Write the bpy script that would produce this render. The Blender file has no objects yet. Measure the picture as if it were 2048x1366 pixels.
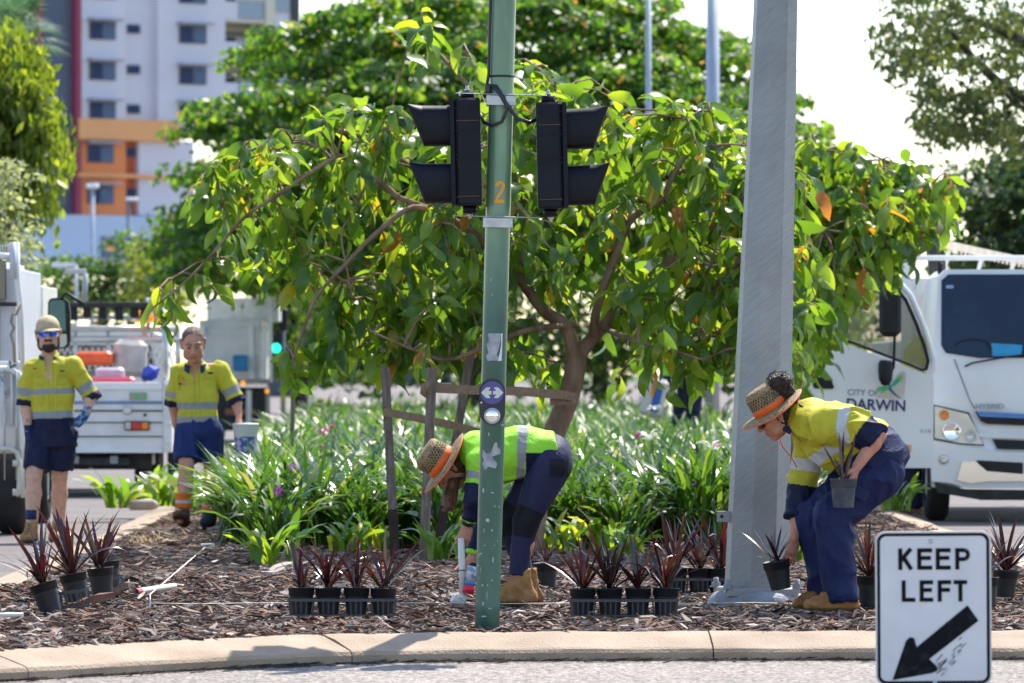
import bpy, math, random
import numpy as np
from mathutils import Vector, Matrix, Quaternion
random.seed(7)
RNG = np.random.default_rng(11)
SC = bpy.context.scene
# ------------------------------------------------------------------ camera, sky, sun, exposure
F = 11378.0            # focal length in photo pixels (200 mm on a 36 mm wide frame, 2048 px)
HZ = 740.0             # horizon row
CH = 1.30              # camera height above the mulch bed
ROAD = -0.13
cam = bpy.data.cameras.new('camera'); camo = bpy.data.objects.new('camera', cam)
SC.collection.objects.link(camo); SC.camera = camo
camo.location = (0, 0, CH); camo.rotation_euler = (math.radians(90), 0, 0)
cam.lens = 200; cam.sensor_width = 36; cam.shift_y = (HZ-683)/2048
cam.clip_start = 0.5; cam.clip_end = 3000
cam.dof.use_dof = True; cam.dof.focus_distance = 31.5; cam.dof.aperture_fstop = 6.3
SUN_EL, SUN_AZ = math.radians(56), math.radians(27)
w = bpy.data.worlds.new('World'); SC.world = w; w.use_nodes = True
nt = w.node_tree; nt.nodes.clear()
sky = nt.nodes.new('ShaderNodeTexSky'); sky.sky_type = 'NISHITA'; sky.sun_disc = False
sky.sun_elevation = SUN_EL; sky.sun_rotation = SUN_AZ; sky.air_density = 1.0; sky.dust_density = .7; sky.ozone_density = .45
bg = nt.nodes.new('ShaderNodeBackground'); bg.inputs['Strength'].default_value = 0.15
wo = nt.nodes.new('ShaderNodeOutputWorld')
nt.links.new(sky.outputs[0], bg.inputs[0]); nt.links.new(bg.outputs[0], wo.inputs[0])
sl = bpy.data.lights.new('sun', 'SUN'); sl.energy = 4.4; sl.angle = math.radians(0.53); sl.color = (1.0, 0.94, 0.84)
so = bpy.data.objects.new('sun', sl); SC.collection.objects.link(so)
SDIR = Vector((math.cos(SUN_EL)*math.sin(SUN_AZ), math.cos(SUN_EL)*math.cos(SUN_AZ), math.sin(SUN_EL)))
so.rotation_euler = SDIR.to_track_quat('Z', 'Y').to_euler(); so.location = (20, 60, 60)
SC.view_settings.view_transform = 'Standard'; SC.view_settings.look = 'None'
SC.view_settings.exposure = 1.0; SC.view_settings.gamma = 1.0; SC.view_settings.use_curve_mapping = False
SC.cycles.max_bounces = 6; SC.cycles.transparent_max_bounces = 6

# ------------------------------------------------------------------ helpers
def W(px, py, D, dz=0.0):
    """photo pixel + distance (+ offset away from the camera) -> point in the place"""
    d = D+dz
    return Vector(((px-1024)*D/F, d, CH+(HZ-py)*D/F))
def mulch_d(py): return CH*F/(py-HZ)
def col(o):
    SC.collection.objects.link(o); return o
def thing(name, label, cat, loc=(0,0,0), rz=0, group=None):
    o = bpy.data.objects.new(name, None); o.empty_display_size = .1; col(o)
    o.location = loc; o.rotation_euler = (0,0,rz); o['label'] = label; o['category'] = cat
    if group: o['group'] = group
    return o
def tag(o, label=None, cat=None, group=None, kind=None):
    if label: o['label'] = label
    if cat: o['category'] = cat
    if group: o['group'] = group
    if kind: o['kind'] = kind
    return o
def mesh_obj(name, V, Fc, mats, parent=None, off=None, midx=None, smooth=True, cols=None, locate=False):
    V = np.asarray(V, dtype=np.float64).reshape(-1,3)
    loc = None
    if off is not None: V = V-np.array(off)[None,:]
    me = bpy.data.meshes.new(name)
    if isinstance(Fc, np.ndarray):
        n, k = Fc.shape
        me.vertices.add(len(V)); me.vertices.foreach_set('co', V.astype(np.float32).ravel())
        me.loops.add(n*k); me.loops.foreach_set('vertex_index', Fc.astype(np.int32).ravel())
        me.polygons.add(n); me.polygons.foreach_set('loop_start', np.arange(0, n*k, k, dtype=np.int32))
        me.update(calc_edges=True)
    else:
        me.from_pydata(V.tolist(), [], Fc); me.update()
    if not isinstance(mats, (list, tuple)): mats = [mats]
    for m in mats: me.materials.append(m)
    n = len(me.polygons)
    if midx is not None: me.polygons.foreach_set('material_index', np.asarray(midx, dtype=np.int32))
    me.polygons.foreach_set('use_smooth', np.full(n, bool(smooth)) if isinstance(smooth, bool) else np.asarray(smooth))
    if cols is not None:
        a = me.color_attributes.new('Col', 'FLOAT_COLOR', 'POINT')
        c = np.ones((len(V), 4), dtype=np.float32); c[:, :cols.shape[1]] = cols
        a.data.foreach_set('color', c.ravel())
    o = bpy.data.objects.new(name, me); col(o)
    if parent: o.parent = parent
    elif off is not None: o.location = off
    return o
def ortho(d, ref=Vector((0,0,1))):
    d = Vector(d).normalized()
    if abs(d.dot(ref)) > .98: ref = Vector((0,1,0)) if abs(d.y) < .9 else Vector((1,0,0))
    s = d.cross(ref).normalized(); u = s.cross(d).normalized()
    return d, s, u
class MB:
    def __init__(s): s.v = []; s.f = []; s.m = []; s.sm = []; s.cur = 0
    def _add(s, vs, fs, smooth=False):
        b = len(s.v); s.v += [tuple(x) for x in vs]
        for f in fs: s.f.append(tuple(b+i for i in f)); s.m.append(s.cur); s.sm.append(smooth)
        return s
    def box(s, c, size, rot=None, taper=1.0):
        c = Vector(c); hx, hy, hz = size[0]/2, size[1]/2, size[2]/2
        R = rot if rot is not None else Matrix.Identity(3)
        vs = []
        for z in (-1,1):
            k = taper if z > 0 else 1
            for x, y in ((-1,-1),(1,-1),(1,1),(-1,1)):
                vs.append(c+R @ Vector((x*hx*k, y*hy*k, z*hz)))
        return s._add(vs, [(3,2,1,0),(4,5,6,7),(0,1,5,4),(1,2,6,5),(2,3,7,6),(3,0,4,7)])
    def bbox(s, c, size, r=.01, rot=None):
        """box with bevelled vertical and horizontal edges (chamfer)"""
        c = Vector(c); hx, hy, hz = size[0]/2, size[1]/2, size[2]/2
        R = rot if rot is not None else Matrix.Identity(3)
        rings = []
        for z, k in ((-hz, r), (-hz+r, 0), (hz-r, 0), (hz, r)):
            x, y = hx-k, hy-k; q = min(r, x*.5, y*.5)
            rings.append([(-x+q,-y,z),(x-q,-y,z),(x,-y+q,z),(x,y-q,z),(x-q,y,z),(-x+q,y,z),(-x,y-q,z),(-x,-y+q,z)])
        vs = [c+R @ Vector(p) for ring in rings for p in ring]
        fs = [tuple(range(7,-1,-1)), tuple(range(24,32))]
        for a in range(3):
            for i in range(8): j = (i+1)%8; fs.append((a*8+i, a*8+j, (a+1)*8+j, (a+1)*8+i))
        return s._add(vs, fs)
    def bar(s, a, b, w, h, ref=Vector((0,0,1))):
        a = Vector(a); b = Vector(b); d, sd, u = ortho(b-a, ref)
        vs = [p+sd*x*w/2+u*y*h/2 for p in (a,b) for x,y in ((-1,-1),(1,-1),(1,1),(-1,1))]
        return s._add(vs, [(3,2,1,0),(4,5,6,7),(0,1,5,4),(1,2,6,5),(2,3,7,6),(3,0,4,7)])
    def tube(s, pts, r, n=8, cap=True, smooth=True):
        pts = [Vector(p) for p in pts]; N = len(pts)
        rs = r if isinstance(r, (list, tuple)) else [r]*N
        vs = []; prev = None
        for i, p in enumerate(pts):
            t = (pts[min(i+1,N-1)]-pts[max(i-1,0)])
            if t.length < 1e-9: t = Vector((0,0,1))
            t.normalize()
            if prev is None: _, sd, u = ortho(t)
            else:
                sd = prev-t*prev.dot(t)
                if sd.length < 1e-6: _, sd, u = ortho(t)
                sd.normalize(); u = sd.cross(t)
            prev = sd
            for k in range(n):
                a = 2*math.pi*k/n; vs.append(p+(sd*math.cos(a)+u*math.sin(a))*rs[i])
        fs = [(i*n+k, i*n+(k+1)%n, (i+1)*n+(k+1)%n, (i+1)*n+k) for i in range(N-1) for k in range(n)]
        s._add(vs, fs, smooth)
        if cap:
            b = len(s.v)-N*n
            s.f.append(tuple(b+k for k in range(n-1,-1,-1))); s.m.append(s.cur); s.sm.append(False)
            s.f.append(tuple(b+(N-1)*n+k for k in range(n))); s.m.append(s.cur); s.sm.append(False)
        return s
    def lathe(s, prof, c=(0,0,0), n=24, axis=Vector((0,0,1)), sx=None, smooth=True, sy=1.0, wav=None):
        c = Vector(c); ax = Vector(axis).normalized()
        if sx is None: _, sd, u = ortho(ax)
        else: sd = Vector(sx); sd = (sd-ax*sd.dot(ax)).normalized(); u = ax.cross(sd)
        vs = []
        for j, (r, z) in enumerate(prof):
            for k in range(n):
                a = 2*math.pi*k/n; dz = wav(a, r) if wav else 0
                vs.append(c+sd*math.cos(a)*r+u*math.sin(a)*r*sy+ax*(z+dz))
        fs = [(i*n+k, i*n+(k+1)%n, (i+1)*n+(k+1)%n, (i+1)*n+k) for i in range(len(prof)-1) for k in range(n)]
        return s._add(vs, fs, smooth)
    def prism(s, out, depth, M=None):
        """outline in (x,z), extruded along +y by depth"""
        n = len(out); vs = [Vector((x, 0, z)) for x, z in out]+[Vector((x, depth, z)) for x, z in out]
        if M is not None: vs = [M @ v for v in vs]
        ar = sum(out[i][0]*out[(i+1)%n][1]-out[(i+1)%n][0]*out[i][1] for i in range(n))
        fs = [tuple(range(n)), tuple(range(2*n-1, n-1, -1))]+[(i, i+n, (i+1)%n+n, (i+1)%n) for i in range(n)]
        if ar < 0: fs = [tuple(reversed(f)) for f in fs]
        return s._add(vs, fs)
    def quad(s, *p): return s._add([Vector(x) for x in p], [tuple(range(len(p)))])
    def build(s, name, mats, parent=None, off=None):
        return mesh_obj(name, np.array([tuple(v) for v in s.v]), s.f, mats, parent, off, s.m, s.sm)
def text_mesh(txt, size, mat, name, parent, M, extrude=.001, bold=0.0, sx=1.0, spacing=1.0):
    cu = bpy.data.curves.new(name, 'FONT'); cu.body = txt; cu.size = size; cu.extrude = extrude; cu.offset = bold
    cu.align_x = 'CENTER'; cu.align_y = 'CENTER'; cu.space_character = spacing; cu.resolution_u = 6
    t = bpy.data.objects.new('tmp', cu); col(t)
    dg = bpy.context.evaluated_depsgraph_get(); me = bpy.data.meshes.new_from_object(t.evaluated_get(dg))
    me.name = name
    bpy.data.objects.remove(t)
    me.transform(M @ Matrix.Diagonal((sx,1,1,1))); me.materials.clear(); me.materials.append(mat)
    o = bpy.data.objects.new(name, me); col(o); o.parent = parent
    return o
def copy_tree(o, parent=None):
    c = o.copy(); col(c)
    if parent: c.parent = parent
    for ch in o.children: copy_tree(ch, c)
    return c
# vectorised value noise
def vnoise(P, scale=1.0, seed=0):
    P = np.asarray(P, dtype=np.float64)*scale+seed*17.13+1000
    I = np.floor(P).astype(np.int64); f = P-I; f = f*f*(3-2*f)
    def h(i, j, k):
        n = (i*73856093) ^ (j*19349663) ^ (k*83492791) ^ (seed*2654435)
        n = (n ^ (n >> 13))*1274126177; n = n ^ (n >> 16)
        return (n & 0xffff)/65535.0
    r = 0
    for a in (0,1):
        for b in (0,1):
            for c in (0,1):
                wgt = (f[:,0] if a else 1-f[:,0])*(f[:,1] if b else 1-f[:,1])*(f[:,2] if c else 1-f[:,2])
                r = r+wgt*h(I[:,0]+a, I[:,1]+b, I[:,2]+c)
    return r
# ------------------------------------------------------------------ materials
MATS = {}
def M(name, c, rough=.6, metal=0.0, var=.12, scale=6.0, bump=0.0, bscale=60.0, c2=None, thr=None, spec=.5, coat=0.0, stretch=None, emit=0.0, detail=4):
    if name in MATS: return MATS[name]
    m = bpy.data.materials.new(name); m.use_nodes = True; MATS[name] = m
    t = m.node_tree; b = t.nodes['Principled BSDF']
    b.inputs['Roughness'].default_value = rough; b.inputs['Metallic'].default_value = metal
    b.inputs['Specular IOR Level'].default_value = spec
    if coat: b.inputs['Coat Weight'].default_value = coat; b.inputs['Coat Roughness'].default_value = .08
    tc = t.nodes.new('ShaderNodeTexCoord'); mp = t.nodes.new('ShaderNodeMapping')
    t.links.new(tc.outputs['Object'], mp.inputs[0])
    if stretch: mp.inputs['Scale'].default_value = stretch
    nz = t.nodes.new('ShaderNodeTexNoise'); nz.inputs['Scale'].default_value = scale; nz.inputs['Detail'].default_value = detail
    t.links.new(mp.outputs[0], nz.inputs['Vector'])
    rp = t.nodes.new('ShaderNodeValToRGB'); t.links.new(nz.outputs[0], rp.inputs[0])
    lo = [max(0, x*(1-var)) for x in c]; hi = [min(1, x*(1+var)) for x in c]
    if c2 is not None: lo, hi = c, c2
    a, z = thr if thr else (.35, .65)
    rp.color_ramp.elements[0].position = a; rp.color_ramp.elements[1].position = z
    rp.color_ramp.elements[0].color = (*lo, 1); rp.color_ramp.elements[1].color = (*hi, 1)
    t.links.new(rp.outputs[0], b.inputs['Base Color'])
    if bump:
        n2 = t.nodes.new('ShaderNodeTexNoise'); n2.inputs['Scale'].default_value = bscale; n2.inputs['Detail'].default_value = 5
        t.links.new(mp.outputs[0], n2.inputs['Vector'])
        bp = t.nodes.new('ShaderNodeBump'); bp.inputs['Strength'].default_value = bump; bp.inputs['Distance'].default_value = .02
        t.links.new(n2.outputs[0], bp.inputs['Height']); t.links.new(bp.outputs[0], b.inputs['Normal'])
    if emit:
        t.links.new(rp.outputs[0], b.inputs['Emission Color']); b.inputs['Emission Strength'].default_value = emit
    return m
def leafmat(name, ramp, trans=.45, rough=.4, islands=True, spec=.5, tcol=None, vein=0):
    """thin foliage: glossy front plus light coming through; colour picked per leaf"""
    m = bpy.data.materials.new(name); m.use_nodes = True; t = m.node_tree
    b = t.nodes['Principled BSDF']; out = t.nodes['Material Output']
    b.inputs['Roughness'].default_value = rough; b.inputs['Specular IOR Level'].default_value = spec
    g = t.nodes.new('ShaderNodeNewGeometry'); oi = t.nodes.new('ShaderNodeObjectInfo')
    ad = t.nodes.new('ShaderNodeMath'); ad.operation = 'ADD'
    t.links.new(g.outputs['Random Per Island'], ad.inputs[0]); t.links.new(oi.outputs['Random'], ad.inputs[1])
    fr = t.nodes.new('ShaderNodeMath'); fr.operation = 'FRACT'; t.links.new(ad.outputs[0], fr.inputs[0])
    rp = t.nodes.new('ShaderNodeValToRGB'); t.links.new(fr.outputs[0], rp.inputs[0]); cr = rp.color_ramp
    while len(cr.elements) < len(ramp): cr.elements.new(.5)
    for e, (p, c) in zip(cr.elements, ramp): e.position = p; e.color = (*c, 1)
    t.links.new(rp.outputs[0], b.inputs['Base Color'])
    tr = t.nodes.new('ShaderNodeBsdfTranslucent')
    hs = t.nodes.new('ShaderNodeMixRGB'); hs.blend_type = 'MULTIPLY'; hs.inputs[0].default_value = 1
    hs.inputs[2].default_value = (*(tcol or (2.2, 2.1, .9)), 1)
    t.links.new(rp.outputs[0], hs.inputs[1]); t.links.new(hs.outputs[0], tr.inputs[0])
    mx = t.nodes.new('ShaderNodeMixShader'); mx.inputs[0].default_value = trans
    t.links.new(b.outputs[0], mx.inputs[1]); t.links.new(tr.outputs[0], mx.inputs[2]); t.links.new(mx.outputs[0], out.inputs[0])
    if vein:
        tc = t.nodes.new('ShaderNodeTexCoord'); wv = t.nodes.new('ShaderNodeTexWave'); wv.inputs['Scale'].default_value = vein
        wv.bands_direction = 'DIAGONAL'; t.links.new(tc.outputs['UV'], wv.inputs['Vector'])
    return m
def vcolmat(name, rough=.85, metal=0.0, bump=.25, bscale=55, spec=.3, weave=0, trans=0, sheen=0):
    """colour from the mesh's painted pattern (cloth panels, skin), fine relief from noise"""
    m = bpy.data.materials.new(name); m.use_nodes = True; t = m.node_tree; b = t.nodes['Principled BSDF']
    a = t.nodes.new('ShaderNodeVertexColor'); a.layer_name = 'Col'
    b.inputs['Roughness'].default_value = rough; b.inputs['Specular IOR Level'].default_value = spec
    if sheen: b.inputs['Sheen Weight'].default_value = sheen
    tc = t.nodes.new('ShaderNodeTexCoord')
    nz = t.nodes.new('ShaderNodeTexNoise'); nz.inputs['Scale'].default_value = 22; nz.inputs['Detail'].default_value = 5
    t.links.new(tc.outputs['Object'], nz.inputs['Vector'])
    mp = t.nodes.new('ShaderNodeMapRange'); mp.inputs[3].default_value = .84; mp.inputs[4].default_value = 1.14
    t.links.new(nz.outputs[0], mp.inputs[0])
    mu = t.nodes.new('ShaderNodeVectorMath'); mu.operation = 'SCALE'
    t.links.new(a.outputs[0], mu.inputs[0]); t.links.new(mp.outputs[0], mu.inputs['Scale'])
    t.links.new(mu.outputs[0], b.inputs['Base Color'])
    n2 = t.nodes.new('ShaderNodeTexNoise'); n2.inputs['Scale'].default_value = bscale; n2.inputs['Detail'].default_value = 3
    n2.inputs['Distortion'].default_value = 1.2
    t.links.new(tc.outputs['Object'], n2.inputs['Vector'])
    bp = t.nodes.new('ShaderNodeBump'); bp.inputs['Strength'].default_value = bump; bp.inputs['Distance'].default_value = .01
    t.links.new(n2.outputs[0], bp.inputs['Height']); t.links.new(bp.outputs[0], b.inputs['Normal'])
    if trans:
        out = t.nodes['Material Output']; tr = t.nodes.new('ShaderNodeBsdfTranslucent'); mx = t.nodes.new('ShaderNodeMixShader')
        mx.inputs[0].default_value = trans; t.links.new(mu.outputs[0], tr.inputs[0])
        t.links.new(b.outputs[0], mx.inputs[1]); t.links.new(tr.outputs[0], mx.inputs[2]); t.links.new(mx.outputs[0], out.inputs[0])
    return m
def glassmat(name, tint=(.02,.03,.04), rough=.05, alpha=.75, spec=.8):
    m = bpy.data.materials.new(name); m.use_nodes = True; t = m.node_tree; b = t.nodes['Principled BSDF']
    b.inputs['Base Color'].default_value = (*tint, 1); b.inputs['Roughness'].default_value = rough
    b.inputs['Specular IOR Level'].default_value = spec; b.inputs['Alpha'].default_value = alpha
    return m
white_paint = M('white_paint', (.80,.80,.78), .35, var=.05, scale=2, coat=.3)
worn_white = M('worn_white', (.68,.65,.60), .5, var=.1, scale=5, c2=(.79,.77,.73), bump=.05)
dark_plastic = M('dark_plastic', (.012,.013,.017), .5, spec=.3, var=.3, bump=.1, bscale=30)
black_rubber = M('black_rubber', (.018,.018,.019), .8, var=.3, bump=.3, bscale=80)
steel = M('steel', (.5,.51,.52), .38, .85, var=.12, scale=30)
chrome = M('chrome', (.8,.8,.8), .08, 1.0, var=.02)
dark_metal = M('dark_metal', (.03,.03,.032), .6, .3, var=.4, scale=12)
# ------------------------------------------------------------------ ground, roads, kerb
asphalt = M('asphalt', (.135,.115,.113), .9, var=.2, scale=1.5, c2=(.18,.155,.152), bump=.6, bscale=140)
def agg_mat():
    m = bpy.data.materials.new('exposed_aggregate'); m.use_nodes = True; t = m.node_tree; b = t.nodes['Principled BSDF']
    tc = t.nodes.new('ShaderNodeTexCoord'); v = t.nodes.new('ShaderNodeTexVoronoi'); v.inputs['Scale'].default_value = 62
    mp = t.nodes.new('ShaderNodeMapping'); mp.inputs['Scale'].default_value = (1, .55, 1)
    t.links.new(tc.outputs['Object'], mp.inputs[0]); t.links.new(mp.outputs[0], v.inputs['Vector'])
    sp = t.nodes.new('ShaderNodeSeparateColor'); t.links.new(v.outputs['Color'], sp.inputs[0])
    rp = t.nodes.new('ShaderNodeValToRGB'); cr = rp.color_ramp
    cr.elements[0].position = 0; cr.elements[0].color = (.10,.09,.085,1); cr.elements[1].position = 1; cr.elements[1].color = (.42,.37,.33,1)
    e = cr.elements.new(.5); e.color = (.22,.19,.17,1)
    t.links.new(sp.outputs[0], rp.inputs[0])
    n = t.nodes.new('ShaderNodeTexNoise'); n.inputs['Scale'].default_value = .8; n.inputs['Detail'].default_value = 6
    t.links.new(tc.outputs['Object'], n.inputs['Vector'])
    mx = t.nodes.new('ShaderNodeMixRGB'); mx.blend_type = 'MULTIPLY'; mx.inputs[0].default_value = .6
    r2 = t.nodes.new('ShaderNodeValToRGB'); r2.color_ramp.elements[0].position = .3; r2.color_ramp.elements[1].position = .7
    r2.color_ramp.elements[0].color = (.62,.6,.58,1); t.links.new(n.outputs[0], r2.inputs[0])
    t.links.new(rp.outputs[0], mx.inputs[1]); t.links.new(r2.outputs[0], mx.inputs[2]); t.links.new(mx.outputs[0], b.inputs['Base Color'])
    b.inputs['Roughness'].default_value = .9
    bp = t.nodes.new('ShaderNodeBump'); bp.inputs['Strength'].default_value = .7; bp.inputs['Distance'].default_value = .006; bp.invert = True
    t.links.new(v.outputs['Distance'], bp.inputs['Height']); t.links.new(bp.outputs[0], b.inputs['Normal'])
    return m
aggregate = agg_mat()
soil = M('soil', (.055,.032,.022), .95, var=.4, scale=5, c2=(.13,.08,.055), bump=1, bscale=40)
grass_far = M('far_grass', (.05,.08,.02), .95, var=.4, scale=.4)
o = MB().quad((-900,-20,ROAD-.02),(900,-20,ROAD-.02),(900,1600,ROAD-.02),(-900,1600,ROAD-.02)).build('ground', grass_far); tag(o, kind='structure')
o = MB().quad((-34,10,ROAD),(34,10,ROAD),(34,640,ROAD),(-34,640,ROAD)).build('road', asphalt); tag(o, kind='structure')
o = MB().quad((-12,16,ROAD+.004),(12,16,ROAD+.004),(12,28.6,ROAD+.004),(-12,28.6,ROAD+.004)).build('road_surface', aggregate); tag(o, kind='structure')
# island outline of the kerb's outer foot, anticlockwise from left back
LEFT = [(-6.0,150.0),(-4.6,115.0),(-3.95,80.0),(-3.55,60.0),(-3.42,48.0),(-3.38,38.0),(-3.34,31.0)]
NOSE = [(-3.25,27.6),(-3.0,26.2),(-2.62,25.75),(-2.31,26.0),(-1.55,26.9),(-.84,27.62),(0,27.85),(.90,27.9),(2.0,27.93),(2.7,28.0),(3.1,28.15),(3.45,28.6),(3.66,29.4)]
RIGHT = [(3.70,31.0),(3.72,38.0),(3.74,48.0),(3.76,60.0),(3.9,80.0),(4.3,115.0),(4.6,150.0)]
path = [Vector((x,y,0)) for x,y in LEFT+NOSE+RIGHT]
def resample(p, step):
    out = [p[0]]; 
    for a, b in zip(p, p[1:]):
        n = max(1, int((b-a).length/step))
        for i in range(1, n+1): out.append(a.lerp(b, i/n))
    return out
def chaikin(p, it=3):
    for _ in range(it):
        q = [p[0]]
        for a, b in zip(p, p[1:]): q += [a.lerp(b, .25), a.lerp(b, .75)]
        p = q+[p[-1]]
    return p
path = resample(chaikin(resample(path, 3.0)), .22)
# cut into cast sections; joints fall where the photograph shows them
joints = []
for i, p in enumerate(path):
    pass
JX = [W(52,0,26.1).x, W(676,0,27.6).x, W(1386,0,27.9).x]
kerb_mat = M('kerb_concrete', (.26,.185,.125), .85, scale=3.1, c2=(.38,.29,.21), thr=(.22,.62), detail=9, bump=.5, bscale=70, stretch=(1,1,1))
prof = [(0,ROAD-.05),(.0,ROAD+.045),(.012,ROAD+.062),(.03,ROAD+.07),(.20,-.018),(.27,-.003),(.34,.004),(.36,.0),(.36,-.08)]
def kerb_piece(pts, parent):
    V = []; n = len(prof)
    for i, p in enumerate(pts):
        t = (pts[min(i+1,len(pts)-1)]-pts[max(i-1,0)]).normalized(); inn = Vector((-t.y, t.x, 0))
        for (d, z) in prof:
            j = .0025*math.sin(i*1.3+d*40)
            q = p+inn*d; V.append((q.x, q.y, z+(j if z > ROAD+.05 else 0)))
    Fc = []
    for i in range(len(pts)-1):
        for k in range(n-1): Fc.append((i*n+k, (i+1)*n+k, (i+1)*n+k+1, i*n+k+1))
    Fc.append(tuple(range(n))); Fc.append(tuple((len(pts)-1)*n+k for k in range(n-1,-1,-1)))
    return mesh_obj('kerb_section', np.array(V), Fc, kerb_mat, parent, smooth=False)
kroot = bpy.data.objects.new('kerb', None); col(kroot); kroot['kind'] = 'structure'
cuts = [0]
acc = 0
for i in range(1, len(path)-1):
    acc += (path[i]-path[i-1]).length
    onfront = path[i].y < 29 and -2.7 < path[i].x < 2.9
    hit = onfront and any((path[i-1].x < jx <= path[i].x) for jx in JX)
    if hit or (not onfront and acc > 2.4): cuts.append(i); acc = 0
cuts.append(len(path)-1)
for a, b in zip(cuts, cuts[1:]):
    pts = [p.copy() for p in path[a:b+1]]
    if len(pts) < 2: continue
    pts[0] = pts[0].lerp(pts[1], .03); pts[-1] = pts[-1].lerp(pts[-2], .03)
    kerb_piece(pts, kroot)
# bed (soil) inside the kerb
inner = []
for i, p in enumerate(path):
    t = (path[min(i+1,len(path)-1)]-path[max(i-1,0)]).normalized(); inner.append(p+Vector((-t.y, t.x, 0))*.33)
nl = len(LEFT)
V = []; ys = np.concatenate([np.arange(26.4,60,.5), np.arange(60,150,3)])
def edges(y):
    def ip(tab, flip=False):
        t = sorted([(b, a) for a, b in tab]); return float(np.interp(y, [k[0] for k in t], [k[1] for k in t]))
    lx = ip(LEFT+NOSE[:4]) if y > 27.6 else float(np.interp(y, [25.9,26.2,27.6],[-2.62,-3.0,-3.25]))
    rx = ip(RIGHT+NOSE[-6:])
    return lx+.33, rx-.33
# ground-height field of the bed: gentle mound
def bedz(x, y): return .0+.02*math.sin(x*1.7+y*.6)*.5+.012*math.sin(x*4.1-y*2.2)
pts = [(p.x, p.y) for p in inner]
me_v = []; me_f = []
cx = 0
rows = np.concatenate([np.arange(26.1,50,.35), np.arange(50,150,2.0)])
def inside_x(y):
    xs = []
    for a, b in zip(inner, inner[1:]):
        if (a.y-y)*(b.y-y) <= 0 and abs(a.y-b.y) > 1e-9: xs.append(a.x+(b.x-a.x)*(y-a.y)/(b.y-a.y))
    return (min(xs), max(xs)) if len(xs) >= 2 else None
prev = None
for y in rows:
    r = inside_x(y)
    if r is None: continue
    row = []
    for k in range(29):
        x = r[0]+(r[1]-r[0])*k/28; e = min(k, 28-k)/3
        row.append(len(me_v)); me_v.append((x, y, (bedz(x,y) if y < 60 else 0)*min(1,e)-.042))
    if prev:
        for k in range(28): me_f.append((prev[k], prev[k+1], row[k+1], row[k]))
    prev = row
o = mesh_obj('garden_bed', np.array(me_v), me_f, soil); tag(o, kind='structure')
# ------------------------------------------------------------------ bark mulch: real chips
def chips(n, ylo, yhi, lmin, lmax, power, mats, seed, zlift=.03, flat=.5, secs=((-1,.55),(0,1.0),(1,.35))):
    r = np.random.default_rng(seed)
    V = []; Fc = []; mi = []
    u = r.random(n)
    d = ylo*(yhi/ylo)**(u**power)
    base = []
    kb = [inside_x(y) for y in np.linspace(ylo, yhi, 60)]
    ky = np.linspace(ylo, yhi, 60)
    lx = np.array([k[0] if k else np.nan for k in kb]); rx = np.array([k[1] if k else np.nan for k in kb])
    L = np.interp(d, ky[~np.isnan(lx)], lx[~np.isnan(lx)]); R = np.interp(d, ky[~np.isnan(rx)], rx[~np.isnan(rx)])
    half = d*1024/F*1.08
    L = np.maximum(L, -half-.2); R = np.minimum(R, half+.2)
    x = L+(R-L)*r.random(n)
    # keep out of the front nose (kerb curves)
    keep = np.ones(n, bool)
    fy = np.interp(x, [p.x for p in inner if p.y < 31], [p.y for p in inner if p.y < 31])
    keep &= d > fy+.0
    x = x[keep]; d = d[keep]; n = len(x)
    ln = lmin+(lmax-lmin)*r.random(n)**2.2; wd = ln*(.07+.22*r.random(n)**1.5); th = .002+.006*r.random(n)
    az = r.random(n)*math.pi; az = np.where(r.random(n) < .7, r.normal(0, .5, n), az)
    tilt = r.normal(0, .16*flat+.04, n); roll = r.normal(0, .45*flat+.1, n); bend = r.normal(0, .12, n)*ln
    z = -.028+zlift*r.random(n)**1.5+.008*np.sin(x*4.1-d*2.2)+.008*np.sin(x*1.7+d*.6)+np.abs(np.sin(tilt))*ln*.3+.03*np.clip(vnoise(np.stack([x*1.6,d*1.6,0*x],1),1,5)-.6,0,1)
    ca, sa = np.cos(az), np.sin(az); ct, st = np.cos(tilt), np.sin(tilt); cr, sr = np.cos(roll), np.sin(roll)
    A = np.stack([ca*ct, sa*ct, st], 1)                       # along
    S = np.stack([-sa, ca, 0*sa], 1); U = np.cross(A, S)
    S2 = S*cr[:,None]+U*sr[:,None]; U2 = -S*sr[:,None]+U*cr[:,None]
    C = np.stack([x, d, z], 1)
    vs = []
    for s, wk in secs:
        cc = C+A*(s*ln/2)[:,None]+U2*((bend if s == 0 else 0*bend))[:,None]
        jit = (r.random(n)-.5)*.3
        for a, b in ((-1,-1),(1,-1),(1,1),(-1,1)):
            vs.append(cc+S2*(a*wd*wk/2*(1+jit))[:,None]+U2*(b*th/2)[:,None])
    VV = np.stack(vs, 1).reshape(-1,3)
    fb = []
    for q in range(0, 4*(len(secs)-1), 4):
        for i in range(1,4): j = (i+1)%4; fb.append((q+i, q+j, q+4+j, q+4+i))
    e = 4*(len(secs)-1); fb.append((3,2,1,0)); fb.append((e,e+1,e+2,e+3))
    fb = np.array(fb); FF = (np.arange(n)[:,None,None]*4*len(secs)+fb[None]).reshape(-1,4)
    m = np.array(WT)[r.integers(0, len(WT), n)]
    return VV, FF, np.repeat(m, len(fb))
mk = lambda nm, a, b: M(nm, a, .85, var=.1, scale=14, c2=b, bump=.5, bscale=120, stretch=(1,1,1))
cm = [mk('chip_grey', (.17,.13,.11), (.36,.295,.255)), mk('chip_brown', (.11,.052,.03), (.21,.11,.068)), mk('chip_dark', (.018,.013,.012), (.05,.034,.028)),
      mk('chip_red', (.13,.055,.035), (.23,.11,.07)), mk('chip_pale', (.36,.29,.25), (.55,.47,.41)), mk('chip_grey_brown', (.15,.095,.07), (.28,.195,.15))]
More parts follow.
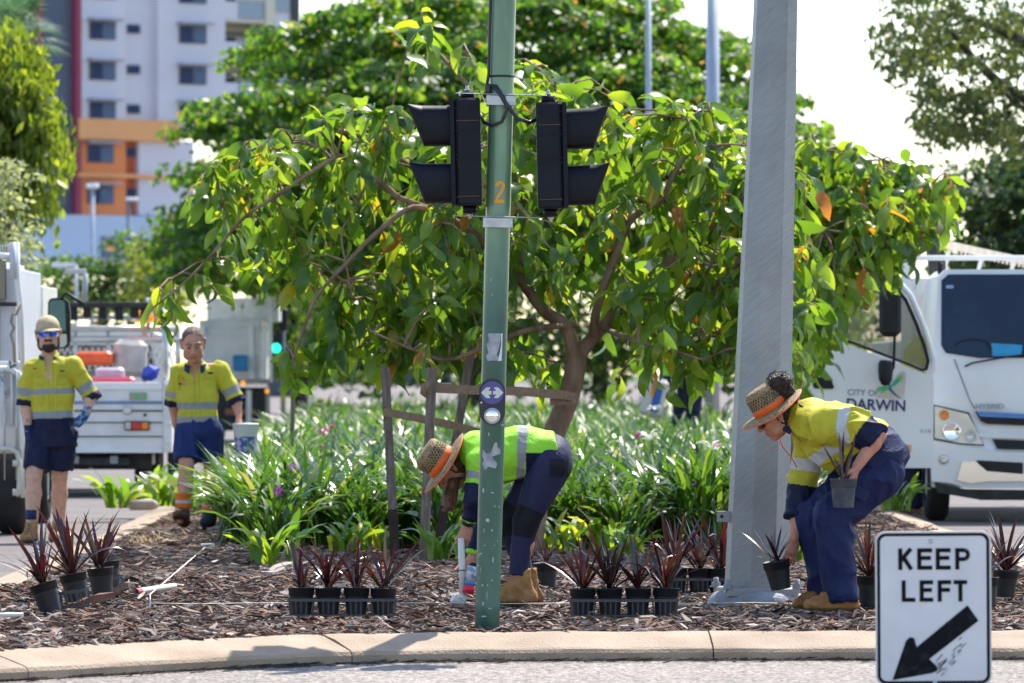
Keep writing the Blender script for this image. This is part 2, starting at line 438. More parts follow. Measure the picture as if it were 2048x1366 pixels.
cw = [cm[0], cm[1], cm[2], cm[3], cm[4], cm[5]]
WT = [0,0,1,1,1,2,2,3,4,5,5]
v1, f1, m1 = chips(44000, 26.3, 36, .026, .14, 1.2, cm, 3, .034, .9)
v2, f2, m2 = chips(26000, 33, 66, .035, .14, 1.0, cm, 4, .034, .9, ((-1,.9),(1,.5)))
# fewer pale chips further back
m2 = np.where((m2 == 4) & (np.random.default_rng(1).random(len(m2)) < .0), 1, m2)
o = mesh_obj('bark_mulch', np.concatenate([v1, v2]), np.concatenate([f1, f2+len(v1)]), cm, midx=np.concatenate([m1, m2]), smooth=False)
tag(o, kind='stuff')
# larger bark pieces that can be picked out
def bark_chunk(px, py, L, Wd, T, rz, mat, label):
    D = mulch_d(py); p = W(px, py, D); mb = MB(); r = random.Random(px)
    vs = []; n = 7
    for i in range(n):
        u = i/(n-1)-.5; k = (1-abs(u)**2*1.6)
        for a, b in ((-1,-1),(1,-1),(1,1),(-1,1)):
            vs.append((u*L, a*Wd/2*k*(1+r.uniform(-.2,.2)), T/2+b*T/2*k*(1+r.uniform(-.25,.25))+.03*math.sin(u*3)))
    fs = [(i*4+k, i*4+(k+1)%4, i*4+4+(k+1)%4, i*4+4+k) for i in range(n-1) for k in range(4)]+[(3,2,1,0),((n-1)*4,(n-1)*4+1,(n-1)*4+2,(n-1)*4+3)]
    mb._add(vs, fs); o = mb.build('bark_piece', mat); o.location = (p.x, p.y, .02); o.rotation_euler = (0,0,rz)
    tag(o, label, 'bark piece')
bark_chunk(182, 1218, .26, .10, .05, .12, cm[3], 'long red-brown slab of bark lying below the leaning potted plants at left')
bark_chunk(238, 1196, .13, .09, .05, -.3, cm[5], 'knobbly brown lump of bark right of the leaning potted plants')
bark_chunk(560, 1148, .2, .1, .03, .9, cm[4], 'pale flat strip of bark lying behind the left row of four pots')
bark_chunk(290, 1134, .09, .06, .03, .2, cm[3], 'small reddish bark lump alone on the mulch below the walking men')
# little dry litter in the gutter
v3 = []; mb = MB(); r = random.Random(5)
for i in range(420):
    px = r.uniform(-20, 2070); x = (px-1024)*27.7/F
    fy = float(np.interp(x, [p.x for p in path if p.y < 29], [p.y for p in path if p.y < 29]))
    y = fy-abs(r.gauss(0, .12))-.01; a = r.uniform(-.6,.6); L = r.uniform(.01,.05) if r.random() < .9 else .1
    mb.bar((x-math.cos(a)*L, y-math.sin(a)*L, ROAD+.012), (x+math.cos(a)*L, y+math.sin(a)*L, ROAD+.014+r.uniform(0,.01)), r.uniform(.004,.014), .004)
o = mb.build('gutter_litter', cm[2]); tag(o, kind='stuff')
# ------------------------------------------------------------------ smooth-union bodies and clothes
def _smin(a, b, k):
    h = np.clip(.5+.5*(b-a)/k, 0, 1); return b+(a-b)*h-k*h*(1-h)
def _arr(v): return np.array([v[0], v[1], v[2]], dtype=np.float64)
class Sdf:
    def __init__(s, h=.006): s.h = h; s.ops = []
    def cap(s, a, b, r1, r2=None, k=.02, mode='u'):
        r2 = r1 if r2 is None else r2; s.ops.append(('e', _arr(a), _arr(b), (r1,r1), (r2,r2), None, k, mode, 0, 0)); return s
    def ecap(s, a, b, ra, rb, side, k=.02, mode='u', c0=0, c1=0):
        s.ops.append(('e', _arr(a), _arr(b), ra, rb, _arr(side), k, mode, c0, c1)); return s
    def ell(s, c, r, ax, k=.02, mode='u'):
        s.ops.append(('l', _arr(c), r, [_arr(v) for v in ax], k, mode)); return s
    def plane(s, p, n, k=.004, c=None, R=9):
        s.ops.append(('p', _arr(p), _arr(n), k, 'cut', _arr(c if c is not None else p), R)); return s
    def run(s):
        lo = np.full(3, 1e9); hi = -lo.copy()
        bbs = []
        for o in s.ops:
            if o[0] == 'e':
                R = max(o[3]+o[4]); k = o[6]; b = (np.minimum(o[1], o[2])-R-k-.01, np.maximum(o[1], o[2])+R+k+.01)
                if o[7] == 'u': lo = np.minimum(lo, b[0]); hi = np.maximum(hi, b[1])
            elif o[0] == 'l':
                R = max(o[2]); b = (o[1]-R-o[4]-.01, o[1]+R+o[4]+.01)
                if o[5] == 'u': lo = np.minimum(lo, b[0]); hi = np.maximum(hi, b[1])
            else: b = (o[5]-o[6], o[5]+o[6])
            bbs.append(b)
        h = s.h; n = np.ceil((hi-lo)/h).astype(int)+1
        g = np.full(n, .08, dtype=np.float32)
        for o, b in zip(s.ops, bbs):
            i0 = np.maximum(0, np.floor((b[0]-lo)/h).astype(int)); i1 = np.minimum(n, np.ceil((b[1]-lo)/h).astype(int)+1)
            if (i1 <= i0).any(): continue
            sl_ = tuple(slice(a, c) for a, c in zip(i0, i1))
            X = lo[0]+h*np.arange(i0[0], i1[0])[:,None,None]; Y = lo[1]+h*np.arange(i0[1], i1[1])[None,:,None]; Z = lo[2]+h*np.arange(i0[2], i1[2])[None,None,:]
            if o[0] == 'e':
                a, bb, ra, rb, side, k, mode, c0, c1 = o[1:]
                d = bb-a; L2 = d@d+1e-12; L = math.sqrt(L2)
                t = ((X-a[0])*d[0]+(Y-a[1])*d[1]+(Z-a[2])*d[2])/L2; tc = np.clip(t, 0, 1)
                vx = X-a[0]-tc*d[0]; vy = Y-a[1]-tc*d[1]; vz = Z-a[2]-tc*d[2]
                if side is None:
                    D = np.sqrt(vx*vx+vy*vy+vz*vz)-(ra[0]+(rb[0]-ra[0])*tc)
                else:
                    sd = side-d*(side@d)/L2; sd /= np.linalg.norm(sd)+1e-9
                    vs = vx*sd[0]+vy*sd[1]+vz*sd[2]; q = np.maximum(vx*vx+vy*vy+vz*vz-vs*vs, 0)
                    rs = ra[0]+(rb[0]-ra[0])*tc; rf = ra[1]+(rb[1]-ra[1])*tc
                    k0 = np.sqrt(vs*vs/rs**2+q/rf**2)+1e-6; k1 = np.sqrt(vs*vs/rs**4+q/rf**4)+1e-6
                    D = k0*(k0-1)/k1
                if c1: D = np.maximum(D, (t-1)*L)
                if c0: D = np.maximum(D, -t*L)
            elif o[0] == 'l':
                c, r, ax, k, mode = o[1:]
                p = [((X-c[0])*A[0]+(Y-c[1])*A[1]+(Z-c[2])*A[2]) for A in ax]
                k0 = np.sqrt(sum((q/rr)**2 for q, rr in zip(p, r)))+1e-6; k1 = np.sqrt(sum((q/rr**2)**2 for q, rr in zip(p, r)))+1e-6
                D = k0*(k0-1)/k1
            else:
                p, nn, k, mode = o[1:5]; D = (X-p[0])*nn[0]+(Y-p[1])*nn[1]+(Z-p[2])*nn[2]
            G = g[sl_]
            if mode == 'u': g[sl_] = _smin(G, D, max(k, 1e-4))
            elif mode == 'sub': g[sl_] = -_smin(-G, D, max(k, 1e-4))
            else: g[sl_] = np.maximum(G, D)
        g[0] = g[-1] = .05; g[:,0] = g[:,-1] = .05; g[:,:,0] = g[:,:,-1] = .05
        return surfnet(g, lo, h)
def surfnet(g, lo, h):
    s = g < 0; c = np.zeros(tuple(x-1 for x in g.shape), dtype=np.int8)
    offs = [(a,b,d) for a in (0,1) for b in (0,1) for d in (0,1)]
    for a,b,d in offs: c += s[a:a+c.shape[0], b:b+c.shape[1], d:d+c.shape[2]]
    act = (c > 0)&(c < 8); idx = np.argwhere(act); vid = np.full(c.shape, -1, dtype=np.int32); vid[act] = np.arange(len(idx))
    pos = np.zeros((len(idx), 3)); cnt = np.zeros(len(idx))
    for a in offs:
        for k in range(3):
            if a[k]: continue
            b = list(a); b[k] = 1
            va = g[idx[:,0]+a[0], idx[:,1]+a[1], idx[:,2]+a[2]]; vb = g[idx[:,0]+b[0], idx[:,1]+b[1], idx[:,2]+b[2]]
            m = (va < 0) != (vb < 0); t = np.where(m, va/np.where(va-vb == 0, 1, va-vb), 0)
            p = np.tile(np.array(a, float), (len(idx), 1)); p[:,k] += t
            pos[m] += p[m]; cnt[m] += 1
    V = lo+h*(idx+pos/np.maximum(cnt,1)[:,None])
    Fs = []
    for ax in range(3):
        o1, o2 = [(1,2),(2,0),(0,1)][ax]
        sh = [slice(1,-1)]*3; A = list(sh); B = list(sh); A[ax] = slice(0,-1); B[ax] = slice(1,None)
        sa = s[tuple(A)]; sb = s[tuple(B)]; m = sa != sb; I = np.argwhere(m); st = np.array([0 if q == ax else 1 for q in range(3)]); I = I+st
        e1 = np.zeros(3, int); e1[o1] = 1; e2 = np.zeros(3, int); e2[o2] = 1
        def vv(J): return vid[J[:,0], J[:,1], J[:,2]]
        q = np.stack([vv(I-e1-e2), vv(I-e2), vv(I), vv(I-e1)], 1); fl = ~sa[m]
        q[fl] = q[fl][:, ::-1]; Fs.append(q)
    Fc = np.concatenate(Fs); Fc = Fc[(Fc >= 0).all(1)]
    return V, Fc
def vnormals(V, Fc):
    n = np.cross(V[Fc[:,2]]-V[Fc[:,0]], V[Fc[:,3]]-V[Fc[:,1]]); N = np.zeros_like(V)
    for k in range(4): np.add.at(N, Fc[:,k], n)
    return N/(np.linalg.norm(N, axis=1)[:,None]+1e-12)
def relax(V, Fc, it=1):
    for _ in range(it):
        S = np.zeros_like(V); c = np.zeros(len(V))
        for k in range(4):
            for q in (1,3):
                np.add.at(S, Fc[:,k], V[Fc[:,(k+q)%4]]); np.add.at(c, Fc[:,k], 1)
        V = V*.5+.5*S/np.maximum(c,1)[:,None]
    return V
def folds(V, N, amp, dirs=(1,1,1), scale=9, seed=0):
    """cloth folds: ridged noise, stretched along the limb"""
    q = V*np.array(dirs)[None]
    w1 = vnoise(q, scale*.5, seed+5)[:,None]*.22
    a = 1-np.abs(2*vnoise(q+w1, scale, seed)-1); b = 1-np.abs(2*vnoise(q+w1*.6, scale*2.1, seed+1)-1)
    return V+N*((a**2-.35)*amp+(b**2-.35)*amp*.45)[:,None]
def seg_param(V, segs):
    """nearest segment index and parameter along it"""
    best = np.full(len(V), 1e9); bi = np.zeros(len(V), int); bt = np.zeros(len(V))
    for i, (a, b, r) in enumerate(segs):
        a = _arr(a); b = _arr(b); d = b-a; t = ((V-a)@d)/(d@d); tc = np.clip(t, 0, 1)
        D = np.linalg.norm(V-a-tc[:,None]*d, axis=1)/r
        m = D < best; best[m] = D[m]; bi[m] = i; bt[m] = t[m]
    return bi, bt
skin_m = vcolmat('skin', .5, bump=.12, bscale=90, spec=.4)
cloth_m = vcolmat('cotton_drill', .62, bump=.45, bscale=34, spec=.30, trans=.16)
boot_m = vcolmat('boot_leather', .75, bump=.5, bscale=60, spec=.25)
hair_m = M('dark_hair', (.018,.012,.012), .45, var=.5, scale=70, bump=1.0, bscale=120, c2=(.07,.04,.035))
hair_grey = M('grey_brown_hair', (.10,.06,.05), .6, var=.5, scale=60, bump=1.0, bscale=140, c2=(.24,.17,.14))
beard_m = M('dark_beard', (.025,.016,.012), .7, var=.5, scale=60, bump=1.0, bscale=150, c2=(.06,.038,.028))
navy_m = M('navy_cloth', (.012,.022,.085), .8, var=.2, scale=10, bump=.3, bscale=60)
glove_m = M('blue_glove', (.015,.06,.22), .6, var=.3, scale=14, bump=.4, bscale=60, c2=(.04,.13,.42))
orange_m = M('orange_band', (.85,.12,.01), .6, var=.08, scale=12, bump=.1)
def straw_mat():
    m = bpy.data.materials.new('woven_straw'); m.use_nodes = True; t = m.node_tree; b = t.nodes['Principled BSDF']
    tc = t.nodes.new('ShaderNodeTexCoord'); v = t.nodes.new('ShaderNodeTexVoronoi'); v.inputs['Scale'].default_value = 130
    t.links.new(tc.outputs['Object'], v.inputs['Vector']); sp = t.nodes.new('ShaderNodeSeparateColor'); t.links.new(v.outputs['Color'], sp.inputs[0])
    rp = t.nodes.new('ShaderNodeValToRGB'); rp.color_ramp.elements[0].color = (.20,.13,.06,1); rp.color_ramp.elements[1].color = (.50,.36,.19,1)
    t.links.new(sp.outputs[0], rp.inputs[0]); t.links.new(rp.outputs[0], b.inputs['Base Color']); b.inputs['Roughness'].default_value = .7
    bp = t.nodes.new('ShaderNodeBump'); bp.inputs['Strength'].default_value = .8; bp.inputs['Distance'].default_value = .004
    t.links.new(v.outputs['Distance'], bp.inputs['Height']); t.links.new(bp.outputs[0], b.inputs['Normal'])
    out = t.nodes['Material Output']; tr = t.nodes.new('ShaderNodeBsdfTranslucent'); mx = t.nodes.new('ShaderNodeMixShader'); mx.inputs[0].default_value = .2
    t.links.new(rp.outputs[0], tr.inputs[0]); t.links.new(b.outputs[0], mx.inputs[1]); t.links.new(tr.outputs[0], mx.inputs[2]); t.links.new(mx.outputs[0], out.inputs[0])
    return m
straw_m = straw_mat(); straw_dark = M('straw_gap', (.05,.03,.015), .9)
YEL = (.60,.55,.045); LIME = (.38,.85,.05); NAVY = (.007,.012,.050); TAPE = (.34,.35,.36); TAPE2 = (.62,.64,.66)
def frame(f, u):
    f = Vector(f).normalized(); u = Vector(u); u = (u-f*u.dot(f)).normalized(); return f, u, f.cross(u)   # forward, up, right
def hand(S, wr, d, n, thumb=1, curl=(.3,.35,.4,.45), r=1.0, g=0.0, sp=1.0, tk=.5):
    """palm with four jointed fingers and a thumb; d = towards the fingers, n = the way the palm faces"""
    d = Vector(d).normalized(); n = Vector(n); n = (n-d*n.dot(d)).normalized(); s = d.cross(n).normalized()*thumb; wr = Vector(wr)
    S.ecap(wr-d*.01, wr+d*.075*r, (.026+g,.018+g), (.040*r+g,.014+g), s, k=.012)
    for i in range(4):
        L = (.078,.085,.080,.062)[i]*r; b = wr+d*(.078-.004*abs(i-1.2))*r+s*(.030-.0205*i)*r
        dd = (d+s*(.10-.07*i)*sp).normalized(); c = curl[i]; p = b-dd*.02; q = b
        S.cap(p, q, .010+g, .0092+g, k=.006)
        for j, (fr, cc) in enumerate(((.46,c*.7),(.30,c),(.24,c*.8))):
            dd = (dd*math.cos(cc)+n*math.sin(cc)).normalized(); nx = q+dd*L*fr
            nn = n
            S.cap(q, nx, (.0095-.0007*j)+g, (.0088-.0009*j)+g, k=.004); q = nx
            n2 = (n-dd*n.dot(dd))
            n2 = n2.normalized() if n2.length > .05 else -d; nloc = n2
            n_ = n
            n = (n*math.cos(cc)-Vector(d)*math.sin(cc)*.9).normalized() if False else n
            if c > .6:
                n = n
        # (palm normal kept; strong curls bend through successive angles below)
    b = wr+d*.022*r+s*.026*r; td = (d*.62+s*.62+n*tk).normalized(); m1 = b+td*.042*r
    td2 = (d*.8+s*.25+n*tk*1.3).normalized(); m2 = m1+td2*.034*r; m3 = m2+(td2+n*.3).normalized()*.026*r
    S.cap(b, m1, .015+g, .0118+g, k=.012); S.cap(m1, m2, .0112+g, .0102+g, k=.004); S.cap(m2, m3, .0102+g, .0085+g, k=.004)
def fist(S, wr, d, n, thumb=1, r=1.0, g=0.0, grip=.02):
    """hand closed round a bar that runs along the finger row (axis s)"""
    d = Vector(d).normalized(); n = Vector(n); n = (n-d*n.dot(d)).normalized(); s = d.cross(n).normalized()*thumb; wr = Vector(wr)
    S.ecap(wr-d*.01, wr+d*.075*r, (.026+g,.019+g), (.040*r+g,.016+g), s, k=.012)
    for i in range(4):
        L = (.078,.085,.080,.062)[i]*r; q = wr+d*(.078-.004*abs(i-1.2))*r+s*(.030-.0205*i)*r; a = .0
        for j, (fr, cc) in enumerate(((.44,.75),(.32,1.15),(.24,.8))):
            a += cc; dd = (d*math.cos(a)+n*math.sin(a)); nx = q+dd*L*fr
            S.cap(q, nx, .0102-.0006*j+g, .0096-.0008*j+g, k=.004); q = nx
    b = wr+d*.022*r+s*.026*r; m1 = b+(d*.6+s*.35+n*.75).normalized()*.04*r; m2 = m1+(d*.45-s*.5+n*.75).normalized()*.03*r; m3 = m2+(-s*.9+d*.2+n*.1).normalized()*.024
    S.cap(b, m1, .015+g, .012+g, k=.012); S.cap(m1, m2, .0115+g, .0105+g, k=.004); S.cap(m2, m3, .0105+g, .009+g, k=.004)
def head_sdf(S, c, f, u, sc=1.0, jaw=1.0, male=True):
    f, u, r = frame(f, u); c = Vector(c); P = lambda x, y, z: c+(r*x+f*y+u*z)*sc; ax = (r, f, u); e = lambda p, rr, k=.02, mode='u': S.ell(P(*p), tuple(q*sc for q in rr), ax, k*sc, mode)
    e((0,-.012,.030), (.074,.094,.088)); e((0,.012,-.028), (.066,.078,.080), .03)
    e((0,.040,-.065), (.048*jaw,.048,.050), .03); e((0,.068,-.100), (.022*jaw,.020,.018), .02)
    for sg in (-1,1):
        e((sg*.048,.030,-.070), (.020*jaw,.034,.026), .02); e((sg*.040,.066,-.018), (.022,.020,.018), .02)
        S.cap(P(sg*.012,.088,.030), P(sg*.046,.074,.030), .011*sc, .009*sc, k=.012*sc)
        e((sg*.031,.092,.004), (.017,.016,.010), .008, 'sub'); e((sg*.031,.078,.004), (.013,.012,.011), .003)
        S.ecap(P(sg*.076,-.008,-.032), P(sg*.084,-.018,.020), (.010*sc,.012*sc), (.010*sc,.020*sc), r, k=.006*sc)
        e((sg*.084,-.008,-.004), (.007,.007,.016), .003, 'sub')
    S.cap(P(0,.090,.018), P(0,.113,-.024), .008*sc, .013*sc, k=.010*sc)
    for sg in (-1,1): e((sg*.013,.100,-.028), (.009,.011,.008), .006)
    e((0,.089,-.057), (.024,.011,.006), .005); e((0,.087,-.068), (.021,.011,.0065), .005); e((0,.099,-.0625), (.020,.006,.0018), .003, 'sub')
    return P
def limb(S, a, b, r0, rm, r1, tm=.35, bulge=None, k=.02):
    a = Vector(a); b = Vector(b); m = a.lerp(b, tm)+(Vector(bulge) if bulge is not None else Vector((0,0,0)))
    S.cap(a, m, r0, rm, k=k); S.cap(m, b, rm, r1, k=k)
def body(J, name, root, off, h=.006, skin=(.45,.25,.18), male=True, g=1.0, paint=None, fingers=None, bare_legs=True, hs=1.0):
    S = Sdf(h)
    sh = (J['shL']-J['shR']); side = sh.normalized()
    S.ecap(J['pelvis'], J['waist'], (.145*g,.10*g), (.13*g,.095*g), side, k=.05)
    S.ecap(J['waist'], J['chest'], (.13*g,.095*g), (.155*g,.105*g), side, k=.05)
    S.cap(J['shL']-sh*.08, J['shR']+sh*.08, .055*g, .055*g, k=.05)
    S.cap(J['neck'], J['head']-frame(J['hf'],J['hu'])[1]*.03, .056*g, .052*g, k=.03)
    S.cap(J['chest'], J['neck'], .09*g, .055*g, k=.05)
    for q in 'LR':
        lg = J.get('lg', 1.0); limb(S, J['sh'+q], J['el'+q], .052*g, .047*g, .037*g, .4); limb(S, J['el'+q], J['wr'+q], .038*g*lg, .042*g*lg, .028*g*lg, .28)
        limb(S, J['hip'+q], J['kn'+q], .088*g, .080*g, .056*g*lg, .35, k=.03)
        kn = J['kn'+q]; an = J['an'+q].copy(); an.z = min(an.z, J.get('gz', -9)+.10) if 'gz' in J else an.z
        back = J.get('calf'+q, Vector((0,.018,0)))
        S.ell(kn-back*.5, (.050*g,.050*g,.055*g), (Vector((1,0,0)),Vector((0,1,0)),Vector((0,0,1))), .03)
        limb(S, kn, an, .051*g*lg, .058*g*lg, .037*g*lg, .33, back, k=.02)
        tq = J['toe'+q].lerp(an, .45); tq.z = min(tq.z, an.z-.035); S.cap(an, tq, .036, .030, k=.02)
        hd = J['hd'+q]
        (fist if hd.get('fist') else hand)(S, J['wr'+q], hd['d'], hd['n'], hd.get('t', 1), **{k: v for k, v in hd.items() if k in ('curl','sp','tk','r')})
    P = head_sdf(S, J['head'], J['hf'], J['hu'], hs*(1.03 if male else .96), 1.0 if male else .88)
    V, Fc = S.run(); V = relax(V, Fc, 1)
    C = np.tile(np.array(skin), (len(V), 1)); n = vnoise(V, 30, 3)[:,None]; C = C*(.86+.28*n)*(1-.12*np.clip(vnoise(V, 110, 5)-.6,0,1)[:,None]*3)
    hc = _arr(J['head']); f, u, r = frame(J['hf'], J['hu']); q = V-hc; x, y, z = q@_arr(r), q@_arr(f), q@_arr(u)
    fk = hs*(1.03 if male else .96); x, y, z = x/fk, y/fk, z/fk
    lips = (np.abs(x) < .024)&(y > .082)&(z > -.075)&(z < -.052)&(np.linalg.norm(q, axis=1) < .2); C[lips] = C[lips]*np.array([.85,.55,.55])
    eye = (np.abs(np.abs(x)-.031) < .011)&(np.abs(z-.004) < .0045)&(y > .07); C[eye] = (.05,.035,.03)
    brow = (np.abs(np.abs(x)-.031) < .02)&(np.abs(z-.032) < .005)&(y > .07); C[brow] = C[brow]*.4
    stub = (y > .0)&(z < -.045)&(z > -.14)&(np.abs(x) < .07)&~lips
    if male: C[stub] = C[stub]*.86
    if paint: C = paint(V, C)
    o = mesh_obj('body', V, Fc, skin_m, root, off, cols=C)
    return P
def garment(name, S, root, off, colf, mat=None, amp=.006, dirs=(1,1,.45), scale=9, seed=0, rel=1):
    V, Fc = S.run(); V = relax(V, Fc, rel); N = vnormals(V, Fc); C = colf(V)
    V = folds(V, N, amp, dirs, scale, seed)
    if root.location.length < 0: pass
    return mesh_obj(name, V, Fc, mat or cloth_m, root, off, cols=C)
def hat(root, off, c, ax, fwd, mat=None, crown_h=.135):
    ax = Vector(ax).normalized(); c = Vector(c)
    wv = lambda a, r: .012*math.cos(2*a)*(r/.19)**2
    mb = MB(); mb.lathe([(.088,.002),(.12,.006),(.155,.004),(.188,-.006),(.19,-.010),(.187,-.012),(.155,-.003),(.12,0),(.088,-.004)], c, 40, ax, fwd, wav=wv)
    mb.build('brim', straw_m, root, off)
    mb = MB(); mb.lathe([(.186,-.0055),(.192,-.008),(.193,-.012),(.186,-.0135)], c, 40, ax, fwd, wav=wv); mb.build('brim_trim', orange_m, root, off)
    mb = MB(); mb.lathe([(.098,0),(.097,.04),(.093,.09),(.088,crown_h-.015),(.078,crown_h-.002),(.05,crown_h+.002),(.0,crown_h+.0)], c, 40, ax, fwd, sy=.88)
    cr = mb.build('crown', straw_m, root, off)
    mb = MB(); mb.lathe([(.0985,.003),(.1005,.006),(.0995,.036),(.0975,.039)], c, 40, ax, fwd, sy=.885); mb.build('hat_band', orange_m, root, off)
    # open-weave rows: small dark diamonds let into the crown
    _, sd, u = frame(ax, fwd); sd = Vector(fwd)-ax*Vector(fwd).dot(ax); sd.normalize(); u = ax.cross(sd)
    mb = MB()
    for row in range(4):
        z = .052+row*.015; rr = .0975-(z-.04)*.08+.0022
        for k in range(34):
            a = 2*math.pi*(k+.5*(row%2))/34; pt = lambda aa, zz: c+sd*math.cos(aa)*rr+u*math.sin(aa)*rr*.885+ax*zz
            da = .10; mb.quad(pt(a-da*.5, z-.001), pt(a-.012, z-.0075), pt(a+da*.5, z+.001), pt(a+.012, z+.0075))
    mb.build('open_weave', straw_dark, cr)
    cr.children[0].location = (0,0,0)
    me = cr.children[0].data; me.transform(Matrix.Translation(-Vector(off)))
def boot(root, off, an, toe, ground, colr=(.30,.16,.06), h=.005, shaft=.12, name='boot', sole=(.16,.09,.04), low=False, gz=None):
    """work boot from ankle point and toe point"""
    an = Vector(an); toe = Vector(toe); S = Sdf(h); f = Vector((toe.x-an.x, toe.y-an.y, 0)); f.normalize(); r = Vector((f.y, -f.x, 0))
    heel = an-f*.055; heel.z = ground+.045; ball = toe-f*.07; ball.z = ground+.040; ti = toe-f*.035; ti.z = ground+.042
    tilt = toe.z-ground
    ball.z += tilt*.6; ti.z += tilt
    S.ecap(heel, ball, (.037,.042), (.050,.040), r, k=.02); S.ecap(ball, ti, (.050,.040), (.046,.036), r, k=.02)
    top = an+Vector((0,0,shaft if not low else .02)); S.ecap(heel+Vector((0,0,.02))+f*.035, top, (.043,.058), (.052,.058), r, k=.03, c1=1)
    S.cap(an+f*.02+Vector((0,0,.02)), ball+Vector((0,0,.012)), .048, .036, k=.03)
    up = Vector((0,0,1))
    nrm = -(up-f*(tilt/.2)).normalized()
    S.plane(Vector((heel.x, heel.y, ground+.002)), nrm, c=an, R=.6)
    V, Fc = S.run(); V = relax(V, Fc, 1); N = vnormals(V, Fc)
    V = folds(V, N, .007, (1,1,1), 20, 3)
    C = np.tile(np.array(colr), (len(V), 1))*(.6+.5*vnoise(V, 22, 2)[:,None]+.35*vnoise(V, 60, 6)[:,None])
    hh = (V-_arr(Vector((heel.x, heel.y, ground))))@_arr(-nrm); C[hh < .032] = sole
    lac = (((V-_arr(an))@_arr(f)) > .02)&(hh > .07); st = (np.sin(hh*330) > .2)&lac&(np.abs((V-_arr(an))@_arr(r)) < .018); C[st] = (.06,.035,.02)
    return mesh_obj(name, V, Fc, boot_m, root, off, cols=C)
def sleeve_cols(V, bi, bt, arms, tape, cuff, base):
    pass
# ------------------------------------------------------------------ the people
def ptv(D): return lambda px, py, dz=0.0: W(px, py, D, dz)
def collar(root, off, J, P=None, rad=.086, side=None, drop=.03, mat=None):
    """open shirt collar: two standing wings round the neck"""
    f, u, r = frame(J['cf'], J['cu']); c = J['neck']
    mb = MB(); n = 26; vs = []
    for i in range(n+1):
        a = math.radians(28+304*i/n); e = abs(i/n-.5)*2
        x, y = math.sin(a)*rad, math.cos(a)*rad
        dz = -.035*e**2
        p0 = c+r*x*1.18+f*y*1.18+u*(dz-.022-.035*max(0, e-.6)*2.2); p1 = c+r*x*1.02+f*y*1.02+u*(dz+.028-.01*e); p2 = c+r*x*.97+f*y*.97+u*(dz+.022-.01*e); p3 = c+r*x*1.1+f*y*1.1+u*(dz-.02)
        vs += [p0, p1, p2, p3]
    fs = [(i*4+k, (i+1)*4+k, (i+1)*4+(k+1)%4, i*4+(k+1)%4) for i in range(n) for k in range(4)]+[(0,1,2,3),(n*4+3,n*4+2,n*4+1,n*4)]
    mb._add(vs, fs, False); return mb.build('collar', mat or navy_m, root, off)
def wing(root, off, pts, mat, name='collar_wing', th=.006):
    mb = MB(); c = sum((Vector(p) for p in pts), Vector())/len(pts); n = (Vector(pts[1])-Vector(pts[0])).cross(Vector(pts[2])-Vector(pts[0])).normalized()
    vs = [Vector(p) for p in pts]+[Vector(p)+n*th for p in pts]; k = len(pts)
    mb._add(vs, [tuple(range(k)), tuple(range(2*k-1, k-1, -1))]+[(i, i+k, (i+1)%k+k, (i+1)%k) for i in range(k)]); return mb.build(name, mat, root, off)

# ---- 1: bearded man in cap, walking on the road at left
D = 47.2; p = ptv(D); G = ROAD
root = thing('person', 'bearded man in beige cap and blue sunglasses walking on the road at left', 'person', W(85,1085,D), 0, 'council workers in high visibility shirts'); off = root.location.copy()
J = dict(head=p(97,669,-.04), hf=Vector((.06,-1,.02)), hu=Vector((-.06,.02,1)), neck=p(99,712,.02), chest=p(103,752,.02), waist=p(105,822,.02), pelvis=p(104,868,.02),
  shR=p(64,733,.02), shL=p(147,730,.02), elR=p(51,801,.04), elL=p(181,790,.03), wrR=p(57,862,-.04), wrL=p(176,822,-.08),
  hipR=p(83,872,.02), hipL=p(127,872,.02), knR=p(70,950,-.10), knL=p(117,955,.10), anR=p(66,1043,-.14), anL=p(113,1037,.22), toeR=p(57,1083,-.36), toeL=p(107,1071,.0),
  hdR=dict(d=(.05,-.12,-1), n=(.8,.5,0), t=-1, curl=(.25,.3,.35,.4)), hdL=dict(d=(-.55,-.35,-.85), n=(-.7,.6,.1), t=1, curl=(.3,.35,.4,.45)))
J['cf'] = Vector((0,-1,.1)); J['cu'] = Vector((0,.1,1))
def tattoo(V, C):
    bi, bt = seg_param(V, [(J['elR'], J['wrR'], .04), (J['pelvis'], J['head'], .2)]); m = (bi == 0)&(bt > -.1)&(bt < 1)
    t = np.clip((vnoise(V, 60, 9)-.42)*5, 0, 1)*.6; C[m] = C[m]*(1-t[m][:,None])+np.array([.05,.05,.06])*t[m][:,None]; return C
J['gz'] = ROAD; J['lg'] = 1.17; HS = 1.17; P = body(J, 'p1', root, off, .0065, (.62,.36,.26), hs=HS, paint=tattoo)
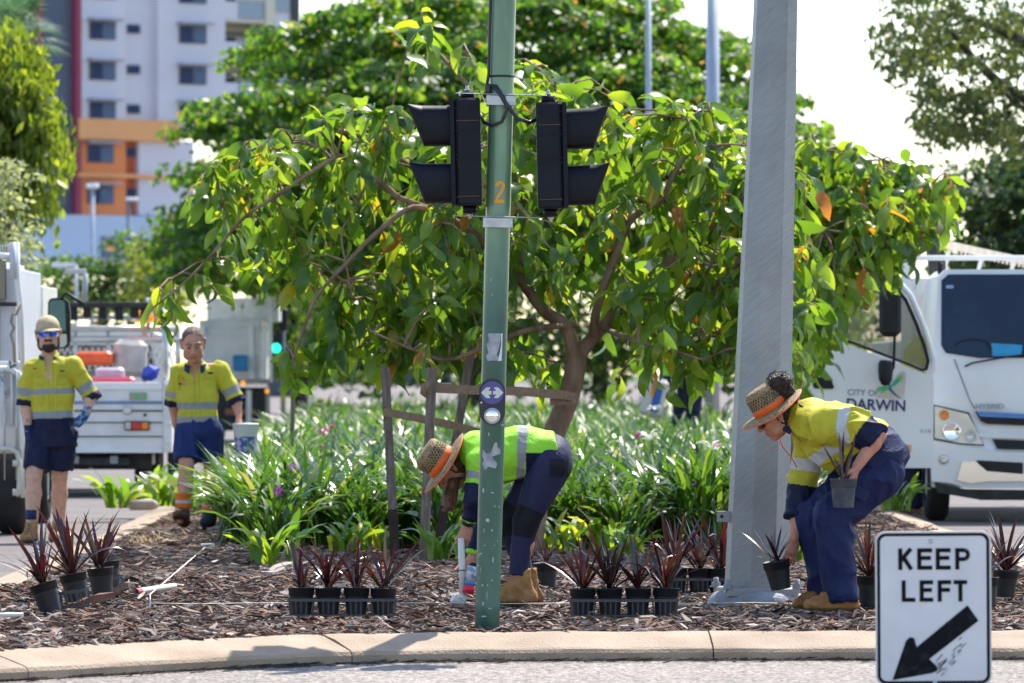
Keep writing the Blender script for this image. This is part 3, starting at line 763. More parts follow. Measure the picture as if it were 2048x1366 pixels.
def work_shirt(root, off, J, arms, torso, hem_navy=.70, tapes=((.42,.50),(.63,.72)), name='shirt', colr=YEL, seed=0, vneck=True, h=.007, armtape=(.52,.68), cuff=.86, amp=.017, armlen=1.0, sub=None, g=1.0, tapecol=None):
    """torso: list of (point, (side radius, front radius)); arms: list of (a, b, r0, r1, end)"""
    S = Sdf(h); side = (J['shL']-J['shR']).normalized()
    for i in range(len(torso)-1): S.ecap(torso[i][0], torso[i+1][0], torso[i][1], torso[i+1][1], side, k=.04, c1=(1 if i == len(torso)-2 else 0))
    S.cap(J['shL']+Vector((0,0,-.012)), J['shR']+Vector((0,0,-.012)), .060*g, .060*g, k=.05); S.cap(J['neck'].lerp(J['chest'], .45), J['neck'].lerp(J['chest'], .05), .088*g, .066*g, k=.06)
    segs = [(torso[0][0], torso[-1][0], .17)]
    for (pts_, rs) in arms:
        for i in range(len(pts_)-1):
            S.ecap(pts_[i], pts_[i+1], (rs[i],rs[i]), (rs[i+1],rs[i+1]), side, k=.025, c1=(1 if i == len(pts_)-2 else 0))
            segs.append((pts_[i], pts_[i+1], (rs[i]+rs[i+1])/2))
    if sub: 
        for (c, r, ax) in sub: S.ell(c, r, ax, .008, 'sub')
    def colf(V):
        C = np.tile(np.array(colr), (len(V), 1)).astype(float); n = vnoise(V, 5, 4)[:,None]; C *= (.90+.2*n)
        bi, bt = seg_param(V, segs); tt = bt
        a0 = _arr(torso[0][0]); a1 = _arr(torso[-1][0]); dd = a1-a0; T = ((V-a0)@dd)/(dd@dd)
        m = bi == 0; tc = np.array(tapecol or TAPE)
        C[m&(T > hem_navy)] = NAVY
        xc = (V-a0)@_arr(side); front = V[:,1] < a0[1]
        for w_ in (.017,-.017): C[m&front&(np.abs(xc-w_) < .0035)] *= .72
        for sx in (-1,1):
            X0, X1, T0, T1 = .055, .125, .05, .20
            ins = (xc*sx > X0)&(xc*sx < X1)&(T > T0)&(T < T1); inn = (xc*sx > X0+.006)&(xc*sx < X1-.006)&(T > T0+.045)&(T < T1-.03); C[m&front&ins&~inn&((T < T0+.05)|(xc*sx < X0+.006)|(xc*sx > X1-.006)|(T > T1-.03))] *= .86
        for (x, y) in tapes: C[m&(T > x)&(T < y)] = tc
        k = 1
        for (pts_, rs) in arms:
            ls = [(pts_[i+1]-pts_[i]).length for i in range(len(pts_)-1)]; tot = sum(ls); acc = 0
            for i, l in enumerate(ls):
                mm = bi == k; s_ = (acc+np.clip(bt, 0, 1)*l)/tot
                C[mm&(s_ > armtape[0])&(s_ < armtape[1])] = tc; C[mm&(s_ > cuff)] = NAVY; acc += l; k += 1
        return C
    o = garment(name, S, root, off, colf, amp=amp, seed=seed); return o
T = [(p(103,742,.02),(.165,.10)),(p(104,790,.02),(.175,.118)),(p(106,835,.02),(.168,.118)),(p(108,893,.02),(.185,.135))]
f_, u_, r_ = frame((0,-1,0), (0,0,1))
work_shirt(root, off, J, [([p(66,735,.02), p(54,775,.03), p(49,812,.03)], [.075,.072,.076]), ([p(145,732,.02), p(166,765,.03), p(186,800,.02)], [.075,.072,.076])],
  T, hem_navy=.62, tapes=((.235,.305),(.53,.625)), armtape=(.55,.75), cuff=.84, seed=1, sub=[(p(98,720,-.085),(.030,.095,.10),(r_,f_,u_))])
collar(root, off, J)
for (px, py, w_, h_) in ((127,742,10,3),(72,737,8,2)): MB().bbox(p(px,py,-.122), (w_/241,.012,h_/241), .002).build('chest_print', dark_plastic, root, off)
def pocket(root, off, c, sz, col_, ax=None):
    mb = MB(); mb.bbox(c, sz, .003); return mb.build('pocket', M('pocket_yellow', (.55,.53,.03), .85, var=.1), root, off)
def legs_garment(name, root, off, J, ends, r0=.105, r1=.09, waist=None, colr=NAVY, h=.007, amp=.015, seed=3, hips=(.16,.125), mid=None, panels=None, k=.04, sidev=None):
    S = Sdf(h); side = sidev if sidev is not None else (J['hipL']-J['hipR']).normalized()
    S.ecap(J['pelvis'].lerp(J['waist'], .35), J['pelvis'], (hips[0]*.95,hips[1]), hips, side, k=k)
    segs = [(J['waist'], J['pelvis'], .15)]
    for q in 'LR':
        pts_ = ends[q]; rs = r1 if isinstance(r1, list) else [r0, r1]
        for i in range(len(pts_)-1):
            S.ecap(pts_[i], pts_[i+1], (rs[i],rs[i]), (rs[i+1],rs[i+1]), side, k=k if i == 0 else .02, c1=(1 if i == len(pts_)-2 else 0)); segs.append((pts_[i], pts_[i+1], (rs[i]+rs[i+1])/2))
    def colf(V):
        C = np.tile(np.array(colr), (len(V), 1)).astype(float)*(.8+.4*vnoise(V, 6, 8)[:,None])
        if panels: C = panels(V, C, segs)
        return C
    return garment(name, S, root, off, colf, amp=amp, seed=seed)
legs_garment('shorts', root, off, J, {'R': [J['hipR'], p(72,938,-.06)], 'L': [J['hipL'], p(118,938,.06)]}, .115, .105, seed=5)
for q, an, toe, g_ in (('R', J['anR'], J['toeR'], G), ('L', J['anL'], J['toeL'], G)):
    S_ = MB(); S_.tube([an+Vector((0,0,.02)), an+Vector((0,0,.10))], [.046,.048], 16); S_.build('sock', navy_m, root, off)
    a2 = Vector((an.x, an.y, g_+.085)); t2 = Vector((toe.x, toe.y, g_)); boot(root, off, a2, t2, g_, (.36,.20,.075), shaft=.09)
# gloves
S_ = Sdf(.005); hd = J['hdR']; hand(S_, J['wrR'], hd['d'], hd['n'], -1, hd['curl'], g=.004); S_.ecap(J['wrR']+Vector((0,0,.05)), J['wrR']-Vector((0,0,.02)), (.035,.035), (.033,.030), Vector((1,0,0)), k=.01, c0=1)
V, Fc = S_.run(); C = np.tile(np.array((.012,.03,.11)), (len(V),1)); mesh_obj('glove', V, Fc, cloth_m, root, off, cols=C)
S_ = Sdf(.005); hd = J['hdL']; hand(S_, J['wrL'], hd['d'], hd['n'], 1, hd['curl'], g=.004); S_.cap(J['wrL'].lerp(J['elL'], .12), J['wrL'], .036, .032, k=.01)
V, Fc = S_.run(); C = np.tile(np.array((.03,.11,.36)), (len(V),1)); C[vnoise(V, 50, 3) > .6] = (.25,.4,.6); mesh_obj('glove', V, Fc, cloth_m, root, off, cols=C)
# cap, glasses, beard
f, u, r = frame(J['hf'], J['hu']); c = J['head']; pk = Vector((0,0,0))
cap_m = M('beige_cap', (.48,.38,.24), .85, var=.08, scale=20, bump=.3)
S_ = Sdf(.005); S_.ell(c+u*.058-f*.006, (.086*HS,.104*HS,.088*HS), (r,f,u), .01); S_.plane(c+u*.036, -(u*.95+f*.0)); V, Fc = S_.run(); V = relax(V, Fc, 1); mesh_obj('cap_crown', V, Fc, cap_m, root, off)
mb = MB(); n = 14; vs = []
for i in range(n+1):
    a = math.radians(-78+156*i/n)
    for (k, dz) in ((.0,.004),(1,.0),(1,-.006),(0,-.005)):
        rr = 1.0+.62*k*math.cos(a)**.8
        vs.append(c+(u*(.040+dz-.020*k*math.cos(a)**1-.010*math.sin(a)**2)+r*math.sin(a)*.084+f*(math.cos(a)*.094*rr))*HS)
fs = [(i*4+k, i*4+(k+1)%4, (i+1)*4+(k+1)%4, (i+1)*4+k) for i in range(n) for k in range(4)]
mb._add(vs, fs, True); mb.build('cap_peak', cap_m, root, off)
def glasses(root, off, P, lens_mat, sc=1.0):
    mb = MB()
    for sg in (-1,1):
        vs = []; 
        for (x, y, z) in ((.004,.106,.016),(.036,.104,.023),(.064,.086,.018),(.066,.084,.002),(.052,.094,-.016),(.026,.106,-.020),(.007,.109,-.008)): vs.append(P(sg*x, y+.002, z))
        k = len(vs); vs2 = [v-(P(0,.01,0)-P(0,0,0)) for v in vs]; fs = [tuple(range(k)), tuple(range(2*k-1,k-1,-1))]+[(i,i+k,(i+1)%k+k,(i+1)%k) for i in range(k)]
        mb._add(vs+vs2, fs)
    g_ = mb.build('sunglasses', lens_mat, root, off)
    mb = MB()
    for sg in (-1,1): mb.tube([P(sg*.002,.112,.016), P(sg*.036,.109,.026), P(sg*.066,.090,.020), P(sg*.082,.04,.014), P(sg*.086,-.01,.010)], .0035, 6)
    mb.build('glasses_frame', dark_plastic, root, off)
mirror_blue = M('mirror_blue', (.01,.09,.65), .12, .6, var=.2, scale=12, spec=1)
glasses(root, off, P, mirror_blue)
def hairshell(name, root, off, c, f, u, ells, mat, subs=(), h=.005, amp=.004, sc=1.03, planes=(), scale=40):
    f, u, r = frame(f, u); S = Sdf(h)
    for (x,y,z,a,b,d) in ells: S.ell(c+(r*x+f*y+u*z)*sc, (a*sc,b*sc,d*sc), (r,f,u), .015)
    for (x,y,z,a,b,d) in subs: S.ell(c+(r*x+f*y+u*z)*sc, (a*sc,b*sc,d*sc), (r,f,u), .008, 'sub')
    V, Fc = S.run(); N = vnormals(V, Fc); V = folds(V, N, amp, (1,1,1), scale, 2); return mesh_obj(name, V, Fc, mat, root, off)
hairshell('beard', root, off, c, J['hf'], J['hu'], [(0,.048,-.086,.050,.052,.044),(.054,.022,-.058,.026,.038,.056),(-.054,.022,-.058,.026,.038,.056),(0,.092,-.046,.032,.014,.008)], beard_m,
  subs=[(0,.092,-.060,.022,.03,.010),(0,.10,-.006,.050,.05,.034)], amp=.004, sc=1.17)
hairshell('hair', root, off, c, J['hf'], J['hu'], [(0,-.022,.012,.081,.090,.062)], beard_m, subs=[(0,.08,-.01,.12,.085,.10)], amp=.003, sc=1.17)

# ---- 2: older man walking on the mulch
D = 47.0; p = ptv(D)
root = thing('person', 'bareheaded older man in yellow shirt and navy shorts walking on the mulch with a bucket', 'person', W(388,1055,D), 0, 'council workers in high visibility shirts'); off = root.location.copy()
J = dict(head=p(387,688,-.10), hf=Vector((.08,-.93,-.36)), hu=Vector((0,-.36,.93)), neck=p(391,728,.0), chest=p(394,762,.03), waist=p(396,822,.03), pelvis=p(396,862,.03),
  shR=p(357,742,.03), shL=p(440,738,.03), elR=p(347,800,.08), elL=p(470,796,.06), wrR=p(350,850,.12), wrL=p(477,826,-.02),
  hipR=p(374,866,.03), hipL=p(418,866,.03), knR=p(374,934,-.12), knL=p(422,934,.05), anR=p(370,1014,-.22), anL=p(417,1022,.20), toeR=p(362,1035,-.46), toeL=p(410,1046,.0),
  hdR=dict(d=(.1,.1,-1), n=(.8,.3,0), t=-1, curl=(.5,.5,.5,.5)), hdL=dict(d=(.06,-.25,-1), n=(-.75,.5,0), t=1, curl=(.55,.6,.65,.7), tk=.6))
J['cf'] = Vector((0,-1,.05)); J['cu'] = Vector((0,.05,1))
J['gz'] = 0.0; J['lg'] = 1.15; P = body(J, 'p2', root, off, .0065, (.55,.27,.18), hs=1.16, g=.97)
T = [(p(394,752,.03),(.165,.095)),(p(395,795,.03),(.165,.115)),(p(395,838,.03),(.160,.12)),(p(395,845,.03),(.162,.12))]
work_shirt(root, off, J, [([p(360,745,.03), p(350,780,.05), p(345,812,.06)], [.073,.068,.070]), ([p(438,741,.03), p(458,772,.04), p(474,806,.03)], [.073,.070,.074])],
  T, hem_navy=2.0, tapes=((.60,.72),(.86,1.1)) if False else ((.56,.72),(.87,1.2)), armtape=(.55,.75), cuff=.84, seed=11, sub=[(p(390,730,-.085),(.028,.10,.11),(r_,f_,u_))], g=.95)
# bucket-height tape follows the printed bands of his shirt
collar(root, off, J)
for (px, py, w_, h_) in ((422,746,10,4),(362,768,7,3)): MB().bbox(p(px,py,-.100), (w_/241,.014,h_/241), .002).build('chest_print', dark_plastic, root, off)
legs_garment('shorts', root, off, J, {'R': [J['hipR'], p(374,921,-.08)], 'L': [J['hipL'], p(422,925,.04)]}, .112, .100, seed=15, colr=(.014,.03,.14), hips=(.17,.125))
for q in 'RL':
    an = J['an'+q]; toe = J['toe'+q]
    S_ = Sdf(.005); S_.ecap(an+Vector((0,0,.115)), an+Vector((0,0,.0)), (.056,.056), (.068,.064), Vector((1,0,0)), c0=1, c1=1)
    V, Fc = S_.run(); Z = V[:,2]-an.z; C = np.tile(np.array((.85,.20,.015)), (len(V),1)); C[(Z > .035)&(Z < .06)] = TAPE2; C *= (.8+.4*vnoise(V, 14, 2)[:,None]); N = vnormals(V, Fc); V = folds(V, N, .008, (1,1,.6), 18, 4)
    mesh_obj('ankle_cover', V, Fc, cloth_m, root, off, cols=C)
boot(root, off, Vector((J['anR'].x, J['anR'].y, .085)), Vector((J['toeR'].x, J['toeR'].y, .07)), .0, (.09,.085,.085), shaft=.05, sole=(.12,.055,.03))
boot(root, off, Vector((J['anL'].x, J['anL'].y, .08)), Vector((J['toeL'].x, J['toeL'].y, .0)), .0, (.03,.045,.06), shaft=.05, sole=(.03,.03,.03))
hairshell('hair', root, off, J['head'], J['hf'], J['hu'], [(0,-.016,.036,.078,.096,.086)], hair_grey, subs=[(0,.115,.01,.14,.082,.125),(0,0,-.09,.2,.2,.085)], amp=.003, sc=1.17)

# ---- 3: woman bending behind the green pole, lime shirt
D = 31.3; p = ptv(D); X = Vector((1,0,0))
root = thing('person', 'woman in lime green shirt and straw hat bending over behind the green pole', 'person', W(1040,1212,D), 0, 'gardeners in straw hats'); off = root.location.copy()
HU = Vector((-.84,-.10,.54)).normalized(); HF = Vector((-.54,-.02,-.84))
bc = p(888,927); hc = bc-HU*.035
J = dict(head=hc, hf=HF, hu=HU, neck=p(938,905), chest=p(985,905), waist=p(1055,902), pelvis=p(1100,912),
  shL=p(962,922,-.15), shR=p(968,922,.15), elL=p(952,995,-.17), elR=p(972,1030,.14), wrL=p(934,1050,-.10), wrR=p(944,1118,.08),
  hipL=p(1100,930,-.085), hipR=p(1092,930,.085), knL=p(1052,1042,-.10), knR=p(1018,1040,.09), anL=p(1034,1158,-.09), anR=p(1048,1152,.10), toeL=p(968,1212,-.09), toeR=p(985,1212,.12),
  hdL=dict(d=(-.25,-.25,-1), n=(-.3,.9,-.1), t=1, fist=True), hdR=dict(d=(-.22,-.1,-1), n=(-.25,-.9,0), t=1, curl=(.2,.25,.3,.35)))
for q in 'LR': J['calf'+q] = Vector((.006,0,0))
J['gz'] = 0.0; P = body(J, 'p3', root, off, .006, (.52,.24,.16), male=False, g=.92)
S = Sdf(.006); side = Vector((0,-1,0))
TT = [(p(958,898),(.165,.10)),(p(1000,912),(.175,.140)),(p(1050,905),(.170,.130)),(p(1112,893),(.17,.085))]
for i in range(3): S.ecap(TT[i][0], TT[i+1][0], TT[i][1], TT[i+1][1], side, k=.05, c1=(1 if i == 2 else 0))
S.cap(J['shL'], J['shR'], .072, .072, k=.05); S.cap(p(950,902), p(936,906), .075, .062, k=.04)
arms_ = {'L': [J['shL'], J['elL'], J['elL'].lerp(J['wrL'], .80)], 'R': [J['shR'], J['elR'], J['elR'].lerp(J['wrR'], .9)]}
segs = [(TT[0][0], TT[-1][0], .17)]
for q, rs in (('L', [.075,.058,.040]), ('R', [.075,.056,.040])):
    for i in range(2): S.ecap(arms_[q][i], arms_[q][i+1], (rs[i],rs[i]), (rs[i+1],rs[i+1]), side, k=.025, c1=i); segs.append((arms_[q][i], arms_[q][i+1], rs[i]))
def colf(V):
    C = np.tile(np.array(LIME), (len(V),1)).astype(float); bi, bt = seg_param(V, segs)
    px = 1024+V[:,0]*F/V[:,1]; py = HZ-(V[:,2]-CH)*F/V[:,1]
    m = bi == 0; C[m&(V[:,0]*F/D+1024 > 1036-.04*(py-860))&(V[:,0]*F/D+1024 < 1056-.09*(py-860))] = TAPE
    C[m&(px > 1052)&(py > 906)] = NAVY
    for k, (lo_, hi_) in ((1,(.30,.50)),(3,(.18,.36))): C[(bi == k)&(bt > lo_)&(bt < hi_)] = TAPE
    C[(bi == 2)|(bi == 4)|((bi == 1)&(bt > .62))|((bi == 3)&(bt > .55))] = NAVY
    for k in (2,4): C[(bi == k)&(bt > .93)] = LIME
    return C
garment('shirt', S, root, off, colf, amp=.016, dirs=(.6,1,1), scale=8, seed=21)
def pads(V, C, segs):
    bi, bt = seg_param(V, segs)
    for a, b in ((1,2),(3,4)):
        m = ((bi == a)&(bt > .78)&(V[:,0] < 9))|((bi == b)&(bt < .28)); C[m] = (.008,.009,.016)
    q = V-_arr(p(1118,935,-.12)); C[(np.abs(q[:,0]) < .05)&(np.abs(q[:,2]) < .05)&(q[:,1] < .05)] = (.01,.012,.022)
    return C
legs_garment('leggings', root, off, J, {'L': [J['hipL'], J['knL'], p(1035,1150,-.09)], 'R': [J['hipR'], J['knR'], p(1048,1145,.10)]}, 0, [.118,.070,.050], colr=(.025,.028,.085), h=.0075, amp=.007, seed=23,
  hips=(.155,.120), panels=pads, sidev=Vector((0,-1,0)))
boot(root, off, Vector((J['anL'].x+.015, J['anL'].y, .10)), Vector((J['toeL'].x, J['toeL'].y, .0)), .0, (.36,.19,.07), shaft=.10)
boot(root, off, Vector((J['anR'].x+.01, J['anR'].y, .10)), Vector((J['toeR'].x, J['toeR'].y, .0)), .0, (.30,.16,.06), shaft=.10)
hat(root, off, bc, HU, HF)
# ponytail and hair
f, u, r = frame(HF, HU); c = hc
hairshell('hair', root, off, c, HF, HU, [(0,-.026,.0,.082,.092,.10)], M('brown_hair', (.05,.022,.014), .5, var=.5, scale=60, bump=1, bscale=120, c2=(.14,.06,.035)), subs=[(0,.085,-.01,.13,.085,.13)], amp=.003, sc=.97)
pony_m = M('ponytail', (.10,.04,.02), .5, var=.4, scale=16, bump=1, bscale=140, c2=(.36,.2,.1))
mb = MB(); rr = random.Random(4)
for i in range(70):
    a = rr.uniform(0, 6.28); q = rr.random()**.5*.022; x0 = math.cos(a)*q; y0 = math.sin(a)*q
    st = p(925,955,-.04)+Vector((x0,y0,0)); L = rr.uniform(.8,1.08)
    mb.tube([st, p(908,958,-.06)+Vector((x0*1.3,y0*1.3,0)), p(903,985,-.06)+Vector((x0*1.5,y0*1.5,0)), p(901,1005,-.06)+Vector((x0*1.3,y0*1.3,-.02*L)), p(897,1012,-.06)+Vector((x0*1.6-.01,y0*1.5,-.03*L))], [.006,.007,.007,.005,.001], 4, cap=False)
mb.build('ponytail', pony_m, root, off)
mb = MB(); wt = J['wrL'].lerp(J['elL'], .12); ad = (J['wrL']-J['elL']).normalized()
mb.tube([wt-ad*.012, wt+ad*.012], .0345, 16); mb.lathe([(.0,.0),(.021,0),(.022,-.004),(.018,-.010),(0,-.011)], wt+Vector((0,-.033,0)), 16, Vector((0,1,0))); mb.build('watch', dark_plastic, root, off)
mb = MB(); mb.tube([wt-ad*.035, wt-ad*.028], .042, 16); mb.build('lime_cuff', M('lime_piping', (.30,.85,.04), .6), root, off)

# ---- 4: woman crouching in front of the steel post, yellow shirt
D = 30.5; p = ptv(D)
root = thing('person', 'woman in yellow shirt and straw hat crouching beside the steel post with two pots', 'person', W(1665,1225,D), 0, 'gardeners in straw hats'); off = root.location.copy()
HU = Vector((-.55,-.10,.83)).normalized(); HF = Vector((-.83,-.05,-.55)); bc = p(1543,819); hc = bc-HU*.035
J = dict(head=hc, hf=HF, hu=HU, neck=p(1600,832), chest=p(1668,862), waist=p(1725,900), pelvis=p(1748,934),
  shL=p(1652,852,-.17), shR=p(1625,860,.17), elL=p(1752,868,-.26), elR=p(1606,985,.16), wrL=p(1708,930,-.30), wrR=p(1588,1078,.06),
  hipL=p(1756,945,-.09), hipR=p(1742,945,.09), knL=p(1664,1030,-.12), knR=p(1630,1035,.10), anL=p(1680,1172,-.11), anR=p(1655,1168,.10), toeL=p(1606,1225,-.13), toeR=p(1588,1222,.06),
  hdL=dict(d=(-.35,-.1,-1), n=(-.75,.35,.2), t=-1, curl=(.12,.15,.18,.22), tk=.3), hdR=dict(d=(-.12,-.05,-1), n=(-.5,.85,.0), t=1, curl=(.35,.4,.45,.5), tk=.8))
for q in 'LR': J['calf'+q] = Vector((.02,0,0))
J['gz'] = 0.0; P = body(J, 'p4', root, off, .006, (.55,.25,.165), hs=1.05, male=False, g=1.0)
S = Sdf(.006); side = Vector((0,-1,0))
TT = [(p(1625,848),(.18,.125)),(p(1672,872),(.195,.165)),(p(1722,898),(.185,.165)),(p(1750,918),(.19,.155)),(p(1768,944),(.19,.150))]
NT = len(TT)
for i in range(4): S.ecap(TT[i][0], TT[i+1][0], TT[i][1], TT[i+1][1], side, k=.05, c1=(1 if i == 3 else 0))
S.cap(J['shL'], J['shR'], .085, .080, k=.05); S.cap(p(1620,838), p(1601,832), .085, .068, k=.04)
aL = [J['shL'], p(1705,850,-.24), p(1748,880,-.27)]; aR = [J['shR'], J['elR'], p(1597,1036,.10)]; segs = [(TT[0][0], TT[-1][0], .18)]
for A, rs in ((aL,[.095,.085,.078]), (aR,[.090,.070,.064])):
    for i in range(2): S.ecap(A[i], A[i+1], (rs[i],rs[i]), (rs[i+1],rs[i+1]), side, k=.03, c1=i); segs.append((A[i], A[i+1], rs[i]))
S.ell(p(1592,868,-.03), (.035,.05,.045), (X, Vector((0,1,0)), Vector((0,0,1))), .01, 'sub')
def colf(V):
    C = np.tile(np.array(YEL), (len(V),1)).astype(float)*(.92+.16*vnoise(V, 6, 3)[:,None]); bi, bt = seg_param(V, segs)
    px = 1024+V[:,0]*F/D; py = HZ-(V[:,2]-CH)*F/D; m = bi == 0
    # diagonal band across the body and the navy lower part, its blue brightened to paint sunlight
    d1 = .61*px+.79*py
    C[m&(d1 > 1708)&(d1 < 1733)] = TAPE2; C[m&(d1 > 1757)] = (.010,.020,.085)
    C[(bi == 1)&(bt > .55)&(bt < .95)] = TAPE2; C[(bi == 2)&(bt > .12)] = NAVY
    C[(bi == 3)&(bt > .48)&(bt < .66)] = TAPE2; C[(bi == 4)] = NAVY; C[(bi == 3)&(bt > .90)] = NAVY
    return C
garment('shirt', S, root, off, colf, amp=.022, dirs=(.6,1,1.1), scale=8, seed=31)
wing(root, off, [p(1585,800,-.02), p(1603,812,-.10), p(1612,850,-.11), p(1594,846,-.11), p(1586,825,-.06)], navy_m, 'collar')
wing(root, off, [p(1566,852,-.05), p(1586,852,-.085), p(1577,868,-.10), p(1564,860,-.06)], navy_m, 'collar')
legs_garment('trousers', root, off, J, {'L': [J['hipL'], J['knL'], p(1681,1199,-.11)], 'R': [J['hipR'], J['knR'], p(1656,1194,.10)]}, 0, [.128,.098,.084], colr=(.016,.024,.10), h=.0075, amp=.022, seed=33,
  hips=(.165,.135), sidev=Vector((0,-1,0)))
mb = MB(); mb.bbox(p(1715,985,-.235), (.09,.012,.06), .004, Matrix.Rotation(.5, 3, 'Y')); mb.build('phone_pocket', navy_m, root, off)
boot(root, off, Vector((J['anL'].x, J['anL'].y, .09)), Vector((J['toeL'].x, J['toeL'].y, .0)), .0, (.34,.16,.055), shaft=.03)
boot(root, off, Vector((J['anR'].x, J['anR'].y, .09)), Vector((J['toeR'].x, J['toeR'].y, .0)), .0, (.28,.13,.045), shaft=.03)
hat(root, off, bc, HU, HF)
hairshell('hair', root, off, hc, HF, HU, [(0,-.028,-.005,.082,.092,.105)], hair_m, subs=[(0,.085,-.01,.13,.085,.14)], amp=.004, sc=.97)
S_ = Sdf(.005); bn = p(1558,768,-.02)
for i in range(12):
    a = i*2.4; S_.ell(bn+Vector((math.cos(a)*.032, math.sin(a*1.7)*.03, math.sin(a)*.024)), (.036,.036,.030), (X,Vector((0,1,0)),Vector((0,0,1))), .01)
S_.cap(bn, p(1583,800,0), .05, .04, k=.02)
V, Fc = S_.run(); N = vnormals(V, Fc); V = folds(V, N, .011, (1,1,1), 26, 6); mesh_obj('hair_bun', V, Fc, hair_m, root, off)
mb = MB(); rr = random.Random(9)
for i in range(130):
    a = rr.uniform(0, 6.28); b = rr.uniform(-.5, 1.5); v = Vector((math.cos(a)*math.cos(b), math.sin(a)*math.cos(b), math.sin(b))); s0 = bn+v*.045
    t_ = Vector((-v.z, rr.uniform(-1,1), v.x)); mb.tube([s0, s0+v*.02+t_*.01, s0+v*.022+t_*.035, s0+v*.002+t_*.05], .0013, 3, cap=False)
mb.build('stray_curls', hair_m, root, off)
glasses(root, off, P, M('dark_lens', (.01,.01,.012), .1, var=.1, spec=1))
mb = MB(); mb.tube([P(.082,.02,.03), P(.075,.035,-.03), P(.055,.045,-.085), P(.02,.045,-.12), P(.0,.06,-.17), P(.004,.05,-.24), P(.0,.055,-.30)], .0035, 5); mb.build('hat_cord', orange_m, root, off)
mb = MB(); q = Vector((.0,-.0,0))
S_ = Sdf(.004); S_.ell(P(-.088,-.012,-.042), (.005,.005,.005), (X,Vector((0,1,0)),Vector((0,0,1))), .001); V, Fc = S_.run(); mesh_obj('earring', V, Fc, M('pearl', (.9,.9,.88), .2), root, off)

# ---- 5: worker further back among the lilies
D = 72.0; p = ptv(D)
root = thing('person', 'person in navy trousers bending among the lilies far behind the tree', 'person', W(1370,945,D), 0); off = root.location.copy()
J = dict(head=p(1312,715,-.1), hf=Vector((-.7,0,-.7)), hu=Vector((-.7,0,.7)), neck=p(1330,722), chest=p(1350,735), waist=p(1376,752), pelvis=p(1385,775),
  shL=p(1340,735,-.16), shR=p(1340,735,.16), elL=p(1335,760,-.2), elR=p(1330,765,.18), wrL=p(1318,765,-.15), wrR=p(1318,790,.1),
  hipL=p(1385,785,-.09), hipR=p(1375,785,.09), knL=p(1385,850,-.1), knR=p(1355,850,.1), anL=p(1385,930,-.1), anR=p(1350,930,.1), toeL=p(1365,942,-.1), toeR=p(1330,942,.1),
  hdL=dict(d=(-.2,0,-1), n=(0,1,0)), hdR=dict(d=(-.2,0,-1), n=(0,1,0)))
J['gz'] = 0.0; body(J, 'p5', root, off, .012, (.40,.2,.14), g=.97)
work_shirt(root, off, J, [([J['shL'], J['elL'], J['wrL'].lerp(J['elL'],.3)], [.08,.07,.06]), ([J['shR'], J['elR'], J['wrR'].lerp(J['elR'],.3)], [.08,.07,.06])],
  [(p(1345,733),(.17,.12)),(p(1365,745),(.18,.14)),(p(1392,800),(.19,.15))], colr=(.25,.6,.05), hem_navy=.12, tapes=(), cuff=.5, h=.012, seed=41)
legs_garment('trousers', root, off, J, {'L': [J['hipL'], J['knL'], J['anL']], 'R': [J['hipR'], J['knR'], J['anR']]}, 0, [.13,.09,.08], h=.012, seed=43, sidev=Vector((0,-1,0)))
# ---- 6: worker behind the open truck door
D = 54.6; p = ptv(D)
root = thing('person', 'worker in yellow shirt leaning into the truck cab behind its open door', 'person', W(1840,1035,D), 0); off = root.location.copy()
J = dict(head=p(1868,668,.25), hf=Vector((.9,.3,-.3)), hu=Vector((.3,0,.95)), neck=p(1855,690,.15), chest=p(1838,705,.1), waist=p(1822,760), pelvis=p(1815,800),
  shL=p(1840,700,-.1), shR=p(1832,700,.22), elL=p(1850,745,-.12), elR=p(1842,745,.25), wrL=p(1868,760,-.05), wrR=p(1866,760,.3),
  hipL=p(1816,810,-.08), hipR=p(1812,810,.09), knL=p(1822,910,-.08), knR=p(1815,910,.1), anL=p(1830,1015,-.08), anR=p(1812,1015,.1), toeL=p(1852,1030,-.08), toeR=p(1834,1030,.1),
  hdL=dict(d=(.8,0,-.5), n=(0,1,0)), hdR=dict(d=(.8,0,-.5), n=(0,1,0)))
J['gz'] = ROAD; body(J, 'p6', root, off, .012, (.42,.22,.15), g=.97)
work_shirt(root, off, J, [([J['shL'], J['elL'], J['wrL'].lerp(J['elL'],.4)], [.08,.07,.06]), ([J['shR'], J['elR'], J['wrR'].lerp(J['elR'],.4)], [.08,.07,.06])],
  [(p(1842,700,.08),(.17,.13)),(p(1832,740,.05),(.18,.14)),(p(1816,800),(.18,.14))], colr=YEL, hem_navy=.75, tapes=(), cuff=.8, h=.011, seed=51)
legs_garment('trousers', root, off, J, {'L': [J['hipL'], J['knL'], J['anL']], 'R': [J['hipR'], J['knR'], J['anR']]}, 0, [.13,.09,.08], h=.012, seed=53, sidev=Vector((0,-1,0)))
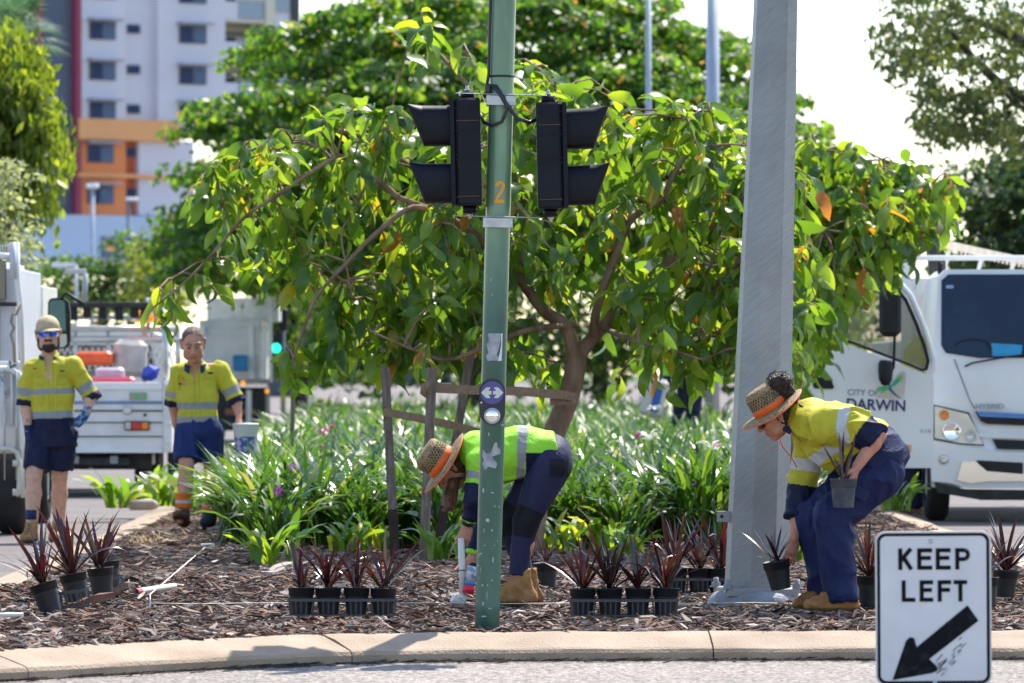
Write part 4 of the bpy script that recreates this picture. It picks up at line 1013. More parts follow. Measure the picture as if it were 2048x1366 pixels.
# ------------------------------------------------------------------ green signal pole
def pole_paint():
    m = bpy.data.materials.new('green_pole_paint'); m.use_nodes = True; t = m.node_tree; b = t.nodes['Principled BSDF']; L = t.links
    tc = t.nodes.new('ShaderNodeTexCoord'); sx = t.nodes.new('ShaderNodeSeparateXYZ'); L.new(tc.outputs['Object'], sx.inputs[0])
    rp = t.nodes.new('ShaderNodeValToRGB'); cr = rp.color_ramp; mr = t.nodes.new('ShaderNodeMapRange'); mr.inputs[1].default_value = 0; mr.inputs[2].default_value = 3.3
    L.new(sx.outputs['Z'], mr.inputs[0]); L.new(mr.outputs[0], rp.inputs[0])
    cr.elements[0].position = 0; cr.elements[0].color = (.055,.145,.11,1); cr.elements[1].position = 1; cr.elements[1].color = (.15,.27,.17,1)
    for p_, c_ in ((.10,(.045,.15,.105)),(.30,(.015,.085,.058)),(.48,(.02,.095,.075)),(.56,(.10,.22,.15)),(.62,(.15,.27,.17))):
        e = cr.elements.new(p_); e.color = (*c_,1)
    n = t.nodes.new('ShaderNodeTexNoise'); n.inputs['Scale'].default_value = 9; n.inputs['Detail'].default_value = 6; mp = t.nodes.new('ShaderNodeMapping'); mp.inputs['Scale'].default_value = (1,1,.25)
    L.new(tc.outputs['Object'], mp.inputs[0]); L.new(mp.outputs[0], n.inputs['Vector'])
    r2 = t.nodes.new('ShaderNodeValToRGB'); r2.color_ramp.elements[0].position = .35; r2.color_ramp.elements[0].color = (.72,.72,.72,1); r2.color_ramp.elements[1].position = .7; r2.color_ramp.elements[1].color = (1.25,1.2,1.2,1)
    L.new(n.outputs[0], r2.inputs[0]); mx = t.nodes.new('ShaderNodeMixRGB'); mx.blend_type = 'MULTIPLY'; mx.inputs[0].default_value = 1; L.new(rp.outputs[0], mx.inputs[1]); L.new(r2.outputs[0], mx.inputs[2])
    v = t.nodes.new('ShaderNodeTexNoise'); v.inputs['Scale'].default_value = 34; v.inputs['Detail'].default_value = 3; L.new(tc.outputs['Object'], v.inputs['Vector'])
    r3 = t.nodes.new('ShaderNodeValToRGB'); r3.color_ramp.elements[0].position = .685; r3.color_ramp.elements[1].position = .705; L.new(v.outputs[0], r3.inputs[0])
    lo = t.nodes.new('ShaderNodeMapRange'); lo.inputs[1].default_value = 1.05; lo.inputs[2].default_value = .5; L.new(sx.outputs['Z'], lo.inputs[0])
    mu = t.nodes.new('ShaderNodeMath'); mu.operation = 'MULTIPLY'; L.new(r3.outputs[0], mu.inputs[0]); L.new(lo.outputs[0], mu.inputs[1])
    m2 = t.nodes.new('ShaderNodeMixRGB'); m2.inputs[2].default_value = (.30,.33,.34,1); L.new(mu.outputs[0], m2.inputs[0]); L.new(mx.outputs[0], m2.inputs[1])
    L.new(m2.outputs[0], b.inputs['Base Color']); b.inputs['Roughness'].default_value = .33; b.inputs['Coat Weight'].default_value = .25; b.inputs['Coat Roughness'].default_value = .15
    bp = t.nodes.new('ShaderNodeBump'); bp.inputs['Strength'].default_value = .25; bp.inputs['Distance'].default_value = .01; L.new(n.outputs[0], bp.inputs['Height']); L.new(bp.outputs[0], b.inputs['Normal'])
    return m
D = 28.75; p = ptv(D); base = p(974,1258); base.z = -.03
root = thing('traffic_signal_pole', 'green traffic signal pole with two black signals seen from behind, yellow number 2 and crossing button', 'traffic signal', base); off = base.copy()
root['label'] = 'green pole with two black traffic signals seen from behind and a yellow number 2'
top = p(1009,-60); axis = (top-base).normalized(); R0 = .0625
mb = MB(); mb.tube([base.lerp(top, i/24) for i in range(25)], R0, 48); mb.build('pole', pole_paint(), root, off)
def onpole(py, ang=0, out=0.0):
    """point on the pole surface at row py; ang 0 = facing the camera"""
    z = CH+(HZ-py)*D/F; t = (z-base.z)/(top.z-base.z); c = base.lerp(top, t)
    return c+Vector((math.sin(ang), -math.cos(ang), 0))*(R0+out)
def cyl_patch(name, mat, poly, yc, th=.0015, sub=8, a0=0.0, off_=None, n=None):
    """flat print wrapped round the pole: poly in (metres across, metres up) about row yc"""
    me = bmesh_poly(poly, sub); V = []
    for (x, z) in me[0]:
        zz = CH+(HZ-yc)*D/F+z; t = (zz-base.z)/(top.z-base.z); c = base.lerp(top, t); a = a0+x/R0
        V.append(c+Vector((math.sin(a), -math.cos(a), 0))*(R0+th))
    return mesh_obj(name, np.array([tuple(v) for v in V]), me[1], mat, root, off, smooth=False)
import bmesh
def bmesh_poly(poly, cuts=6):
    bm = bmesh.new(); vs = [bm.verts.new((x, 0, z)) for x, z in poly]; bm.faces.new(vs); bm.normal_update(); bmesh.ops.triangulate(bm, faces=bm.faces[:])
    for _ in range(3):
        es = [e for e in bm.edges if e.calc_length() > .012]
        if es: bmesh.ops.subdivide_edges(bm, edges=es, cuts=1); bmesh.ops.triangulate(bm, faces=[f for f in bm.faces if len(f.verts) > 3])
    bm.verts.index_update(); V = [(v.co.x, v.co.z) for v in bm.verts]; Fs = [[v.index for v in f.verts] for f in bm.faces]; bm.free(); return V, Fs
yel_p = M('yellow_number', (.85,.36,.01), .5, var=.05)
# the digit 2 as an outline
two = [(-.0245,.032),(-.0245,.040),(-.016,.052),(0,.056),(.015,.053),(.0245,.041),(.0255,.026),(.020,.010),(.008,-.010),(-.004,-.026),(-.008,-.038),(.0255,-.038),(.0255,-.055),(-.027,-.055),(-.027,-.046),(-.020,-.026),(-.006,-.004),(.006,.016),(.010,.030),(.006,.040),(-.002,.041),(-.008,.034),(-.009,.026),(-.0245,.026)]
cyl_patch('number_two', yel_p, two, 385, a0=.10)
sticker = M('torn_sticker', (.22,.23,.27), .6, c2=(.42,.43,.46), scale=18, bump=.4); sw = M('sticker_white', (.62,.64,.68), .5)
cyl_patch('torn_sticker', sticker, [(-.036,.06),(-.03,.066),(.028,.066),(.03,.02),(.012,-.04),(.03,-.072),(-.012,-.07),(-.034,-.075),(-.044,-.05),(-.03,-.03),(-.044,.01),(-.03,.03)], 693)
cyl_patch('torn_sticker', sw, [(.030,.066),(.040,.066),(.040,-.072),(.018,-.074),(.028,-.03),(.034,.01)], 693, th=.002)
cyl_patch('torn_sticker', sticker, [(-.050,.045),(-.035,.03),(-.025,.02),(-.005,.028),(.005,.05),(.012,.075),(.025,.078),(.03,.05),(.045,.045),(.046,.02),(.02,.012),(.0,.005),(.012,-.01),(.03,-.03),(.022,-.055),(.005,-.05),(-.015,-.045),(-.025,-.06),(-.04,-.062),(-.048,-.03),(-.04,-.01),(-.052,.01)], 915)
rs = random.Random(12)
chip_m = M('chipped_paint', (.42,.45,.46), .7)
for (px, py, w_, h_) in ((967,980,6,14),(985,985,10,3),(990,1012,3,6),(975,1040,9,9),(984,1060,5,5),(962,1138,2,16),(986,1118,4,14),(965,1170,7,6),(984,1160,5,4),(974,1190,2,20),(966,1206,6,10),(980,1216,9,3),(968,1232,12,4),(975,1170,3,6),(1000,790,4,5),(983,560,2,16),(985,590,3,4),(1006,850,9,5),(978,868,3,9),(970,1090,4,3),(989,1090,2,4)):
    a = (px-(974+(1258-py)*.0278))/25.0; a = max(-.8, min(.8, a)); k = 6
    poly = [(w_/2/395*math.cos(6.28*i/k)*rs.uniform(.6,1.1), h_/2/395*math.sin(6.28*i/k)*rs.uniform(.6,1.1)) for i in range(k)]
    cyl_patch('paint_chip', chip_m, poly, py, a0=math.asin(a))
# clamps, bolts and straps at both heights
galv = M('galvanised', (.46,.47,.49), .42, .75, var=.12, scale=14, bump=.08)
def rotm(ax): 
    q = Vector((0,0,1)).rotation_difference(ax); return q.to_matrix()
RP = rotm(axis)
for yb, sl_ in ((202,0),(446,0)):
    c = onpole(yb,0,0)+Vector((0,R0,0))
    cb = MB().bbox(c+Vector((0,-R0-.012,0)), (.150,.006,.052), .003, RP).build('clamp_bracket', galv, root, off)
    MB().bbox(c+Vector((0,R0+.012,0)), (.150,.006,.052), .003, RP).build('clamp_bracket', galv, root, off)
    for s in (-1,1):
        MB().tube([c+RP@Vector((s*.066,-R0-.022,.0)), c+RP@Vector((s*.066,R0+.022,0))], .008, 8).build('bolt', steel, cb)
        cb.children[-1].data.transform(Matrix.Translation(-off))
    MB().bbox(c+RP@Vector((0,-R0-.006,.030 if yb < 300 else .030)), (.46,.030,.005), .002, RP).build('mounting_bar', galv, root, off)
# signal heads
def head(cx, cyt, cyb, side, label):
    """two-aspect signal turned edge-on: body near the pole, visors pointing away to the side"""
    zt = p(0,cyt).z; zb = p(0,cyb).z; H = zt-zb; xc = p(cx, 0).x
    tilt = Matrix.Rotation(-side*.0-.022, 3, 'Y')
    c = Vector((xc, D, (zt+zb)/2))
    T = lambda x, y, z: c+tilt@Vector((x*side, y, z))
    mb = MB()
    w2 = .082; d2 = .13
    prof = [(-w2,-d2),(-.02,-d2-.012),(.03,-d2-.012),(.050,-d2),(.050,d2),(-w2,d2)]
    vs = []; n = len(prof)
    for k, z in enumerate((-H/2,-H/2+.012,H/2-.012,H/2)):
        sc = .94 if k in (0,3) else 1
        for x, y in prof: vs.append(T(x*sc, y*sc, z))
    fs = [tuple(range(n-1,-1,-1)), tuple(range(3*n,4*n))]+[(a*n+i, a*n+(i+1)%n, (a+1)*n+(i+1)%n, (a+1)*n+i) for a in range(3) for i in range(n)]
    if side < 0: fs = [tuple(reversed(f)) for f in fs]
    mb._add(vs, fs)
    # edge flange where the doors shut
    for z0, z1 in ((-H/2+.004, H/2-.004),):
        a = [T(.050,-d2-.016,z0), T(.072,-d2-.016,z0), T(.072,d2+.01,z0), T(.050,d2+.01,z0)]; b = [T(.050,-d2-.016,z1), T(.072,-d2-.016,z1), T(.072,d2+.01,z1), T(.050,d2+.01,z1)]
        mb._add(a+b, [(3,2,1,0),(4,5,6,7),(0,1,5,4),(1,2,6,5),(2,3,7,6),(3,0,4,7)])
    h = mb.build('signal_head', sig_m, root, off); tag(h, label)
    for z in (H/2-.050, H/2-.165, -.015, -H/2+.04, -.04):
        mb = MB(); a = T(-w2+.006, -d2-.0145, z); mb.bar(T(-w2*.9,-d2-.006,z), T(.046,-d2-.014,z), .006, .006)
        o = mb.build('casing_rib', sig_m, h, None); o.data.transform(Matrix.Translation(-off))
    for z, hz in ((H/2-.115,.0),( -H/2+.045,.0)):
        mb = MB(); mb.bar(T(-w2*.86,-d2-.010,z), T(.040,-d2-.0165,z), .003, .004); o = mb.build('rust_streak', M('rust_line', (.10,.055,.03), .8), h, None); o.data.transform(Matrix.Translation(-off))
    # tubular visors, open below: tapering side profile
    for z0, hh in ((H/2-.132, .215),(-H/2+.118, .212)):
        mb = MB(); n = 20; vs = []
        for (x, zu, zl, ry) in ((.072, hh/2-.008, -hh/2+.004, .105),(.205, hh/2-.004, -hh/2+.004, .108),(.215, hh/2-.003, -hh/2+.022, .108),(.281, hh/2+.003, hh/2-.012, .108)):
            zc = (zu+zl)/2; rz = (zu-zl)/2
            for k in range(n):
                a = 2*math.pi*k/n; ca, sa = math.cos(a), math.sin(a); q = 4.0
                ex = math.copysign(abs(ca)**(2/q), ca); ez = math.copysign(abs(sa)**(2/q), sa)
                vs.append(T(x, ex*ry, z0+zc+ez*rz))
        fs = [(i*n+k, i*n+(k+1)%n, (i+1)*n+(k+1)%n, (i+1)*n+k) for i in range(3) for k in range(n)]
        if side < 0: fs = [tuple(reversed(f)) for f in fs]
        mb._add(vs, fs, True); mb.quad(*[T(.074, .09*math.cos(a), z0+.09*math.sin(a)) for a in [6.283*k/16 for k in range(16)]])
        o = mb.build('visor', sig_m, h); o.data.transform(Matrix.Translation(-off))
    for z, s in ((H/2+.018, 1),(-H/2-.018,-1)):
        mb = MB(); mb.tube([T(-.018,0,z-.018), T(-.018,0,z+.018)], .036, 20); o = mb.build('end_cap', sig_m, h); o.data.transform(Matrix.Translation(-off))
        mb = MB(); mb.tube([T(-.018,0,z+s*.012), T(-.018,0,z+s*.048)], .009, 6); mb.tube([T(-.018,0,z+s*.022), T(-.018,0,z+s*.032)], .015, 6); o = mb.build('stud', steel, h); o.data.transform(Matrix.Translation(-off))
    return T
sig_m = M('signal_casing', (.006,.007,.014), .5, var=.25, scale=5, spec=.22, bump=.06, bscale=30)
TL = head(930, 198, 412, -1, 'left black two-lamp signal head, visors pointing left')
TR = head(1106, 206, 418, 1, 'right black two-lamp signal head, visors pointing right')
cab = M('black_cable', (.02,.02,.022), .4, var=.2)
mb = MB(); mb.tube([onpole(-60,-1.1,.010), onpole(60,-1.15,.010), onpole(150,-1.15,.010), onpole(172,-1.1,.02)], .008, 8); mb.build('cable', cab, root, off)
mb = MB(); mb.tube([p(984,172,-.05), p(1000,188,-.08), p(1014,212,-.10), p(1035,238,-.09), p(1058,246,-.06), p(1080,236,-.03)], .011, 8); mb.build('cable', cab, root, off)
mb = MB(); mb.tube([p(990,172,-.06), p(1008,196,-.09), p(1014,222,-.10), p(1004,245,-.10), p(985,252,-.08), p(968,246,-.05), p(960,228,-.02)], .009, 8); mb.build('cable', cab, root, off)
mb = MB()
for yy in (152,154): mb.tube([onpole(yy,a,.002) for a in [6.283*k/32 for k in range(33)]], .003, 5)
mb.build('cable_tie', cab, root, off)
mb = MB(); mb.bbox(p(976,178,-.04), (.03,.03,.05), .006); mb.build('cable_gland', cab, root, off)
# push button
zc = onpole(803,0,0); b0 = zc+Vector((.0,-.001,0))
def oval(w_, h_, n=32, k=None): 
    out = []
    for i in range(n):
        a = 2*math.pi*i/n; out.append((math.cos(a)*w_/2, math.copysign(h_/2-w_/2, math.sin(a))+math.sin(a)*w_/2))
    return out
dz = (p(0,760).z-p(0,850).z)
MB().prism(oval(.132, dz+.006), .052, Matrix.Translation(b0+Vector((-.004,-.034,0)))).build('push_button_box', M('button_black', (.02,.02,.035), .45, var=.2), root, off)
pb = root.children[-1]
q0 = b0+Vector((-.004,-.034,0))
def disc(r, z, y, n=32): return MB().prism([(math.cos(2*math.pi*i/n)*r, math.sin(2*math.pi*i/n)*r) for i in range(n)], .006, Matrix.Translation(q0+Vector((0,y,z))))
o = disc(.058, .045, -.006).build('button_sign', M('purple_disc', (.09,.075,.26), .5, var=.1), pb); o.data.transform(Matrix.Translation(-off))
ar = [(-.056,0),(-.030,.027),(-.008,.027),(-.020,.009),(-.004,.009),(-.004,-.009),(-.020,-.009),(-.008,-.027),(-.030,-.027)]
wm = M('arrow_white', (.62,.64,.58), .5, var=.08)
for s in (-1,1):
    o = MB().prism([(s*-x, z) if s > 0 else (x, z) for x, z in ar], .002, Matrix.Translation(q0+Vector((0,-.0085,.045)))).build('arrow', wm, pb); o.data.transform(Matrix.Translation(-off))
o = MB().lathe([(.040,0),(.041,.010),(.034,.012),(.032,.004)], q0+Vector((.0,0,-.072)), 32, Vector((0,-1,0))).build('button_ring', steel, pb); o.data.transform(Matrix.Translation(-off))
o = MB().lathe([(.0,.010),(.018,.0095),(.031,.006)], q0+Vector((.0,0,-.072)), 32, Vector((0,-1,0))).build('button', chrome, pb); o.data.transform(Matrix.Translation(-off))
o = disc(.005, -.005, -.003, 10).build('screw', steel, pb); o.data.transform(Matrix.Translation(-off+Vector((-.055,0,0))))

# ------------------------------------------------------------------ steel lamp post
def galv_mat():
    m = bpy.data.materials.new('brushed_galvanised'); m.use_nodes = True; t = m.node_tree; b = t.nodes['Principled BSDF']; L = t.links
    tc = t.nodes.new('ShaderNodeTexCoord'); mp = t.nodes.new('ShaderNodeMapping'); mp.vector_type = 'TEXTURE'; mp.inputs['Rotation'].default_value = (0, math.radians(-38), 0); mp.inputs['Scale'].default_value = (1/7,1/7,1/80)
    L.new(tc.outputs['Object'], mp.inputs[0]); n = t.nodes.new('ShaderNodeTexNoise'); n.inputs['Scale'].default_value = 1.6; n.inputs['Detail'].default_value = 7; n.inputs['Distortion'].default_value = .5; L.new(mp.outputs[0], n.inputs['Vector'])
    rp = t.nodes.new('ShaderNodeValToRGB'); rp.color_ramp.elements[0].position = .3; rp.color_ramp.elements[0].color = (.27,.275,.29,1); rp.color_ramp.elements[1].position = .8; rp.color_ramp.elements[1].color = (.37,.375,.385,1)
    L.new(n.outputs[0], rp.inputs[0])
    n2 = t.nodes.new('ShaderNodeTexNoise'); n2.inputs['Scale'].default_value = 2.2; n2.inputs['Detail'].default_value = 5; L.new(tc.outputs['Object'], n2.inputs['Vector'])
    mx = t.nodes.new('ShaderNodeMixRGB'); mx.blend_type = 'MULTIPLY'; mx.inputs[0].default_value = .6; r2 = t.nodes.new('ShaderNodeValToRGB'); r2.color_ramp.elements[0].position = .3; r2.color_ramp.elements[0].color = (.6,.6,.6,1); r2.color_ramp.elements[1].position = .65
    L.new(n2.outputs[0], r2.inputs[0]); L.new(rp.outputs[0], mx.inputs[1]); L.new(r2.outputs[0], mx.inputs[2]); L.new(mx.outputs[0], b.inputs['Base Color'])
    b.inputs['Metallic'].default_value = .45; b.inputs['Roughness'].default_value = .5
    bp = t.nodes.new('ShaderNodeBump'); bp.inputs['Strength'].default_value = .16; bp.inputs['Distance'].default_value = .004; L.new(n.outputs[0], bp.inputs['Height']); L.new(bp.outputs[0], b.inputs['Normal'])
    return m
gm = galv_mat(); D = 31.6; p = ptv(D); base = p(1513,1180); base.z = .0
root = thing('lamp_post', 'thick tapering eight-sided galvanised steel lamp post on a round grey base', 'lamp post', base); off = base.copy()
top = p(1554,-80); zb = p(0,1178).z; b0 = Vector((p(1513,0).x, D, zb))
mb = MB(); n = 8; vs = []
for i in range(13):
    t = i/12; c = b0.lerp(top, t); R = (.168+(.110-.168)*t)/math.cos(math.pi/8)
    for k in range(n):
        a = 2*math.pi*(k+.5)/n+.16; vs.append(c+Vector((math.cos(a)*R, math.sin(a)*R, 0)))
fs = [(i*n+k, i*n+(k+1)%n, (i+1)*n+(k+1)%n, (i+1)*n+k) for i in range(12) for k in range(n)]
mb._add(vs, fs); mb.build('post', gm, root, off)
zf = Vector((b0.x, D, .035)); zp = p(0,1178).z
MB().bbox((b0.x-.002, D, zp-.012), (.40,.40,.045), .006, Matrix.Rotation(.16, 3, 'Z')).build('base_plate', gm, root, off)
MB().lathe([(.27,.0),(.262,.028),(.235,.052),(.20,.066),(.0,.066)], (b0.x+.0, D, .012), 40).build('grout_collar', M('grey_grout', (.26,.27,.30), .7, var=.2, bump=.5), root, off)
for sx, sy in ((-1,-1),(1,-1),(-1,1),(1,1)):
    c = Vector((b0.x, D, zp+.01))+Matrix.Rotation(.16,3,'Z')@Vector((sx*.195, sy*.17, 0))
    mb = MB(); mb.tube([c+Vector((0,0,-.03)), c+Vector((0,0,.05))], .014, 8); mb.tube([c+Vector((0,0,.0)), c+Vector((0,0,.024))], .026, 6, smooth=False); mb.tube([c+Vector((0,0,-.004)), c+Vector((0,0,.001))], .034, 16); mb.build('anchor_bolt', gm, root, off)
for s, px in ((-1,1447),(1,1576)):
    mb = MB(); c = p(px, 1033, .0); mb.bbox(c, (.075 if s < 0 else .09,.012,.062), .003); o = mb.build('earth_lug', gm, root, off)
    m2 = MB(); m2.tube([c+Vector((-.01,-.0075,0)), c+Vector((-.01,.0075,0))], .010, 10); m2.build('bolt_hole', dark_metal, o).data.transform(Matrix.Translation(-off))
o = MB().lathe([(.36,0),(.355,.02),(.0,.022)], (b0.x+.0, D, -.012), 36).build('footing', M('footing_concrete', (.40,.38,.35), .9, var=.15, bump=.4), root, off)

# ------------------------------------------------------------------ KEEP LEFT sign
D = 22.3; p = ptv(D); s_ = D/F; cx = 1867; y0, y1 = 1063, 1371
base = Vector((p(cx,0).x, D+.02, ROAD))
root = thing('keep_left_sign', 'white KEEP LEFT road sign with a scuffed black arrow pointing down left', 'road sign', base); off = base.copy()
tl = Matrix.Rotation(math.radians(-.35), 4, 'Y'); ctr = p(cx, (y0+y1)/2); Wd = 231*s_; Hh = (y1-y0)*s_
MM = Matrix.Translation(ctr-off) @ tl
def rrect(w_, h_, r, n=8):
    out = []
    for (sx, sz, a0) in ((1,1,0),(-1,1,90),(-1,-1,180),(1,-1,270)):
        for i in range(n+1):
            a = math.radians(a0+90*i/n); out.append((sx*(w_/2-r)+math.cos(a)*r, sz*(h_/2-r)+math.sin(a)*r))
    return out
sign_w = M('sign_sheeting', (.60,.60,.64), .45, var=.05, scale=7, c2=(.66,.66,.70), spec=.4); sign_b = M('sign_black', (.005,.006,.009), .6, spec=.12, var=.3, scale=20)
MB().prism(rrect(Wd, Hh, .038), .003, MM).build('plate', sign_w, root)
def ring(w_, h_, r, t_, y, mat, name):
    a = rrect(w_, h_, r); b = rrect(w_-2*t_, h_-2*t_, r-t_*.8); n = len(a); mb = MB()
    vs = [MM@Vector((x,y,z)) for x,z in a]+[MM@Vector((x,y,z)) for x,z in b]; mb._add(vs, [(i, i+n, (i+1)%n+n, (i+1)%n) for i in range(n)]); return mb.build(name, mat, root)
ring(Wd-.013, Hh-.013, .034, .0115, -.0008, sign_b, 'border')
e = MB(); a = rrect(Wd, Hh, .038); n = len(a)
vs = [MM@Vector((x,-.003,z)) for x,z in a]+[MM@Vector((x*.985,-.003,z*.989)) for x,z in a]+[MM@Vector((x*1.004,.004,z*1.003)) for x,z in a]
e._add(vs, [(i, (i+1)%n, (i+1)%n+n, i+n) for i in range(n)]+[(i, i+2*n, (i+1)%n+2*n, (i+1)%n) for i in range(n)]); e.build('edge_rim', M('sign_edge', (.6,.6,.6), .4), root)
# letters drawn as strokes like the road-sign alphabet
def stroke(mb, pts, t_, M0):
    for (x0,z0),(x1,z1) in zip(pts, pts[1:]):
        dx, dz = x1-x0, z1-z0; l = math.hypot(dx, dz); nx, nz = -dz/l*t_/2, dx/l*t_/2; ex, ez = 0, 0
        vs = [(x0+nx, z0+nz),(x0-nx, z0-nz),(x1-nx, z1-nz),(x1+nx, z1+nz)]
        mb._add([M0@Vector((x,0,z)) for x,z in vs], [(0,1,2,3)])
def letter(ch, x, z, w_, h_, t_):
    mb = MB(); M0 = MM@Matrix.Translation((x,-.0022,z)); a, b = -w_/2+t_/2, w_/2; T_, B_ = h_/2-t_/2, -h_/2+t_/2
    ls = []
    if ch in 'EFLKP': ls.append([(a,-h_/2),(a,h_/2)])
    if ch in 'EF': ls += [[(-w_/2,T_),(b,T_)],[(a,.004),(b*.82,.004)]]
    if ch in 'EL': ls.append([(-w_/2,B_),(b,B_)])
    if ch == 'T': ls += [[(0,-h_/2),(0,h_/2)],[(-w_/2,T_),(b,T_)]]
    if ch == 'K': ls += [[(a+.0,-.008),(b-t_*.55,h_/2-.001)],[(a+t_*.9,.004),(b-t_*.45,-h_/2+.001)]]
    if ch == 'P':
        arc = [(b-t_/2-.016+math.cos(q)*.016, .0165+math.sin(q)*(T_-.0165)) for q in [math.radians(90-180*i/10) for i in range(11)]]
        arc = [(x_, z_) for x_, z_ in arc]; ls.append([(-w_/2,T_)]+arc+[(a,.0165-(T_-.0165))])
    for k, l in enumerate(ls):
        M1 = MM@Matrix.Translation((x,-.0022-.0001*k,z)); stroke(mb, l, t_, M1)
    mb.build('letter', sign_b, root)
P2 = lambda px, py: ((px-cx)*s_, ((y0+y1)/2-py)*s_)
for ch, px in zip('KEEP', (1812,1850,1887,1926)):
    x, z = P2(px, 1118); letter(ch, x, z, 30*s_, 43*s_, 8.2*s_)
for ch, px in zip('LEFT', (1817,1853,1889,1921)):
    x, z = P2(px, 1182); letter(ch, x, z, 27*s_, 43*s_, 8.2*s_)
arrow = [(1935,1211),(1957,1242),(1858,1318),(1874,1334),(1872,1342),(1864,1346),(1784,1360),(1812,1280),(1820,1274),(1828,1276),(1833,1294)]
MB().prism([P2(*q) for q in arrow], .0006, MM@Matrix.Translation((0,-.0022,0))).build('arrow', M('arrow_scuffed', (.005,.006,.008), .6, spec=.12, c2=(.025,.025,.03), thr=(.5,.75), scale=26, stretch=(1,1,1)), root)
rs = random.Random(3); mb = MB()
for i in range(42):
    u_ = rs.random(); px = 1862+rs.gauss(24,15); py = 1352-(px-1862)*.95+rs.gauss(0,10); L_ = rs.uniform(4,13)
    if py > 1364 or px < 1866: continue
    x, z = P2(px, py); stroke(mb, [(x,z),(x+L_*s_*.8,z+L_*s_*.75)], rs.uniform(.6,1.8)*s_, MM@Matrix.Translation((0,-.0018,0)))
for i in range(16):
    px = rs.uniform(1866,1892); py = 1274-(px-1866)*1.0+rs.gauss(0,3.5); x, z = P2(px, py); L_ = rs.uniform(3,9); stroke(mb, [(x,z),(x+L_*s_,z+L_*s_)], rs.uniform(.6,1.6)*s_, MM@Matrix.Translation((0,-.0018,0)))
o = mb.build('scuff_marks', M('scuff', (.06,.06,.06), .8), root); o['kind'] = 'stuff'
for (px, py) in ((1862,1083),(1869,1364)):
    x, z = P2(px, py); MB().lathe([(0,.005),(.006,.004),(.009,0)], MM@Vector((x,-.002,z)), 14, Vector((0,-1,0))).build('rivet', steel, root)
MB().tube([(0,.02,-.0), (0,.02,.60)], .030, 16).build('post', galv, root)
MB().lathe([(.16,0),(.15,.06),(.09,.09),(.0,.09)], (0,.02,0), 24).build('base', M('rubber_base', (.05,.05,.05), .8), root)

# ------------------------------------------------------------------ stakes and webbing round the young tree
wood = M('weathered_wood', (.13,.095,.075), .85, var=.3, scale=7, c2=(.25,.20,.165), bump=.5, bscale=50, stretch=(6,6,.8)); wood_d = M('dark_wood', (.045,.028,.02), .9, var=.3)
def stake(a, b, sz, label, dark_part=None):
    a = Vector(a); b = Vector(b); loc = Vector((a.x, a.y, 0)); r = thing('wooden_stake', label, 'stake', loc, group='wooden stakes round the young tree')
    mb = MB(); mb.bar(a, b, sz, sz*.8, Vector((0,1,0))); mb.build('shaft', wood, r, loc)
    if dark_part:
        m2 = MB(); m2.bar(a, a.lerp(b, dark_part), sz+.004, sz*.8+.004, Vector((0,1,0))); m2.build('dark_foot', wood_d, r, loc)  # darker sleeve over the lower end of the shaft
D = 40.0; p = ptv(D)
stake(p(790,1108), p(770,735), .062, 'thin wooden stake furthest left of the three around the young tree', .24)
stake(p(851,1125,-.9), p(868,735,-.9), .068, 'upright wooden stake behind the straw hat, middle of three', None)
stake(p(872,1108,.6), p(943,690,.6), .062, 'wooden stake leaning right behind the straw hat', .22)
stake(ptv(52)(583,905), ptv(52)(589,688), .040, 'slim dark stake standing alone at the left edge of the lilies', None)
web = M('brown_webbing', (.23,.15,.09), .85, var=.15, scale=30, bump=.3)
def strap(pts, h_, label, wdt=.004):
    mb = MB(); vs = []; pts = [Vector(q) for q in pts]
    for i, q in enumerate(pts):
        t = (pts[min(i+1,len(pts)-1)]-pts[max(i-1,0)]).normalized(); n_ = Vector((-t.y, t.x, 0)).normalized(); u = t.cross(n_); u = u if u.z > 0 else -u
        vs += [q-u*h_/2-n_*wdt, q-u*h_/2+n_*wdt, q+u*h_/2+n_*wdt, q+u*h_/2-n_*wdt]
    fs = [(i*4+k, i*4+(k+1)%4, (i+1)*4+(k+1)%4, (i+1)*4+k) for i in range(len(pts)-1) for k in range(4)]+[(0,1,2,3),((len(pts)-1)*4+3,(len(pts)-1)*4+2,(len(pts)-1)*4+1,(len(pts)-1)*4)]
    mb._add(vs, fs); loc = sum(pts, Vector())/len(pts); o = mb.build('tie_strap', web, None, loc); tag(o, label, 'strap', 'webbing ties of the young tree')
strap([p(858,775,-.93), p(940,779,-.8), p(1040,782,-.5), p(1130,790,-.2), p(1156,797,.0), p(1152,790,.15)], .062, 'upper brown webbing strap from the middle stake to the tree trunk')
strap([p(1100,804,-.2), p(1156,800,-.06)], .05, 'short lower fold of webbing against the tree trunk')
strap([p(768,824,-.04), p(830,834,-.3), p(900,848,-.4), p(975,868,-.3), p(1080,880,-.1)], .056, 'lower brown webbing strap running down from the left stake behind the green pole')
mb = MB(); mb.tube([p(862,766,-.95), p(853,772,-.97), p(850,785,-.96), p(856,792,-.95)], [.02,.028,.022,.01], 8); o = mb.build('strap_knot', web, None, p(856,778,-.95)); tag(o, 'knotted end of brown webbing on the middle stake', 'knot')

